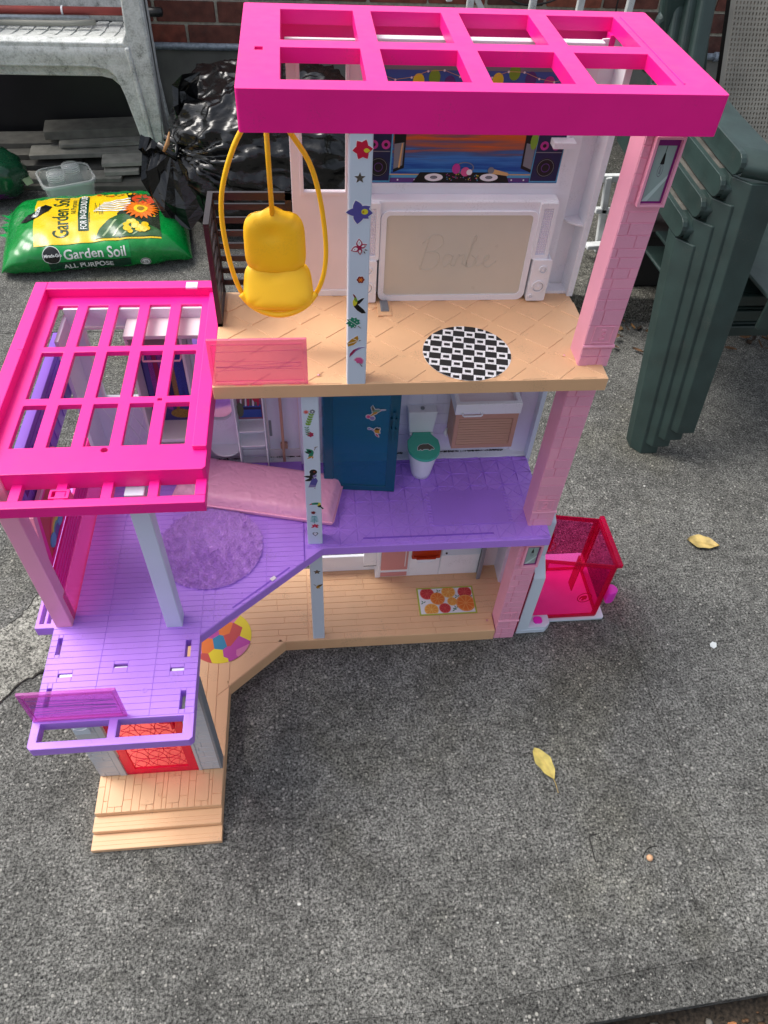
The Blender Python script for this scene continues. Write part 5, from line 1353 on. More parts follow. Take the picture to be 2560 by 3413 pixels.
bk = cushion(0.0760, 0.0800, 0.0090, 'b', Matrix.Translation((-0.0100, YH + 0.004, 0.8400)) @ Matrix.Rotation(radians(-6), 4, 'X'), 0.007, -0.02).build('backrest', YELLOW, hc, smooth=True)
st_ = cushion(0.0880, 0.0640, 0.0090, 's', Matrix.Translation((-0.0090, YH - 0.0070, 0.7885)) @ Matrix.Rotation(radians(-30), 4, 'X'), 0.0, -0.07).build('seat', YELLOW, hc, smooth=True)
arc = [(-0.0570, 0.7790), (-0.0450, 0.7660), (-0.0280, 0.7580), (-0.0090, 0.7550), (0.0100, 0.7580), (0.0270, 0.7660), (0.0390, 0.7790)]
MB().tube([(p.x, YH - 0.012 - 0.012 * (1 - ((p.x + 0.009) / 0.049) ** 2), p.y + 0.0005) for p in catmull(arc)], 0.0040, 10).build('seat_rim', YELLOW, hc, smooth=True)

# bed
bed = thing('toy_bed', 'pink plastic toy bed with an embossed mattress beside the blue shower door', 'toy bed')
Mb = Matrix.Translation((0.0560, 0.0470, Z2 + 0.0010)) @ Matrix.Rotation(radians(180 - 13.5), 4, 'Z')
Bm = bpy.data.materials.new('bed_cover')
nt, N, L = nodes_of(Bm)
bs = N['Principled BSDF']; bs.inputs['Base Color'].default_value = (0.90, 0.40, 0.61, 1); bs.inputs['Roughness'].default_value = 0.42
tc = N.new('ShaderNodeTexCoord'); nz = N.new('ShaderNodeTexNoise'); nz.inputs['Scale'].default_value = 26; L.new(tc.outputs['Object'], nz.inputs['Vector'])
sc_ = N.new('ShaderNodeVectorMath'); sc_.operation = 'MULTIPLY_ADD'; sc_.inputs[1].default_value = (0.05, 0.05, 0.05); L.new(nz.outputs['Color'], sc_.inputs[0]); L.new(tc.outputs['Object'], sc_.inputs[2])
vo = N.new('ShaderNodeTexVoronoi'); vo.inputs['Scale'].default_value = 85; vo.feature = 'SMOOTH_F1'; L.new(sc_.outputs[0], vo.inputs['Vector'])
bp = N.new('ShaderNodeBump'); bp.inputs['Strength'].default_value = 0.9; bp.inputs['Distance'].default_value = 0.0022; L.new(vo.outputs['Distance'], bp.inputs['Height']); L.new(bp.outputs[0], bs.inputs['Normal'])
def mattress(Lx, Wy, h, r):
    """cover with a rounded roll along its edges"""
    nx, ny = 44, 20; vs = []; fs = []
    for j in range(ny + 1):
        for i in range(nx + 1):
            u = i / nx; v = j / ny
            x = u * Lx; y = v * Wy
            dx = min(x, Lx - x) if True else 0; dy = min(y, Wy - y)
            def e(d): return 0 if d >= r else r - sqrt(max(0, r * r - (r - d) ** 2))
            z = h - max(e(dx), e(dy)) * (h / r) * 0.75
            z -= 0.0016 * math.exp(-((x - Lx * 0.80) ** 2) / 0.00002)
            vs.append((x, y, z))
    for j in range(ny):
        for i in range(nx):
            a = j * (nx + 1) + i
            fs.append((a, a + 1, a + nx + 2, a + nx + 1))
    return MB().add(vs, fs)
mattress(0.285, 0.105, 0.026, 0.014).xform(Mb @ Matrix.Diagonal((1, -1, 1, 1))).build('mattress', Bm, bed, smooth=True)
MB().plate(rrect(0.0, 0.285, -0.105, 0.0, 0.006, 4), [], 0.0, 0.0062).xform(Mb).build('bed_rim', BEDPINK, bed, 0.0012)
MB().plate(rrect(-0.0022, 0.287, -0.1072, 0.0022, 0.006, 4), [], 0.0062, 0.0085).xform(Mb).build('bed_lip', BEDPINK, bed, 0.0008)

# fluffy rug
rugm = plastic('purple_fleece', (0.66, 0.36, 0.88), 0.9, var=0.12, vscale=300)
rg_ = thing('fluffy_rug', 'round purple fleece rug on the purple bedroom floor', 'rug')
MB().plate(circ(-0.1475, 0.0105, 0.0838, 56), [], Z2 + 0.0003, Z2 + 0.0016).build('rug_base', rugm, rg_)
fz = MB(); r = random.Random(4)
for k in range(22000):
    rad = 0.0845 * sqrt(r.random()); a = r.uniform(0, 2 * pi)
    x, y = -0.1475 + rad * cos(a), 0.0105 + rad * sin(a)
    fl = a + noise.noise(Vector((x * 90, y * 90, 0))) * 2.5 + r.uniform(-1.2, 1.2)
    ln = r.uniform(0.0022, 0.0048); w = r.uniform(0.0004, 0.0009)
    dx, dy = cos(fl), sin(fl)
    z = Z2 + 0.0014
    fz.v += [(x - dy * w, y + dx * w, z), (x + dy * w, y - dx * w, z), (x + dx * ln, y + dy * ln, z + r.uniform(0.0015, 0.0045))]
    fz.f.append((len(fz.v) - 3, len(fz.v) - 2, len(fz.v) - 1)); fz.m.append(0)
o = fz.build('rug_pile', rugm, rg_, fix=False); o['kind'] = 'stuff'

# toilet
tl = thing('toy_toilet', 'white toy toilet with a teal lid on the purple bathroom floor', 'toy toilet')
MB().lathe([(0.0175, Z2 + 0.0006), (0.0190, Z2 + 0.010), (0.0235, Z2 + 0.035), (0.0272, Z2 + 0.058), (0.0272, Z2 + 0.0645)], 0.2235, 0.1690, 30, 1.0, 1.12).build('bowl', WHITE, tl, smooth=True)
MB().box(0.2060, 0.2410, 0.180, 0.2185, Z2 + 0.0006, Z2 + 0.060).build('bowl_back', WHITE, tl, 0.004)
def lid_poly(g):
    pts = []
    for k in range(25):
        a = pi + pi * k / 24
        pts.append((0.2235 + (0.0288 + g) * cos(a), 0.1640 + (0.0340 + g) * sin(a)))
    return pts + [(0.2235 + 0.0278 + g, 0.180), (0.2400 + g, 0.1960), (0.2400 + g, 0.2010), (0.2070 - g, 0.2010), (0.2070 - g, 0.1960), (0.2235 - 0.0278 - g, 0.180)]
lid = MB().plate(lid_poly(0), [], Z2 + 0.0650, Z2 + 0.0705).build('lid', TEAL, tl, 0.0018)
for xa in (0.2020, 0.2405): MB().box(xa, xa + 0.0045, 0.1960, 0.2020, Z2 + 0.060, Z2 + 0.0700).build('hinge', WHITE, tl, 0.001)
tk = MB().add([(0.2020, 0.2030, Z2 + 0.06), (0.2440, 0.2030, Z2 + 0.06), (0.2440, 0.2215, Z2 + 0.06), (0.2020, 0.2215, Z2 + 0.06), (0.1965, 0.2000, Z2 + 0.1180), (0.2490, 0.2000, Z2 + 0.1180), (0.2490, 0.2215, Z2 + 0.1180), (0.1965, 0.2215, Z2 + 0.1180)],
              [(3, 2, 1, 0), (4, 5, 6, 7), (0, 1, 5, 4), (1, 2, 6, 5), (2, 3, 7, 6), (3, 0, 4, 7)]).build('tank', WHITE, tl, 0.0018)
MB().lathe([(0.0036, Z2 + 0.1175), (0.0036, Z2 + 0.1200), (0.002, Z2 + 0.1205)], 0.2230, 0.2110, 16).build('flush_button', MGREY, tl, smooth=True)
tp = [(-0.0150, -0.0060), (-0.0140, 0.0010), (-0.0100, 0.0060), (-0.0040, 0.0082), (0.0020, 0.0078), (0.0050, 0.0090), (0.0070, 0.0065), (0.0115, 0.0020), (0.0140, -0.0030), (0.0135, -0.0052), (0.0115, -0.0038), (0.0085, -0.0042), (0.0070, -0.0070), (0.0050, -0.0070), (0.0040, -0.0042), (-0.0050, -0.0044), (-0.0065, -0.0070), (-0.0085, -0.0070), (-0.0090, -0.0045), (-0.0115, -0.0040), (-0.0120, -0.0070)]
ts = MB()
g_ = grow(tp, 0.0011)
ts.plate([(0.2265 + x, 0.1610 + y) for x, y in g_], [], Z2 + 0.0704, Z2 + 0.0709, 'Z', 0)
ts.plate([(0.2265 + x, 0.1610 + y) for x, y in tp], [], Z2 + 0.0708, Z2 + 0.0711, 'Z', 1)
o = ts.build('tapir_sticker', [S_WHITE, S_BROWN], tl); o['label'] = 'dark tapir sticker'

# ------------------------------------------------------------------ ground
def concrete(name, tone=1.0, warm=0.0, rough=0.85, patch=False):
    m = bpy.data.materials.new(name)
    nt, N, L = nodes_of(m)
    b = N['Principled BSDF']; b.inputs['Roughness'].default_value = rough; b.inputs['Specular IOR Level'].default_value = 0.25
    tc = N.new('ShaderNodeTexCoord')
    def noi(scale, det=5, rgh=0.6):
        n_ = N.new('ShaderNodeTexNoise'); n_.inputs['Scale'].default_value = scale; n_.inputs['Detail'].default_value = det; n_.inputs['Roughness'].default_value = rgh
        L.new(tc.outputs['Object'], n_.inputs['Vector']); return n_.outputs['Fac']
    def rng(v, a, c, lo, hi):
        r_ = N.new('ShaderNodeMapRange'); r_.inputs['From Min'].default_value = a; r_.inputs['From Max'].default_value = c; r_.inputs['To Min'].default_value = lo; r_.inputs['To Max'].default_value = hi
        L.new(v, r_.inputs['Value']); return r_.outputs[0]
    def mul(a, c):
        q = N.new('ShaderNodeMath'); q.operation = 'MULTIPLY'; L.new(a, q.inputs[0]); L.new(c, q.inputs[1]); return q.outputs[0]
    fine = rng(noi(225, 5, 0.85), 0.41, 0.61, 0.012, 0.230)
    mid = rng(noi(48, 5, 0.7), 0.34, 0.66, 0.62, 1.40)
    blot = rng(noi(7.5, 6, 0.65), 0.32, 0.68, 0.74, 1.22)
    big = rng(noi(1.7, 4), 0.35, 0.65, 0.80, 1.18)
    val = mul(mul(mul(fine, mid), blot), big)
    tn = N.new('ShaderNodeMath'); tn.operation = 'MULTIPLY'; tn.inputs[1].default_value = tone; L.new(val, tn.inputs[0])
    cb = N.new('ShaderNodeCombineColor')
    for ch, k in (('Red', 1.0 + warm), ('Green', 1.0 + warm * 0.6), ('Blue', 0.93 - warm)):
        q = N.new('ShaderNodeMath'); q.operation = 'MULTIPLY'; q.inputs[1].default_value = k; L.new(tn.outputs[0], q.inputs[0]); L.new(q.outputs[0], cb.inputs[ch])
    # pale stone chips
    vo = N.new('ShaderNodeTexVoronoi'); vo.inputs['Scale'].default_value = 85; L.new(tc.outputs['Object'], vo.inputs['Vector'])
    sp = N.new('ShaderNodeSeparateColor'); L.new(vo.outputs['Color'], sp.inputs[0])
    near = rng(vo.outputs['Distance'], 0.16, 0.26, 1.0, 0.0)
    pick = rng(sp.outputs['Red'], 0.86, 0.90, 0.0, 0.7)
    mx = N.new('ShaderNodeMix'); mx.data_type = 'RGBA'
    L.new(mul(near, pick), mx.inputs['Factor']); L.new(cb.outputs[0], mx.inputs['A']); mx.inputs['B'].default_value = (0.42, 0.41, 0.37, 1)
    vo2 = N.new('ShaderNodeTexVoronoi'); vo2.inputs['Scale'].default_value = 190; L.new(tc.outputs['Object'], vo2.inputs['Vector'])
    sp2 = N.new('ShaderNodeSeparateColor'); L.new(vo2.outputs['Color'], sp2.inputs[0])
    near2 = rng(vo2.outputs['Distance'], 0.2, 0.36, 1.0, 0.0); pick2 = rng(sp2.outputs['Green'], 0.78, 0.84, 0.0, 0.75)
    mx2 = N.new('ShaderNodeMix'); mx2.data_type = 'RGBA'
    L.new(mul(near2, pick2), mx2.inputs['Factor']); L.new(mx.outputs['Result'], mx2.inputs['A']); mx2.inputs['B'].default_value = (0.36, 0.35, 0.32, 1)
    # mossy tint in broad patches
    mo = rng(noi(2.6, 5), 0.52, 0.70, 0.0, 0.45)
    mx3 = N.new('ShaderNodeMix'); mx3.data_type = 'RGBA'; mx3.blend_type = 'MULTIPLY'
    L.new(mo, mx3.inputs['Factor']); L.new(mx2.outputs['Result'], mx3.inputs['A']); mx3.inputs['B'].default_value = (0.98, 0.95, 0.72, 1)
    L.new(mx3.outputs['Result'], b.inputs['Base Color'])
    bp = N.new('ShaderNodeBump'); bp.inputs['Strength'].default_value = 0.55; bp.inputs['Distance'].default_value = 0.0016
    hm = N.new('ShaderNodeMath'); hm.operation = 'ADD'; L.new(noi(330, 4, 0.75), hm.inputs[0]); L.new(noi(70, 4), hm.inputs[1])
    L.new(hm.outputs[0], bp.inputs['Height']); L.new(bp.outputs[0], b.inputs['Normal'])
    MATS[name] = m
    return m
CONC = concrete('patio_concrete', 0.98)
CONC2 = concrete('patio_concrete_edge', 0.78)
PATCH = concrete('pale_mortar', 1.7, 0.03)
CONC3 = concrete('step_concrete', 0.72, 0.05)
SOIL = plastic('dark_soil', (0.035, 0.026, 0.018), 0.95, var=0.8, vscale=160, bump=1.0, bscale=140)

gnd = MB().add([(-60, -60, -0.05), (60, -60, -0.05), (60, 60, -0.05), (-60, 60, -0.05)], [(0, 1, 2, 3)]).build('ground', SOIL)
tag(gnd, 'dark bare soil around the patio', None, None, 'structure')
patio = tag(empty('patio'), 'weathered speckled concrete patio', None, None, 'structure')
# joints: slabs meet in shallow grooves
JX = lambda y: 0.6690 - 0.0445 * (y + 0.13) * 0.9 if y > -0.6 else 0.6955
def slab(poly, mat, dz=0.0):
    p = MB().plate(poly, [], -0.045, dz).build('concrete_slab', mat, patio, 0.0010)
    return p
g = 0.0005
slab([(-30, -0.618), (0.20, -0.6195), (0.6955 - g, -0.5795), (0.667 - g, 0.0836), (0.640 - g, 1.0), (0.600 - g, 2.46), (-0.10, 2.46), (-0.10, 1.1125), (-30, 1.1125)], CONC)
slab([(-30, 1.1155), (-0.103, 1.1155), (-0.103, 2.46), (-30, 2.46)], CONC)
slab([(0.6955 + g, -0.5795), (30, 1.80), (30, 2.46), (0.600 + g, 2.46), (0.640 + g, 1.0), (0.667 + g, 0.0836)], CONC)
slab([(-30, -0.6181), (0.20, -0.6196), (0.6955, -0.5796), (30, 1.7998), (30, 1.70), (0.6932, -0.6401), (0.3982, -0.6544), (-0.2, -0.6860), (-30, -2.2)], CONC2, -0.0004)
# pale mortar strip and crack on the left
def wobble(pts, amp, seed, k=5):
    r = random.Random(seed); out = []
    for i in range(len(pts) - 1):
        a, b_ = Vector(pts[i]), Vector(pts[i + 1])
        for q in range(k):
            p = a.lerp(b_, q / k)
            out.append((p.x + r.uniform(-amp, amp), p.y + r.uniform(-amp, amp)))
    out.append(tuple(pts[-1])); return out
up_edge = [(-0.36, 0.45), (-0.46, 0.30), (-0.530, 0.215), (-0.566, 0.170), (-0.575, 0.140), (-0.600, 0.105), (-0.640, 0.070), (-0.90, -0.02)]
dn_edge = [(-0.90, -0.20), (-0.64, -0.098), (-0.585, -0.075), (-0.555, -0.035), (-0.515, -0.005), (-0.480, 0.030), (-0.430, 0.075), (-0.36, 0.15)]
ue = wobble(up_edge, 0.004, 2); de = wobble(dn_edge, 0.003, 3)
MB().plate(ue + de, [], -0.004, 0.0022).build('mortar_patch', PATCH, patio)
CRK = plastic('crack_dirt', (0.022, 0.020, 0.016), 0.95, var=0.4, vscale=200)
def crack(pts, w, seed):
    r = random.Random(seed); L_ = []; R_ = []
    for i, p in enumerate(pts):
        q = Vector(pts[min(i + 1, len(pts) - 1)]) - Vector(pts[max(i - 1, 0)])
        q.normalize(); ww = w * r.uniform(0.3, 1.2)
        L_.append((p[0] - q.y * ww, p[1] + q.x * ww)); R_.append((p[0] + q.y * ww, p[1] - q.x * ww))
    vs = [(x, y, 0.0030) for x, y in L_ + R_]; n_ = len(pts)
    o = MB().add(vs, [(i, i + 1, n_ + i + 1, n_ + i) for i in range(n_ - 1)]).build('crack', CRK, patio)
crack(de, 0.0018, 5)
crack(ue[8:26], 0.0010, 6)
crack(wobble([(-0.60, 0.44), (-0.50, 0.52), (-0.36, 0.60)], 0.006, 9), 0.0012, 7)
# darker joint filler
for pts in ([(0.6955, -0.5795), (0.667, 0.0836), (0.640, 1.0)],):
    vs = []
    for x, y in pts: vs += [(x - 0.003, y, -0.0009), (x + 0.003, y, -0.0009)]
    MB().add(vs, [(0, 1, 3, 2), (2, 3, 5, 4)]).build('joint_filler', CRK, patio)
# raised step at the right
step = MB().plate([(0.72, 1.165), (1.06, 1.125), (3.2, 0.86), (3.2, 2.44), (0.72, 2.44)], [], -0.02, 0.082).build('concrete_step', CONC3, None, 0.006)
tag(step, 'raised mossy concrete step behind the green chairs', None, None, 'structure')

# ------------------------------------------------------------------ brick wall with rendered plinth and pipe
WY = 2.44
wall = thing('brick_wall', 'red brick wall with pale mortar above a grey rendered plinth', 'wall')
MORT = plastic('pale_mortar_joint', (0.46, 0.44, 0.36), 0.95, var=0.25, vscale=80, bump=0.6, bscale=220)
REND = plastic('grey_render', (0.16, 0.16, 0.145), 0.92, var=0.22, vscale=9, bump=1.0, bscale=45)
MB().box(-6, 6, WY + 0.010, WY + 0.25, 0.34, 1.03).build('mortar', MORT, wall)
MB().box(-6, 6, WY - 0.012, WY + 0.25, -0.05, 0.345).build('plinth', REND, wall, 0.004)
def brick_mat(nm, c, dk):
    return plastic(nm, c, 0.9, var=0.35, vscale=30, bump=0.8, bscale=150, dirt=dk)
BRM = [brick_mat('brick_red', (0.19, 0.050, 0.032), 0.35), brick_mat('brick_brown', (0.13, 0.042, 0.030), 0.4), brick_mat('brick_dark', (0.085, 0.032, 0.025), 0.4), brick_mat('brick_orange', (0.23, 0.064, 0.038), 0.3)]
r = random.Random(12)
CH = 0.0765
for j in range(9):
    z0 = 0.3465 + CH * j
    off = 0.115 if j % 2 == 0 else 0.0
    for i in range(-7, 12):
        x0 = -0.262 + 0.2245 * i - off * 0.98
        dx = r.uniform(-0.003, 0.003); dy = r.uniform(-0.003, 0.002)
        t = MB()
        w, h = 0.2135, 0.0655
        ns = 6
        front = []
        pts = [(0, 0), (w, 0), (w, h), (0, h)]
        t.plate([(x0 + dx + x + r.uniform(-0.0012, 0.0012), z0 + y + r.uniform(-0.0012, 0.0012)) for x, y in pts], [], WY + dy, WY + 0.02, 'Y')
        t.build('brick', r.choice(BRM), wall, 0.003, seg=1)
PIPE = plastic('galvanised_pipe', (0.22, 0.26, 0.31), 0.55, var=0.35, vscale=90, bump=0.2, metallic=0.35)
pipe = thing('wall_pipe', 'long grey galvanised pipe running along the foot of the brick wall', 'pipe')
MB().tube([(-4, WY - 0.020, 0.3490), (4, WY - 0.020, 0.3490)], 0.0125, 14).build('pipe_run', PIPE, pipe, smooth=True)
for x in (-1.4, 0.28, 1.7): MB().plate(circ(0, 0, 0.017, 14), [circ(0, 0, 0.0125, 14)], -0.008, 0.008, 'X').xform(Matrix.Translation((x, WY - 0.020, 0.349))).build('pipe_clip', PIPE, pipe)

# ------------------------------------------------------------------ white weathered chairs (a nested pair)
WCH = bpy.data.materials.new('weathered_white_plastic')
nt, N, L = nodes_of(WCH)
bs = N['Principled BSDF']; bs.inputs['Roughness'].default_value = 0.62
tc = N.new('ShaderNodeTexCoord')
n1 = N.new('ShaderNodeTexNoise'); n1.inputs['Scale'].default_value = 28; n1.inputs['Detail'].default_value = 8; n1.inputs['Roughness'].default_value = 0.7; n1.inputs['Distortion'].default_value = 0.6; L.new(tc.outputs['Object'], n1.inputs['Vector'])
n2 = N.new('ShaderNodeTexNoise'); n2.inputs['Scale'].default_value = 190; n2.inputs['Detail'].default_value = 4; L.new(tc.outputs['Object'], n2.inputs['Vector'])
ma = N.new('ShaderNodeMath'); ma.operation = 'MULTIPLY_ADD'; L.new(n2.outputs['Fac'], ma.inputs[0]); ma.inputs[1].default_value = 0.5; L.new(n1.outputs['Fac'], ma.inputs[2])
cr = N.new('ShaderNodeValToRGB'); L.new(ma.outputs[0], cr.inputs[0])
cr.color_ramp.elements[0].position = 0.52; cr.color_ramp.elements[0].color = (0.24, 0.25, 0.235, 1)
cr.color_ramp.elements[1].position = 0.86; cr.color_ramp.elements[1].color = (0.66, 0.68, 0.66, 1)
q = cr.color_ramp.elements.new(0.68); q.color = (0.50, 0.52, 0.50, 1)
L.new(cr.outputs[0], bs.inputs['Base Color'])
bp = N.new('ShaderNodeBump'); bp.inputs['Strength'].default_value = 0.2; bp.inputs['Distance'].default_value = 0.002; L.new(n2.outputs['Fac'], bp.inputs['Height']); L.new(bp.outputs[0], bs.inputs['Normal'])

def mono_chair(label, dx, dy, dz, mat):
    c = thing('plastic_chair', label, 'chair', 'weathered white plastic chairs')
    cx = -0.795 + dx                       # chair centre
    yf = 1.985 + dy
    def fr(x, z): return (x + cx, z + dz)
    # front frame: apron and both front legs with one arched opening
    halfo = [(0.340, 0.640), (0.343, 0.520), (0.345, 0.400), (0.345, 0.250), (0.318, 0.02)]
    halfi = [(0.300, 0.02), (0.262, 0.200), (0.238, 0.330), (0.222, 0.385), (0.198, 0.408), (0.170, 0.414)]
    outer = [fr(x, z) for x, z in halfo] + [fr(x, z) for x, z in halfi] + [fr(-x, z) for x, z in reversed(halfi)] + [fr(-x, z) for x, z in reversed(halfo)]
    top = [fr(-0.285, 0.640), fr(-0.278, 0.520), fr(-0.262, 0.488), fr(0.262, 0.488), fr(0.278, 0.520), fr(0.285, 0.640)]
    MB().plate(outer + top, [], yf, yf + 0.012, 'Y').build('front_frame', mat, c, 0.006, seg=3)
    for s in (-1, 1):
        # ribbed outer return of the leg
        b = MB()
        P0 = [(0.262, 0.470), (0.300, 0.280), (0.325, 0.025)]
        MB().beam((cx + s * 0.275, yf + 0.002, 0.475 + dz), (cx + s * 0.316, yf + 0.002, 0.04 + dz), 0.016, 0.020, (0, 1, 0)).build('leg_rib', mat, c, 0.006, seg=3)
        MB().plate([(yf + 0.004, 0.640 + dz), (yf + 0.004, 0.02 + dz), (yf + 0.045, 0.02 + dz), (yf + 0.070, 0.45 + dz), (yf + 0.075, 0.640 + dz)], [], cx + s * 0.336, cx + s * 0.346, 'X').build('leg_side', mat, c, 0.004)
        MB().plate([(yf + 0.005, 0.630 + dz), (yf + 0.42, 0.640 + dz), (yf + 0.42, 0.665 + dz), (yf + 0.005, 0.655 + dz)], [], cx + s * 0.285, cx + s * 0.345, 'X').build('armrest', mat, c, 0.01, seg=3)
        MB().beam((cx + s * 0.25, yf + 0.40, 0.45 + dz), (cx + s * 0.28, yf + 0.43, 0.02 + dz), 0.06, 0.03, (0, 1, 0)).build('leg', mat, c, 0.008)
    # seat front roll and slatted pan
    b = MB(); n_ = 12
    prof = [(0.0, 0.425), (-0.004, 0.450), (-0.002, 0.470), (0.008, 0.486), (0.026, 0.492), (0.060, 0.486), (0.100, 0.476)]
    vs = []
    for x in (-0.27, 0.27):
        for (y, z) in prof: vs.append((cx + x, yf + y, z + dz))
    k = len(prof)
    b.add(vs, [(i, i + 1, k + i + 1, k + i) for i in range(k - 1)])
    b.build('seat_front', mat, c, smooth=True)
    for i in range(11):
        x0 = -0.262 + 0.048 * i
        p2 = [(0.098, 0.4755), (0.16, 0.4600), (0.25, 0.448), (0.36, 0.446)]
        vs = []
        for x in (x0, x0 + 0.0385):
            for (y, z) in p2: vs.append((cx + x, yf + y, z + dz))
            for (y, z) in p2: vs.append((cx + x, yf + y, z + dz - 0.006))
        m_ = 4
        fs = [(j, j + 1, 8 + j + 1, 8 + j) for j in range(3)] + [(4 + j, 8 + 4 + j, 8 + 4 + j + 1, 4 + j + 1) for j in range(3)]
        fs += [(j, 4 + j, 4 + j + 1, j + 1) for j in range(3)] + [(8 + j, 8 + j + 1, 12 + j + 1, 12 + j) for j in range(3)]
        MB().add(vs, fs).build('seat_slat', mat, c)
    MB().add([(cx + x, yf + y, z + dz - 0.0035) for x in (-0.265, 0.265) for y, z in ((0.095, 0.4755), (0.16, 0.4600), (0.25, 0.448), (0.36, 0.446))], [(j, j + 1, 5 + j, 4 + j) for j in range(3)]).build('seat_pan', mat, c)
    MB().plate([fr(-0.26, 0.44), fr(0.26, 0.44), fr(0.24, 0.88), fr(-0.24, 0.88)], [[fr(-0.20 + 0.1 * k, 0.55), fr(-0.16 + 0.1 * k, 0.55), fr(-0.16 + 0.1 * k, 0.80), fr(-0.20 + 0.1 * k, 0.80)] for k in range(5)], yf + 0.38, yf + 0.392, 'Y').build('backrest', mat, c, 0.004)
    return c
mono_chair('weathered white plastic chair, upper of the nested pair by the brick wall', 0.0, 0.0, 0.0, WCH)
mono_chair('weathered white plastic chair, lower of the nested pair, only its front band showing', 0.0, 0.040, -0.052 + 0.012, WCH)
# things lying on the chair seat
REDP = plastic('red_paint', (0.32, 0.055, 0.045), 0.5, var=0.15)
pole = thing('red_pole', 'red pole with a black rubber grip lying across the white chair', 'pole')
MB().tube([(-1.6, 2.30, 0.4820), (-0.515, 2.30, 0.4900)], 0.0125, 14).build('shaft', REDP, pole, smooth=True)
MB().tube([(-0.53, 2.30, 0.4898), (-0.450, 2.30, 0.4905), (-0.440, 2.30, 0.4906), (-0.436, 2.30, 0.4906)], [0.0150, 0.0150, 0.0140, 0.009], 14).build('grip', BLACK, pole, smooth=True)
METAL = plastic('bright_metal', (0.42, 0.45, 0.48), 0.35, var=0.2, vscale=60, metallic=0.8)
mt = thing('metal_tube', 'thin bright metal tube tied to the red pole on the white chair', 'tube')
MB().tube([(-1.6, 2.275, 0.466), (-0.684, 2.275, 0.4745)], 0.0085, 12).build('tube_body', METAL, mt, smooth=True)
MB().plate(circ(0, 0, 0.0155, 16), [circ(0, 0, 0.0132, 16)], -0.003, 0.003, 'X').xform(Matrix.Translation((-0.775, 2.299, 0.4880))).build('cable_tie', S_WHITE, mt)
pt = thing('grey_hose', 'dull grey plastic hose lying in front of the metal tube on the white chair', 'hose')
MB().tube([(-1.6, 2.235, 0.462), (-0.75, 2.235, 0.4680), (-0.660, 2.245, 0.4700)], 0.0085, 10).build('hose_body', plastic('dull_grey_plastic', (0.25, 0.25, 0.22), 0.7), pt, smooth=True)

# ------------------------------------------------------------------ boards and tiles stacked under the chair
BRD = [plastic('weathered_board_' + n_, c, 0.85, var=0.22, vscale=26, bump=0.35, bscale=120) for n_, c in (('grey', (0.15, 0.145, 0.125)), ('pale', (0.24, 0.235, 0.205)), ('dark', (0.085, 0.083, 0.075)), ('cream', (0.38, 0.37, 0.32)))]
def board(label, x0, x1, y, w, z, t, rz, mi, tilt=0.0):
    o = MB().plate(rrect(-(x1 - x0) / 2, (x1 - x0) / 2, -w / 2, w / 2, 0.004, 2), [], 0, t)
    o.xform(Matrix.Translation(((x0 + x1) / 2, y, z)) @ Matrix.Rotation(radians(rz), 4, 'Z') @ Matrix.Rotation(radians(tilt), 4, 'Y'))
    q = o.build('board', BRD[mi], None, 0.0018)
    return tag(q, label, 'board', 'boards stacked under the white chair')
board('long grey board at the very front of the pile on the ground', -1.25, -0.500, 2.040, 0.085, 0.0005, 0.016, 0.0, 0)
board('pale broken board end lying on the front grey board', -1.12, -0.640, 2.055, 0.07, 0.0175, 0.014, 1.5, 1)
board('short cream tile, lower of two at the right of the pile', -0.705, -0.580, 2.085, 0.075, 0.0330, 0.014, 6, 3)
board('short cream tile, upper of two at the right of the pile', -0.712, -0.560, 2.110, 0.080, 0.0560, 0.014, 6, 3)
board('grey board in the middle of the pile, behind the cream tiles', -1.02, -0.500, 2.190, 0.100, 0.0005, 0.020, 2, 0)
board('dark board low at the left of the pile', -1.35, -0.800, 2.150, 0.09, 0.0215, 0.018, 4, 2)
board('second grey board from the top, stepping out to the left', -1.30, -0.560, 2.220, 0.110, 0.0400, 0.018, 4, 0)
board('long pale board with a nail hole across the middle of the pile', -0.98, -0.560, 2.180, 0.090, 0.0590, 0.016, 6, 1)
board('wide board ending in the dark at the left of the pile', -1.40, -0.640, 2.270, 0.110, 0.0590, 0.018, 3, 0)
board('pale board second from the top of the pile', -0.88, -0.500, 2.240, 0.100, 0.0780, 0.016, 7, 1)
board('topmost thick grey board of the pile under the chair', -0.935, -0.500, 2.280, 0.110, 0.0960, 0.030, 8, 0)
board('thin board end under the topmost board', -0.87, -0.540, 2.215, 0.060, 0.0855, 0.0095, 9, 1)

dt_ = thing('shade_block', 'wide black block added to stand in for the deep shade under the white chairs', 'tub')  # added block; its black colour stands in for shade under the chairs
MB().box(-1.45, -0.560, 2.352, 2.420, 0.001, 0.400).build('shade_block_body', BLACK, dt_, 0.006)
MB().box(-1.46, -0.550, 2.346, 2.425, 0.400, 0.418).build('shade_block_top', BLACK, dt_, 0.004)

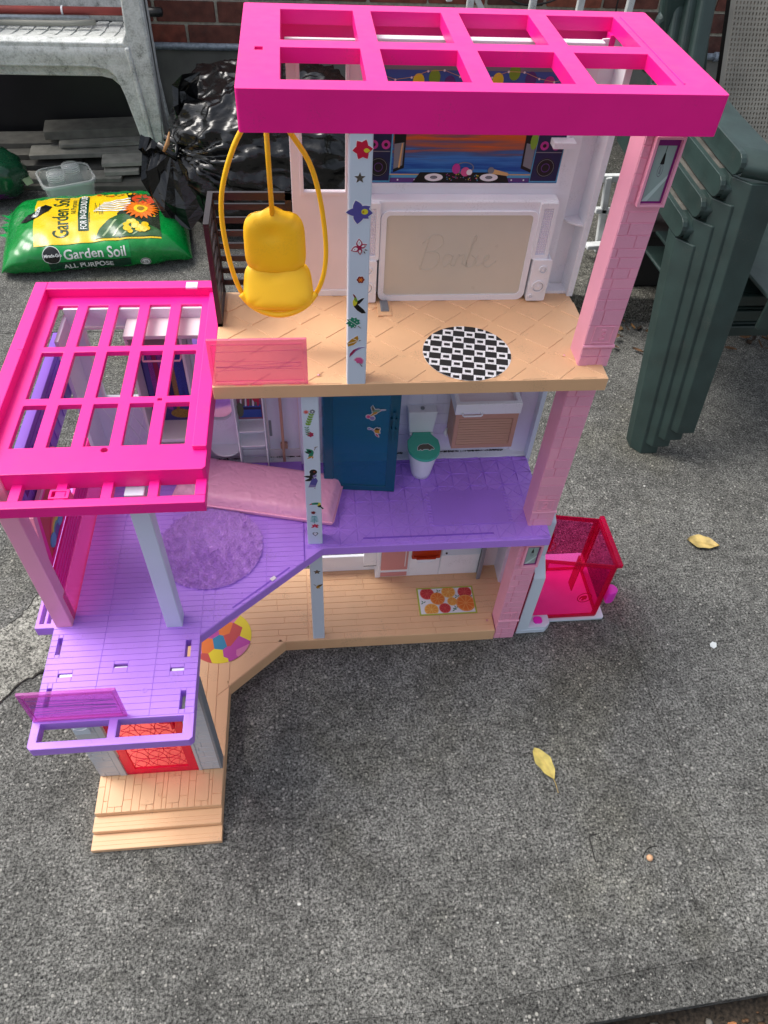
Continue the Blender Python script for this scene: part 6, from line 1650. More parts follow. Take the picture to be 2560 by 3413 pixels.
# clear food box with two jars
bx_ = thing('plastic_food_box', 'clear plastic food box with two empty jars in it beside the board pile', 'food box')
bc = Vector((-0.795, 1.895, 0)); rz_ = radians(24)
Mx = Matrix.Translation(bc) @ Matrix.Rotation(rz_, 4, 'Z')
def ring_loft(secs, name, mat, parent, M, cap=True):
    b = MB(); n_ = len(secs[0][1])
    vs = [(x, y, z) for z, poly in secs for x, y in poly]
    fs = []
    for i in range(len(secs) - 1):
        for k in range(n_): fs.append((i * n_ + k, i * n_ + (k + 1) % n_, (i + 1) * n_ + (k + 1) % n_, (i + 1) * n_ + k))
    if cap: fs.append(tuple(reversed(range(n_))))
    return b.add(vs, fs).xform(M).build(name, mat, parent, smooth=True)
ring_loft([(0.001, rrect(-0.072, 0.072, -0.062, 0.062, 0.03, 5)), (0.03, rrect(-0.076, 0.076, -0.066, 0.066, 0.03, 5)), (0.098, rrect(-0.085, 0.085, -0.074, 0.074, 0.032, 5))], 'tub', CLEARW, bx_, Mx)
ring_loft([(0.094, rrect(-0.092, 0.092, -0.081, 0.081, 0.034, 5)), (0.104, rrect(-0.092, 0.092, -0.081, 0.081, 0.034, 5)), (0.106, rrect(-0.089, 0.089, -0.078, 0.078, 0.033, 5)), (0.104, rrect(-0.084, 0.084, -0.073, 0.073, 0.032, 5))], 'rim', CLEARW, bx_, Mx, False)
def jar(x, y, lab):
    j = thing('clear_jar', lab, 'jar', 'clear jars in the food box')
    M = Mx @ Matrix.Translation((x, y, 0.004))
    b = MB().lathe([(0.030, 0.0), (0.033, 0.006), (0.033, 0.080), (0.029, 0.090), (0.0285, 0.098)], 0, 0, 24)
    b.f = [f for f in b.f if len(f) < 10 or f[0] < 30]; b.m = b.m[:len(b.f)]
    b.xform(M).build('jar_body', CLEARJ, j, smooth=True)
    for k in range(4):
        MB().tube([(0.0292 * cos(2 * pi * q / 24), 0.0292 * sin(2 * pi * q / 24), 0.098 + 0.0065 * k) for q in range(24)], 0.0012, 5, closed=True).xform(M).build('jar_thread', CLEARW, j, smooth=True)
    MB().lathe([(0.0285, 0.098), (0.0285, 0.122)], 0, 0, 24).xform(M).build('jar_neck', CLEARJ, j, smooth=True)
    bpy.data.objects[j.children[-1].name]
jar(-0.034, -0.014, 'clear screw-top jar at the front left inside the food box')
jar(0.026, 0.026, 'clear screw-top jar at the back right inside the food box')

# ------------------------------------------------------------------ garden soil bag with print
bag = thing('soil_bag', 'green and yellow bag of garden soil lying on the concrete', 'soil bag')
BO = Vector((-0.918, 1.393)); bu = Vector((0.9898, 0.1426)); bvv = Vector((-0.1426, 0.9898))
BL_, BD_ = 0.585, 0.46
prof = [(0.055, 0.001), (0.020, 0.006), (-0.002, 0.022), (-0.012, 0.045), (-0.016, 0.068), (-0.004, 0.092), (0.028, 0.110), (0.080, 0.121), (0.150, 0.127), (0.230, 0.124), (0.310, 0.110), (0.370, 0.082), (0.405, 0.045), (0.410, 0.012)]
PC = catmull(prof, 8)
arcl = [0.0]
for i in range(1, len(PC)): arcl.append(arcl[-1] + (PC[i] - PC[i - 1]).length)
AT = arcl[-1]
def prof_at(d):
    d = min(max(d, 0), AT)
    for i in range(1, len(arcl)):
        if arcl[i] >= d:
            t = (d - arcl[i - 1]) / max(1e-9, arcl[i] - arcl[i - 1])
            return PC[i - 1].lerp(PC[i], t)
    return PC[-1]
def bag_pt(u, d, lift=0.0):
    """u metres along the bag, d metres of arc from the front bottom edge"""
    p = prof_at(d); q = prof_at(d + 0.003) - prof_at(d - 0.003)
    nn = Vector((-q.y, q.x)); nn = nn.normalized() if nn.length > 0 else Vector((0, 1))
    s = u / BL_
    end = max(0.02, 1 - abs(2 * s - 1) ** 5.0) ** 0.55
    wv = p.x; z = p.y
    mid = 0.20
    # ends are pinched to a seam
    wv = mid + (wv - mid) * (0.86 + 0.14 * end)
    z = 0.012 + (z - 0.012) * end
    wr = 0.0060 * noise.noise(Vector((u * 9, d * 5, 1.3))) + 0.0042 * noise.noise(Vector((u * 26 + d * 14, d * 10 - u * 8, 4.1))) + 0.0016 * noise.noise(Vector((u * 60 - d * 50, d * 36 + u * 30, 7.7)))
    rdg = 0.004 * (1 - abs(noise.noise(Vector((u * 14 + d * 9, d * 6 - u * 5, 9.0))))) ** 6 * (abs(2 * s - 1) ** 2)
    h = (wr + rdg) * (0.25 + 0.75 * end) + lift
    x = BO + bu * u + bvv * (wv + nn.x * h)
    zz = max(0.0008 + max(0, lift), z + nn.y * h)
    return (x.x, x.y, zz)
FOIL = lambda nm, c: plastic(nm, lin(*c), 0.25, var=0.08, bump=0.0, coat=0.3)
BG_G, BG_DG, BG_Y, BG_K = FOIL('bag_green', (0, 128, 52)), FOIL('bag_dark_green', (12, 62, 40)), FOIL('bag_yellow', (228, 190, 20)), FOIL('bag_black', (14, 15, 15))
BG_W, BG_O, BG_R = FOIL('bag_white', (228, 230, 226)), FOIL('bag_orange', (226, 112, 22)), FOIL('bag_red', (202, 66, 28))
BG_DK, BG_GN, BG_MG, BG_P = FOIL('bag_picture_dark', (34, 42, 30)), FOIL('bag_picture_green', (38, 84, 40)), FOIL('bag_mid_green', (0, 150, 70)), FOIL('bag_pale_green', (150, 170, 130))
nu, nd = 90, 90
vs = []; fs = []
for j in range(nd + 1):
    for i in range(nu + 1): vs.append(bag_pt(BL_ * i / nu, AT * j / nd))
for j in range(nd):
    for i in range(nu):
        a = j * (nu + 1) + i
        fs.append((a, a + 1, a + nu + 2, a + nu + 1))
b = MB().add(vs, fs)
b.add([(BO + bu * 0.02 + bvv * 0.05).to_tuple() + (0.001,), (BO + bu * 0.565 + bvv * 0.05).to_tuple() + (0.001,), (BO + bu * 0.565 + bvv * 0.4).to_tuple() + (0.001,), (BO + bu * 0.02 + bvv * 0.4).to_tuple() + (0.001,)], [(0, 1, 2, 3)])
b.build('bag_body', BG_G, bag, smooth=True)
# gathered end on the left and crimped seam on the right
t = MB(); r = random.Random(2)
for k in range(9):
    d = AT * (0.50 + 0.045 * k)
    p0 = bag_pt(0.012, d, 0.001)
    vs = [p0, bag_pt(0.012, d + 0.025, 0.001), (p0[0] - r.uniform(0.01, 0.03), p0[1] + r.uniform(-0.01, 0.02), max(0.004, p0[2] + r.uniform(-0.004, 0.014)))]
    t.add(vs, [(0, 1, 2)])
t.build('bag_end', BG_MG, bag)
def drape(poly, mat, name, lift, grid=0.012):
    """polygon in (u, d) laid over the bag surface"""
    x0 = min(p[0] for p in poly); x1 = max(p[0] for p in poly); y0 = min(p[1] for p in poly); y1 = max(p[1] for p in poly)
    bm = bmesh.new()
    f = bm.faces.new([bm.verts.new((p[0], p[1], 0)) for p in poly])
    bmesh.ops.triangulate(bm, faces=bm.faces[:])
    for ax in (0, 1):
        lo, hi = (x0, x1) if ax == 0 else (y0, y1)
        c = math.floor(lo / grid) * grid + grid
        while c < hi:
            no = (1, 0, 0) if ax == 0 else (0, 1, 0)
            co = (c, 0, 0) if ax == 0 else (0, c, 0)
            bmesh.ops.bisect_plane(bm, geom=bm.verts[:] + bm.edges[:] + bm.faces[:], plane_co=co, plane_no=no)
            c += grid
    bm.verts.index_update()
    vs = [bag_pt(v.co.x, v.co.y, lift) for v in bm.verts]
    fs = [tuple(v.index for v in f.verts) for f in bm.faces]
    bm.free()
    return MB().add(vs, fs).build(name, mat, bag, smooth=True, fix=False)
def drape_text(body, size, u, d, rot, mat, lift, sx=1.0, bold=0.0, name='lettering'):
    vs, fs = text_polys(body, size, sx, bold)
    ca, sa = cos(rot), sin(rot)
    bm = bmesh.new()
    bv_ = [bm.verts.new((u + x * ca - y * sa, d + x * sa + y * ca, 0)) for x, y, z in vs]
    for f in fs:
        try: bm.faces.new([bv_[i] for i in f])
        except ValueError: pass
    for ax in (0, 1):
        lo = min(v.co[ax] for v in bm.verts); hi = max(v.co[ax] for v in bm.verts); c = lo + 0.006
        while c < hi:
            bmesh.ops.bisect_plane(bm, geom=bm.verts[:] + bm.edges[:] + bm.faces[:], plane_co=(c, 0, 0) if ax == 0 else (0, c, 0), plane_no=(1, 0, 0) if ax == 0 else (0, 1, 0))
            c += 0.006
    bm.verts.index_update()
    out = [bag_pt(v.co.x, v.co.y, lift) for v in bm.verts]; fs = [tuple(v.index for v in f.verts) for f in bm.faces]
    bm.free()
    return MB().add(out, fs).build(name, mat, bag, fix=False)
D0 = 0.154      # arc position where the top of the bag begins
drape(rect(0.118, 0.500, D0, D0 + 0.275), BG_Y, 'yellow_panel', 0.0012)
drape([(0.372, D0 + 0.006), (0.500, D0 + 0.006), (0.500, D0 + 0.274), (0.400, D0 + 0.274), (0.412, D0 + 0.200), (0.395, D0 + 0.150), (0.372, D0 + 0.120)], BG_DK, 'picture', 0.0018)
drape([(0.300, D0 + 0.008)] + [(0.306 + 0.095 * (1 - cos(pi * k / 10)) / 2 - 0.0, D0 + 0.008 + 0.105 * sin(pi * k / 10 * 0.62)) for k in range(1, 11)] + [(0.500, D0 + 0.030), (0.500, D0 + 0.008)], BG_GN, 'cucumber', 0.0024)
for k in range(4):
    drape([(0.322 + 0.030 * k, D0 + 0.014), (0.328 + 0.030 * k, D0 + 0.014), (0.372 + 0.03 * k, D0 + 0.082 - 0.012 * k), (0.364 + 0.03 * k, D0 + 0.084 - 0.012 * k)], BG_P, 'cucumber_stripe', 0.0030)
for k in range(6):
    drape([(0.300 + 0.006 * k, D0 + 0.140 + 0.010 * k), (0.415, D0 + 0.128 + 0.017 * k), (0.415, D0 + 0.136 + 0.017 * k), (0.300 + 0.006 * k, D0 + 0.145 + 0.010 * k)], BG_W, 'leek', 0.0026)
drape(circ(0.458, D0 + 0.216, 0.040, 24, 0.034), BG_R, 'tomato', 0.0030)
for k in range(5): drape(petal(0.452, D0 + 0.214, 2 * pi * k / 5 + 0.3, 0.024, 0.007, 5), BG_GN, 'tomato_calyx', 0.0038)
for k in range(20):
    a = 2 * pi * k / 20
    drape(petal(0.446 + 0.014 * cos(a), D0 + 0.142 + 0.014 * sin(a), a, 0.044, 0.013, 6), BG_O, 'flower_petal', 0.0036 + 0.0004 * (k % 2))
drape(circ(0.446, D0 + 0.142, 0.022, 18), BG_Y, 'flower_centre', 0.0046); drape(circ(0.446, D0 + 0.142, 0.012, 14), FOIL('bag_ochre', (150, 110, 25)), 'flower_centre', 0.0051)
r = random.Random(8)
for k in range(16): drape(circ(0.425 + r.uniform(-0.032, 0.034), D0 + 0.050 + r.uniform(-0.024, 0.026), r.uniform(0.007, 0.013), 10), BG_Y if k % 3 else FOIL('bag_gold%d' % k, (235, 205, 80)), 'yellow_bloom', 0.0038 + 0.0003 * (k % 4))
for k in range(14): drape(circ(0.318 + 0.012 * k + r.uniform(-0.004, 0.004), D0 + 0.258 + r.uniform(-0.010, 0.012), r.uniform(0.005, 0.009), 8), (BG_O, BG_GN, BG_Y)[k % 3], 'bloom_row', 0.0032 + 0.0003 * (k % 3))
drape_text('Garden Soil', 0.068, 0.222, D0 + 0.024, pi / 2, BG_DG, 0.0024, 0.74, 0.0006)
drape_text('All Purpose', 0.024, 0.246, D0 + 0.135, pi / 2, BG_DG, 0.0024, 0.85)
drape(rect(0.252, 0.284, D0 + 0.048, D0 + 0.262), BG_DG, 'banner', 0.0022)
drape_text('FOR IN-GROUND USE', 0.0270, 0.2775, D0 + 0.054, pi / 2, BG_W, 0.0032, 0.80, 0.0004)
drape([(0.075, D0 + 0.128), (0.090, D0 + 0.150), (0.125, D0 + 0.178), (0.150, D0 + 0.212), (0.172, D0 + 0.190), (0.160, D0 + 0.160), (0.120, D0 + 0.128), (0.095, D0 + 0.116)], BG_K, 'logo', 0.0024)
drape_text('Miracle', 0.026, 0.128, D0 + 0.134, radians(80), BG_W, 0.0032, 0.8, 0.0003)
drape(rect(0.175, 0.400, 0.100, 0.150), BG_MG, 'front_band', 0.0012)
drape(circ(0.165, 0.122, 0.0270, 28, 0.0280), BG_W, 'logo_ring', 0.0018); drape(circ(0.165, 0.122, 0.0250, 28, 0.0260), BG_K, 'logo', 0.0024)
drape_text('Miracle-Gro', 0.0125, 0.1425, 0.118, 0.0, BG_W, 0.0040, 0.85, 0.0004)
drape_text('Garden Soil', 0.0400, 0.2000, 0.1080, 0.0, BG_W, 0.0034, 0.98, 0.0006)
drape(rect(0.150, 0.395, 0.0660, 0.0980), BG_DG, 'dark_band', 0.0014)
drape_text('ALL PURPOSE', 0.0260, 0.192, 0.0730, 0.0, BG_W, 0.0034, 0.95, 0.0005)
drape(circ(0.4400, 0.0800, 0.0160, 22), BG_W, 'size_mark', 0.0018); drape(circ(0.4400, 0.0800, 0.0145, 22), BG_K, 'size_mark', 0.0023); drape(circ(0.4400, 0.0800, 0.0125, 22), BG_W, 'size_mark', 0.0028)
drape_text('0.75', 0.0125, 0.4285, 0.0762, 0.0, BG_DG, 0.0036, 0.9, 0.0002)
for k, (u_, dd, n_) in enumerate(((0.262, 0.105, 3), (0.296, 0.085, 2), (0.318, 0.128, 3), (0.332, 0.120, 3))):
    for q in range(n_):
        drape(rect(u_ - 0.001 + 0.0050 * q - 0.014, u_ + 0.0005 + 0.0050 * q - 0.014, D0 + dd + 0.03 * (k == 0), D0 + dd + 0.075 - 0.02 * q), BG_DG, 'small_print', 0.0022, 0.02) if k else None

# purple and green soil bag at the left edge
pb = thing('soil_bag', 'purple and dark green bag standing half out of view at the left edge', 'soil bag')
def blob(cx, cy, cz, sx, sy, sz, seed, amp, freq, seg=40, sq=2.6):
    vs = []; fs = []
    n_, m_ = seg, seg // 2
    for j in range(m_ + 1):
        th = pi * j / m_
        for i in range(n_):
            ph = 2 * pi * i / n_
            d = Vector((sin(th) * cos(ph), sin(th) * sin(ph), cos(th)))
            k = (abs(d.x) ** sq + abs(d.y) ** sq + abs(d.z) ** sq) ** (-1 / sq)
            w = 1 + amp * noise.noise(d * freq + Vector((seed, 0, 0))) + amp * 0.5 * noise.noise(d * freq * 2.7 + Vector((0, seed, 0)))
            vs.append((cx + d.x * k * sx * w, cy + d.y * k * sy * w, max(0.001, cz + d.z * k * sz * w)))
    for j in range(m_):
        for i in range(n_):
            fs.append((j * n_ + i, j * n_ + (i + 1) % n_, (j + 1) * n_ + (i + 1) % n_, (j + 1) * n_ + i))
    return MB().add(vs, fs)
PB = FOIL('bag_purple', (82, 20, 92)); 
body = blob(-1.175, 1.965, 0.090, 0.235, 0.115, 0.088, 3.0, 0.10, 2.2)
vv = body.v
body.m = [1 if (sum(vv[i][0] for i in f) / len(f)) + 0.35 * (sum(vv[i][2] for i in f) / len(f)) > -0.968 else 0 for f in body.f]
body.xform(Matrix.Translation((-1.2, 1.95, 0)) @ Matrix.Rotation(radians(-14), 4, 'Z') @ Matrix.Translation((1.2, -1.95, 0)))
body.build('bag_body', [PB, BG_DG], pb, smooth=True)
MB().add([(-0.965, 1.905, 0.112), (-0.932, 1.885, 0.070), (-0.915, 1.910, 0.068), (-0.945, 1.945, 0.112)], [(0, 1, 2, 3)]).build('bag_label', BG_P, pb)

# ------------------------------------------------------------------ black rubbish bag
KB = bpy.data.materials.new('black_bag_film')
nt, N, L = nodes_of(KB)
bs = N['Principled BSDF']; bs.inputs['Base Color'].default_value = (0.0035, 0.0036, 0.0042, 1); bs.inputs['Roughness'].default_value = 0.20; bs.inputs['Specular IOR Level'].default_value = 0.6
tc = N.new('ShaderNodeTexCoord'); mp = N.new('ShaderNodeMapping'); mp.inputs['Scale'].default_value = (7, 9, 22); mp.inputs['Rotation'].default_value = (0.2, 0.5, 0.3); L.new(tc.outputs['Object'], mp.inputs['Vector'])
n1 = N.new('ShaderNodeTexNoise'); n1.inputs['Scale'].default_value = 1.0; n1.inputs['Detail'].default_value = 5; n1.inputs['Distortion'].default_value = 0.8; L.new(mp.outputs[0], n1.inputs['Vector'])
ab = N.new('ShaderNodeMath'); ab.operation = 'SUBTRACT'; L.new(n1.outputs['Fac'], ab.inputs[0]); ab.inputs[1].default_value = 0.5
a2 = N.new('ShaderNodeMath'); a2.operation = 'ABSOLUTE'; L.new(ab.outputs[0], a2.inputs[0])
bp = N.new('ShaderNodeBump'); bp.inputs['Strength'].default_value = 0.25; bp.inputs['Distance'].default_value = 0.02; L.new(a2.outputs[0], bp.inputs['Height']); L.new(bp.outputs[0], bs.inputs['Normal'])
tb = thing('rubbish_bag', 'big glossy black rubbish bag tied at its left end, behind the doll house', 'rubbish bag')
KN = Vector((-0.385, 1.680, 0.295))          # where the neck is gathered
def bagfun(d):
    c = Vector((-0.060, 1.84, 0.220)); s = Vector((0.335, 0.275, 0.235)); sq = 3.2
    k = (abs(d.x) ** sq + abs(d.y) ** sq + abs(d.z) ** sq) ** (-1 / sq)
    p = Vector((c.x + d.x * k * s.x, c.y + d.y * k * s.y, c.z + d.z * k * s.z))
    to = p - KN; dist = to.length
    ang = atan2(to.z, to.y * 0.6 + to.x * 0.8)
    fold = abs(sin(ang * 7 + 2.2 * noise.noise(p * 5))) ** 2.0
    f = math.exp(-dist / 0.34)
    q1 = Vector((p.x * 4.0 + p.z * 2.0, p.y * 4.0, p.z * 8.0 - p.x * 5.0))
    q2 = Vector((p.x * 9.0 - p.z * 7.0, p.y * 8.0, p.z * 17.0 + p.x * 8.0 + 5))
    w = 0.034 * noise.noise(p * 3.0) + 0.018 * max(0, 1 - abs(noise.noise(q1)) * 3.0) ** 1.5 + 0.010 * max(0, 1 - abs(noise.noise(q2)) * 4.5) ** 1.3 + 0.006 * max(0, 1 - abs(noise.noise(q2 * 1.9 + Vector((2, 2, 2)))) * 5) ** 1.2
    w -= 0.040 * f * fold
    n_ = d.normalized()
    p = p + n_ * w
    pull = math.exp(-(dist / 0.13) ** 2)
    p = p.lerp(KN, 0.45 * pull)
    p.z = max(0.001, p.z)
    return p
vs = []; fs = []; n_, m_ = 220, 130
for j in range(m_ + 1):
    th = pi * j / m_
    for i in range(n_):
        ph = 2 * pi * i / n_
        vs.append(bagfun(Vector((sin(th) * cos(ph), sin(th) * sin(ph), cos(th)))))
for j in range(m_):
    for i in range(n_): fs.append((j * n_ + i, j * n_ + (i + 1) % n_, (j + 1) * n_ + (i + 1) % n_, (j + 1) * n_ + i))
MB().add(vs, fs).build('bag_body', KB, tb, smooth=True)
def flap(base, dirs, name):
    """crumpled fan of film flaring from the knot"""
    b = MB(); r = random.Random(len(dirs) + 5); rows_ = []
    for i, (dv, ln) in enumerate(dirs):
        dv = Vector(dv).normalized(); row = []
        for k in range(9):
            t = k / 8
            off = Vector((r.uniform(-1, 1), r.uniform(-1, 1), r.uniform(-1, 1))) * 0.008 * t + Vector((0, (-1) ** i * 0.012 * t, 0))
            row.append(base + dv * ln * t + off)
        rows_.append(row)
    vs = [p for row in rows_ for p in row]
    fs = [(i * 9 + k, i * 9 + k + 1, (i + 1) * 9 + k + 1, (i + 1) * 9 + k) for i in range(len(rows_) - 1) for k in range(8)]
    o = b.add(vs, fs).build(name, KB, tb, smooth=False)
flap(KN + Vector((0.01, -0.03, -0.005)), [((-0.9, -0.1, 0.55), 0.10), ((-1, -0.2, 0.25), 0.10), ((-1, -0.2, -0.1), 0.095), ((-0.8, -0.3, -0.5), 0.13), ((-0.55, -0.3, -0.9), 0.17), ((-0.3, -0.3, -1), 0.20), ((-0.1, -0.3, -1), 0.22), ((0.12, -0.25, -1), 0.23), ((0.35, -0.25, -0.9), 0.20), ((0.5, -0.2, -0.5), 0.13)], 'bag_neck')
MB().tube([(KN.x - 0.012, KN.y - 0.052, KN.z + 0.005), (KN.x + 0.004, KN.y - 0.055, KN.z + 0.030), (KN.x + 0.014, KN.y - 0.050, KN.z + 0.062)], [0.005, 0.007, 0.002], 7).build('paper_tie', plastic('brown_paper', (0.42, 0.22, 0.09), 0.8), tb, smooth=True)
b = MB().tube([(KN.x - 0.03, KN.y - 0.04, KN.z + 0.022), (KN.x + 0.02, KN.y - 0.045, KN.z - 0.018), (KN.x + 0.03, KN.y - 0.02, KN.z + 0.018), (KN.x - 0.01, KN.y - 0.01, KN.z + 0.03)], 0.012, 8).build('knot', KB, tb, smooth=True)
# standing crest of film at the left top
cre = [Vector((-0.350, 1.70, 0.345)), Vector((-0.335, 1.70, 0.40)), Vector((-0.318, 1.72, 0.46)), Vector((-0.300, 1.74, 0.492))]
flap(Vector((-0.29, 1.76, 0.40)), [((-0.6, -0.5, -0.5), 0.11), ((-0.6, -0.5, 0.1), 0.085), ((-0.5, -0.5, 0.5), 0.10), ((-0.2, -0.4, 0.9), 0.105), ((0.2, -0.3, 1), 0.10)], 'bag_crest')

# ------------------------------------------------------------------ stack of green plastic chairs
GRN = plastic('dark_green_plastic', (0.020, 0.040, 0.036), 0.42, var=0.25, vscale=16, bump=0.05, bscale=200, spec=0.55, dirt=0.25)
GDUST = plastic('dusty_green_plastic', (0.085, 0.080, 0.068), 0.75, var=0.35, vscale=30)
def green_chair(i, label):
    c = thing('green_chair', label, 'chair', 'green plastic chairs stacked beside the doll house')
    ox, oy, oz = 0.0195 * i, -0.0085 * i, 0.0490 * i
    # left front leg: angle section leaning back towards the arm
    A = Vector((0.878 + ox, 0.570 + oy, oz * 0.62)); B = Vector((0.872 + ox, 0.695 + oy, 0.520 + oz))
    d = (B - A)
    b = MB()
    w1, w2, t = 0.062, 0.070, 0.008
    sec = [(-w1 * 0.5, w2 * 0.55), (-w1 * 0.5, -w2 * 0.10), (-w1 * 0.05, -w2 * 0.62), (w1 * 0.95, -w2 * 0.62), (w1 * 0.95, -w2 * 0.50), (-w1 * 0.0, -w2 * 0.50), (-w1 * 0.38, -w2 * 0.06), (-w1 * 0.38, w2 * 0.55)]
    n_ = len(sec)
    vs = []
    for p, k in ((A, 0.72), (B, 1.0)):
        for sx, sy in sec: vs.append((p.x + sx * k, p.y + sy * k, p.z + (0.006 if False else 0)))
    fs = [(j, (j + 1) % n_, n_ + (j + 1) % n_, n_ + j) for j in range(n_)]
    fs += [(0, 1, 6, 7), (1, 2, 5, 6), (2, 3, 4, 5), (n_ + 0, n_ + 7, n_ + 6, n_ + 1), (n_ + 1, n_ + 6, n_ + 5, n_ + 2), (n_ + 2, n_ + 5, n_ + 4, n_ + 3)]
    b.add(vs, fs).build('leg', GRN, c, 0.0020)
    # armrest: rounded side board running back, with a flat top that rolls over at the front
    y0, y1 = 0.668 + oy, 1.14 + oy
    zc = 0.546 + oz; hh = 0.0225
    pts = []
    for k in range(9):
        a = pi / 2 + pi * k / 8
        pts.append((y0 + 0.024 + 0.024 * cos(a), zc + hh * sin(a)))
    side = pts + [(y0 + 0.10, zc - hh), (y1, zc - hh + 0.018), (y1, zc + hh + 0.018), (y0 + 0.20, zc + hh + 0.004)]
    MB().plate(side, [], 0.838 + ox, 0.850 + ox, 'X').build('arm_side', GRN, c, 0.004, seg=3)
    top = []
    for k in range(9):
        a = pi / 2 + pi * 0.5 * k / 8
    vs = []; prof2 = [(y1, zc + hh + 0.018), (y0 + 0.20, zc + hh + 0.004), (y0 + 0.05, zc + hh), (y0 + 0.018, zc + hh - 0.004), (y0 + 0.004, zc + hh - 0.018), (y0, zc), (y0 + 0.004, zc - 0.020), (y0 + 0.02, zc - hh)]
    for x in (0.848 + ox, (0.912 if i == 3 else 0.866) + ox):
        for (y, z) in prof2: vs.append((x, y - (0.030 if x > 0.9 + ox else 0) * (1 if y < y0 + 0.1 else 0), z))
    k = len(prof2)
    MB().add([vs[q] for q in (0, 1, 2, k, k + 1, k + 2)], [(0, 1, 4, 3), (1, 2, 5, 4)]).build('arm_top', GRN if i == 3 else GDUST, c, smooth=True)
    MB().add(vs[2:k] + vs[k + 2:], [(j, j + 1, k - 2 + j + 1, k - 2 + j) for j in range(k - 3)]).build('arm_front', GRN, c, smooth=True)
    # seat
    sz = 0.290 + oz
    MB().plate([(0.985 + ox, (0.600 if i == 3 else 0.690) + oy), (1.50 + ox, (0.590 if i == 3 else 0.690) + oy), (1.50 + ox, 1.04 + oy), (0.960 + ox, 1.06 + oy)], [], sz - 0.006, sz + 0.004).build('seat', GRN, c, 0.006, seg=3)
    ya, ha = (0.590, 0.075) if i == 3 else (0.680, 0.030)
    MB().plate([(0.985 + ox, sz - ha), (1.50 + ox, sz - ha), (1.50 + ox, sz), (0.985 + ox, sz)], [], ya + oy, ya + 0.012 + oy, 'Y').build('seat_apron', GRN, c, 0.004)
    # rear leg and back post
    MB().beam((0.905 + ox, 1.16 + oy, oz * 0.7), (0.900 + ox, 1.10 + oy, 0.45 + oz), 0.05, 0.05).build('leg', GRN, c, 0.006)
    MB().beam((0.915 + ox, 1.10 + oy, 0.44 + oz), (0.915 + ox, 1.26 + oy, 0.90 + oz), 0.040, 0.030, (0, 1, 0)).build('back_post', GRN, c, 0.010, seg=3)
    return c
green_chair(0, 'dark green plastic chair, lowest of the stack by the pink pillar')
green_chair(1, 'dark green plastic chair, second from the bottom of the stack')
green_chair(2, 'dark green plastic chair, third from the bottom of the stack')
green_chair(3, 'dark green plastic chair, topmost of the stack')

# perforated resin chair behind the stack
PERF = plastic('beige_resin', (0.34, 0.315, 0.265), 0.6, var=0.2, vscale=12, bump=0.15, bscale=180)
pc = thing('perforated_chair', 'beige perforated resin chair back standing behind the green stack', 'chair')
cols, rws = 44, 34
vs = []; fs = []; idx = {}
def gv(a, b_):
    k = (round(a, 3), round(b_, 3))
    if k not in idx: idx[k] = len(vs); vs.append((a, b_))
    return idx[k]
for j in range(rws):
    for i in range(cols):
        x0, x1, z0, z1 = i, i + 1, j, j + 1
        a0, a1, b0, b1 = i + 0.30, i + 0.68, j + 0.18, j + 0.78
        q = [gv(x0, z0), gv(x1, z0), gv(x1, z1), gv(x0, z1)]
        h = [gv(a0, b0), gv(a1, b0), gv(a1 + 0.12, b1), gv(a0 + 0.12, b1)]
        for k in range(4): fs.append((q[k], q[(k + 1) % 4], h[(k + 1) % 4], h[k]))
pw_, ph_ = 0.0089, 0.0106
front = [(1.130 + a * pw_ - (b_ * ph_) * 0.155, 1.185 + 0.20 * b_ * ph_, 0.532 + b_ * ph_) for a, b_ in vs]
m = MB().add(front, fs)
o = m.build('perforated_back', PERF, pc)
so = o.modifiers.new('thickness', 'SOLIDIFY'); so.thickness = 0.005; so.offset = 1
MB().add([tuple(Vector((1.130 + a - 0.155 * z, 1.185 + 0.20 * z + 0.05, 0.532 + z))) for a, z in ((0, 0), (0.40, 0), (0.40, 0.37), (0, 0.37))], [(0, 1, 2, 3)]).build('hole_shade_sheet', BLACK, pc)  # black sheet added behind the holes, painting in the shade seen through them
dx = -0.155
def pp_(a, z): return (1.130 + a + dx * z, 1.185 + 0.20 * z, 0.532 + z)
MB().add([pp_(-0.012, 0), pp_(0.40, 0), pp_(0.40, -0.036), pp_(-0.012, -0.036)] + [tuple(Vector(pp_(*q)) + Vector((0, 0.02, 0))) for q in ((-0.012, 0), (0.40, 0), (0.40, -0.036), (-0.012, -0.036))],
         [(0, 1, 2, 3), (7, 6, 5, 4), (0, 4, 5, 1), (1, 5, 6, 2), (2, 6, 7, 3), (3, 7, 4, 0)]).build('back_lower_edge', PERF, pc, 0.003)
MB().add([pp_(-0.012, 0.0), pp_(-0.0005, 0.0), pp_(-0.0005, 0.36), pp_(-0.012, 0.36)], [(0, 1, 2, 3)]).build('back_side_edge', PERF, pc)
MB().box(1.06, 1.60, 1.06, 1.45, 0.40, 0.445).build('seat', GRN, pc, 0.01)
for x, y in ((1.08, 1.09), (1.56, 1.09), (1.08, 1.42), (1.56, 1.42)): MB().beam((x, y, 0.082), (x, y, 0.41), 0.04, 0.04).build('leg', GRN, pc, 0.006)
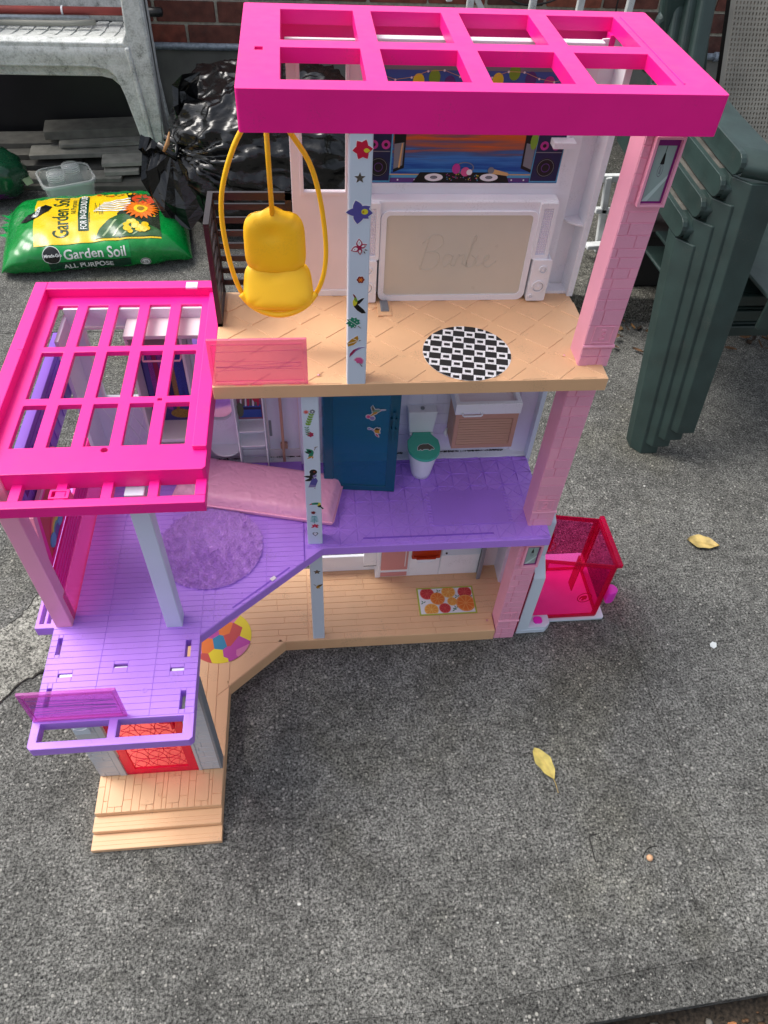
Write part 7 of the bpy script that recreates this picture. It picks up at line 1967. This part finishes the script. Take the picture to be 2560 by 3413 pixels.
# tall green folded chair frame beside it
gf_ = thing('folding_chair', 'tall upright frame of a green plastic chair left of the perforated chair back', 'chair')
for (xa, xb, w, nm) in ((0.935, 1.075, 0.070, 'back_post'), (0.885, 1.010, 0.060, 'back_post')):
    MB().beam((xb, 1.235, 0.50), (xa, 1.20, 0.95), w, 0.035, (0, 1, 0)).build(nm, GRN, gf_, 0.014, seg=3)
MB().beam((1.0, 1.25, 0.082), (1.04, 1.24, 0.55), 0.06, 0.04, (0, 1, 0)).build('leg', GRN, gf_, 0.008)
MB().plate([(0.880, 0.68), (0.965, 0.66), (0.965, 0.83), (0.915, 0.825), (0.888, 0.80)], [], 1.20, 1.23, 'Y').build('arm_end', GRN, gf_, 0.012, seg=3)
# black crate under the seats
cr_ = thing('black_crate', 'black plastic crate on the step behind the green chairs', 'crate')
MB().box(1.02, 1.60, 1.190, 1.38, 0.0825, 0.250).build('crate_body', BLACK, cr_, 0.006)
MB().box(1.01, 1.61, 1.180, 1.39, 0.250, 0.270).build('crate_rim', BLACK, cr_, 0.004)

# white rusty metal furniture against the wall
WM = plastic('chipped_white_metal', (0.62, 0.64, 0.63), 0.5, var=0.12, vscale=30, dirt=0.6)
wf = thing('garden_trellis', 'chipped white metal garden trellis standing in front of the brick wall', 'trellis')
for x in (0.590, 0.797, 0.957, 1.125): MB().beam((x - 0.0, 2.02, 0.083 if x > 0.72 else 0.001), (x, 2.0, 0.72), 0.022, 0.022).build('upright', WM, wf, 0.003)
MB().beam((0.560, 2.0, 0.70), (0.700, 2.0, 0.50), 0.018, 0.018).build('brace', WM, wf, 0.003)
MB().beam((0.520, 2.0, 0.62), (0.510, 2.0, 0.74), 0.020, 0.014, (0, 1, 0)).build('brace', WM, wf, 0.003)
MB().beam((0.50, 2.0, 0.72), (1.15, 2.0, 0.72), 0.022, 0.022).build('top_rail', WM, wf, 0.003)
wl = thing('metal_stand', 'low white metal stand on the step behind the right white wall', 'metal stand')
MB().beam((0.985, 1.40, 0.084), (0.955, 1.40, 0.330), 0.020, 0.020).build('leg', WM, wl, 0.003)
MB().beam((0.900, 1.40, 0.325), (1.00, 1.41, 0.322), 0.020, 0.022).build('rail', WM, wl, 0.003)
MB().beam((0.940, 1.40, 0.225), (1.00, 1.40, 0.222), 0.020, 0.016).build('rail', WM, wl, 0.003)
MB().beam((0.925, 1.36, 0.125), (1.02, 1.37, 0.125), 0.030, 0.014).build('rail', WM, wl, 0.003)
MB().beam((0.900, 1.40, 0.084), (0.900, 1.40, 0.325), 0.018, 0.018).build('leg', WM, wl, 0.003)
# cable in front of the bricks
cb = thing('black_cable', 'thin black cable hanging in front of the bricks near the white metal frame', 'cable')
MB().tube(catmull([(0.72, 2.42, 0.62), (0.80, 2.41, 0.54), (0.90, 2.415, 0.51), (1.02, 2.41, 0.545), (1.10, 2.42, 0.64)], 6), 0.0035, 6).build('cable_run', BLACK, cb, smooth=True)
MB().tube(catmull([(1.245, 2.42, 0.66), (1.235, 2.41, 0.55), (1.24, 2.41, 0.45)], 6), 0.003, 6).build('cable_run', BLACK, cb, smooth=True)

# ------------------------------------------------------------------ leaves and litter
def leaf_mesh(length, width, curl, seed, stem=0.0):
    r = random.Random(seed); n_ = 12; m_ = 5; vs = []; fs = []
    for i in range(n_ + 1):
        t = i / n_
        w = width * (sin(pi * t ** 0.85) ** 0.8) * (1 + 0.08 * sin(t * 17 + seed))
        for j in range(m_):
            s = -1 + 2 * j / (m_ - 1)
            z = 0.002 + curl * (s * s) * 0.5 + curl * 0.8 * (t - 0.5) ** 2 + 0.0012 * noise.noise(Vector((t * 5, s * 3, seed)))
            vs.append((t * length, s * w / 2 + 0.06 * length * sin(t * 2.2), max(0.0012, z)))
    for i in range(n_):
        for j in range(m_ - 1): fs.append((i * m_ + j, i * m_ + j + 1, (i + 1) * m_ + j + 1, (i + 1) * m_ + j))
    return MB().add(vs, fs)
LY = plastic('yellow_leaf', (0.56, 0.45, 0.12), 0.6, var=0.25, vscale=60, dirt=0.3)
LB = plastic('buff_leaf', (0.50, 0.37, 0.13), 0.6, var=0.3, vscale=60, dirt=0.4)
def put_leaf(label, x, y, rz, length, width, curl, mat, seed, stem=True):
    l_ = thing('leaf', label, 'leaf', 'fallen leaves on the patio')
    M = Matrix.Translation((x, y, 0.0005)) @ Matrix.Rotation(rz, 4, 'Z')
    leaf_mesh(length, width, curl, seed).xform(M).build('blade', mat, l_, smooth=True)
    MB().tube([M @ Vector(p) for p in ((0.002, 0, 0.0042), (length * 0.5, 0.055 * length, 0.0038), (length * 0.98, 0.055 * length * 0.8, 0.0045))], 0.0004, 5).build('midrib', LB, l_)
    if stem: MB().tube([M @ Vector(p) for p in ((length * 0.97, 0.048 * length, 0.003), (length * 1.12, 0.03 * length, 0.0025), (length * 1.35, -0.03 * length, 0.0018))], 0.0006, 5).build('stalk', LB, l_)
    return l_
put_leaf('yellow leaf with a long stalk on the open concrete in front of the doll house', 0.4165, -0.2285, radians(-72), 0.066, 0.030, 0.004, LY, 1)
put_leaf('curled buff leaf on the concrete right of the red lift car', 0.892, 0.245, radians(-22), 0.072, 0.040, 0.010, LB, 2, False)
lt_ = random.Random(17)
litter = MB()
LT = [plastic('litter_brown', (0.10, 0.05, 0.022), 0.8, var=0.4, vscale=60), plastic('litter_tan', (0.24, 0.13, 0.05), 0.8, var=0.4, vscale=60), plastic('litter_dark', (0.035, 0.022, 0.014), 0.9, var=0.4, vscale=60)]
def scatter(n_, xr, yr, zr, sc_):
    for k in range(n_):
        x, y = xr(), yr()
        lf = leaf_mesh(lt_.uniform(0.6, 1.3) * sc_, lt_.uniform(0.3, 0.5) * sc_, lt_.uniform(0.05, 0.3) * sc_, k)
        lf.f = lf.f
        M = Matrix.Translation((x, y, zr())) @ Matrix.Rotation(lt_.uniform(0, 6.28), 4, 'Z') @ Matrix.Rotation(lt_.uniform(-0.7, 0.7), 4, 'X')
        lf.xform(M)
        litter.add(lf.v, lf.f, lt_.choice((0, 0, 1, 2, 2)))
scatter(150, lambda: lt_.uniform(0.80, 2.2), lambda: 0, lambda: lt_.uniform(0.001, 0.020), 0.035)
k = 0
vs2 = []
for i, p in enumerate(litter.v):
    leaf_i = i // 65
    rr_ = random.Random(leaf_i)
    cx_ = 0.80 + 1.3 * rr_.random()
    yl = 1.155 - 0.125 * (cx_ - 0.80) - abs(rr_.gauss(0, 0.035)) - 0.012
    vs2.append((p[0], p[1] + yl, max(0.001, p[2])))
# keep each leaf near the foot of the step
litter.v = vs2
o = litter.build('leaf_litter', LT, None, smooth=True, fix=False)
tag(o, 'brown leaf litter heaped along the foot of the concrete step', 'leaf litter', None, 'stuff')
l2 = MB(); r = random.Random(31)
for k in range(160):
    x = r.uniform(0.30, 0.95); y = -0.655 + 0.048 * (x - 0.4) - abs(r.gauss(0, 0.04)) - 0.012
    s_ = r.uniform(0.003, 0.011)
    l2.lathe([(s_ * 0.5, -0.050), (s_, -0.050 + s_ * 0.5), (s_ * 0.5, -0.050 + s_), (0.0001, -0.050 + s_ * 1.1)], x, y, 6, 1.0, r.uniform(0.5, 1.0), r.randrange(3))
o = l2.build('soil_crumbs', [SOIL, LT[0], plastic('pebble_grey', (0.16, 0.15, 0.13), 0.9)], None, smooth=True)
tag(o, 'crumbs of soil and grit below the patio edge', 'soil', None, 'stuff')
for lab, x, y, s_, mat in (('small orange leaf scrap on the soil at the lower right corner', 0.630, -0.682, 0.022, plastic('orange_leaf', (0.42, 0.17, 0.06), 0.7, var=0.3)), ('tiny tan leaf scrap on the soil just below the patio edge', 0.480, -0.690, 0.014, LT[1])):
    q = leaf_mesh(s_, s_ * 0.7, 0.004, 5).xform(Matrix.Translation((x, y, -0.047)) @ Matrix.Rotation(0.6, 4, 'Z')).build('leaf', mat, None, smooth=True)
    tag(q, lab, 'leaf', 'fallen leaves on the soil')
# pebble and twigs
TW = plastic('dark_twig', (0.020, 0.018, 0.016), 0.8)
def twig(label, pts, rad=0.0007):
    o = MB().tube(catmull([(x, y, 0.0012) for x, y in pts], 4), rad, 5).build('twig', TW, None, smooth=True)
    tag(o, label, 'twig', 'dark twigs on the concrete')
pbb = MB().lathe([(0.0030, 0.0006), (0.0056, 0.0035), (0.0050, 0.0075), (0.0022, 0.0098), (0.0001, 0.0102)], 0.5714, -0.4349, 14).build('pebble', plastic('peach_pebble', (0.62, 0.36, 0.20), 0.6), None, smooth=True)
tag(pbb, 'small round peach coloured pebble on the concrete', 'pebble')
twig('thin twig curling over the peach pebble', [(0.562, -0.432), (0.566, -0.426), (0.576, -0.418), (0.592, -0.416)])
twig('hooked twig left of the peach pebble', [(0.4775, -0.433), (0.4775, -0.398), (0.481, -0.390), (0.492, -0.389)], 0.0009)
twig('short angled twig below the peach pebble', [(0.621, -0.512), (0.6265, -0.512), (0.627, -0.484)])
twig('hair-thin twig right of the lift car', [(0.70, 0.26), (0.71, 0.27), (0.725, 0.285)], 0.0008)
twig('curved hair-thin twig above the yellow leaf', [(0.395, -0.246), (0.398, -0.238), (0.408, -0.234)], 0.0005)
r = random.Random(77)
sp_ = MB()
for k in range(46):
    x = r.uniform(-0.5, 1.1); y = r.uniform(-0.55, 0.45)
    s_ = r.uniform(0.0010, 0.0026)
    sp_.lathe([(s_, 0.0002), (s_ * 0.8, 0.0012), (0.0001, 0.0016)], x, y, 6, r.uniform(0.6, 1.5), 1.0, 0 if k % 3 else 1)
o = sp_.build('grit', [plastic('dark_grit', (0.02, 0.02, 0.02), 0.9), plastic('white_grit', (0.6, 0.6, 0.56), 0.9)], None)
tag(o, 'scattered dark and white specks of grit on the concrete', 'grit', None, 'stuff')
chip = MB().plate([(0.886, 0.0), (0.892, 0.004), (0.900, 0.001), (0.897, -0.008), (0.890, -0.012), (0.884, -0.006)], [], 0.0004, 0.0020).build('paint_chip', plastic('white_chip', (0.66, 0.70, 0.70), 0.6), None)
chip.location = (-0.045, -0.03, 0)
tag(chip, 'white paint chip on the concrete near the right edge', 'paint chip')
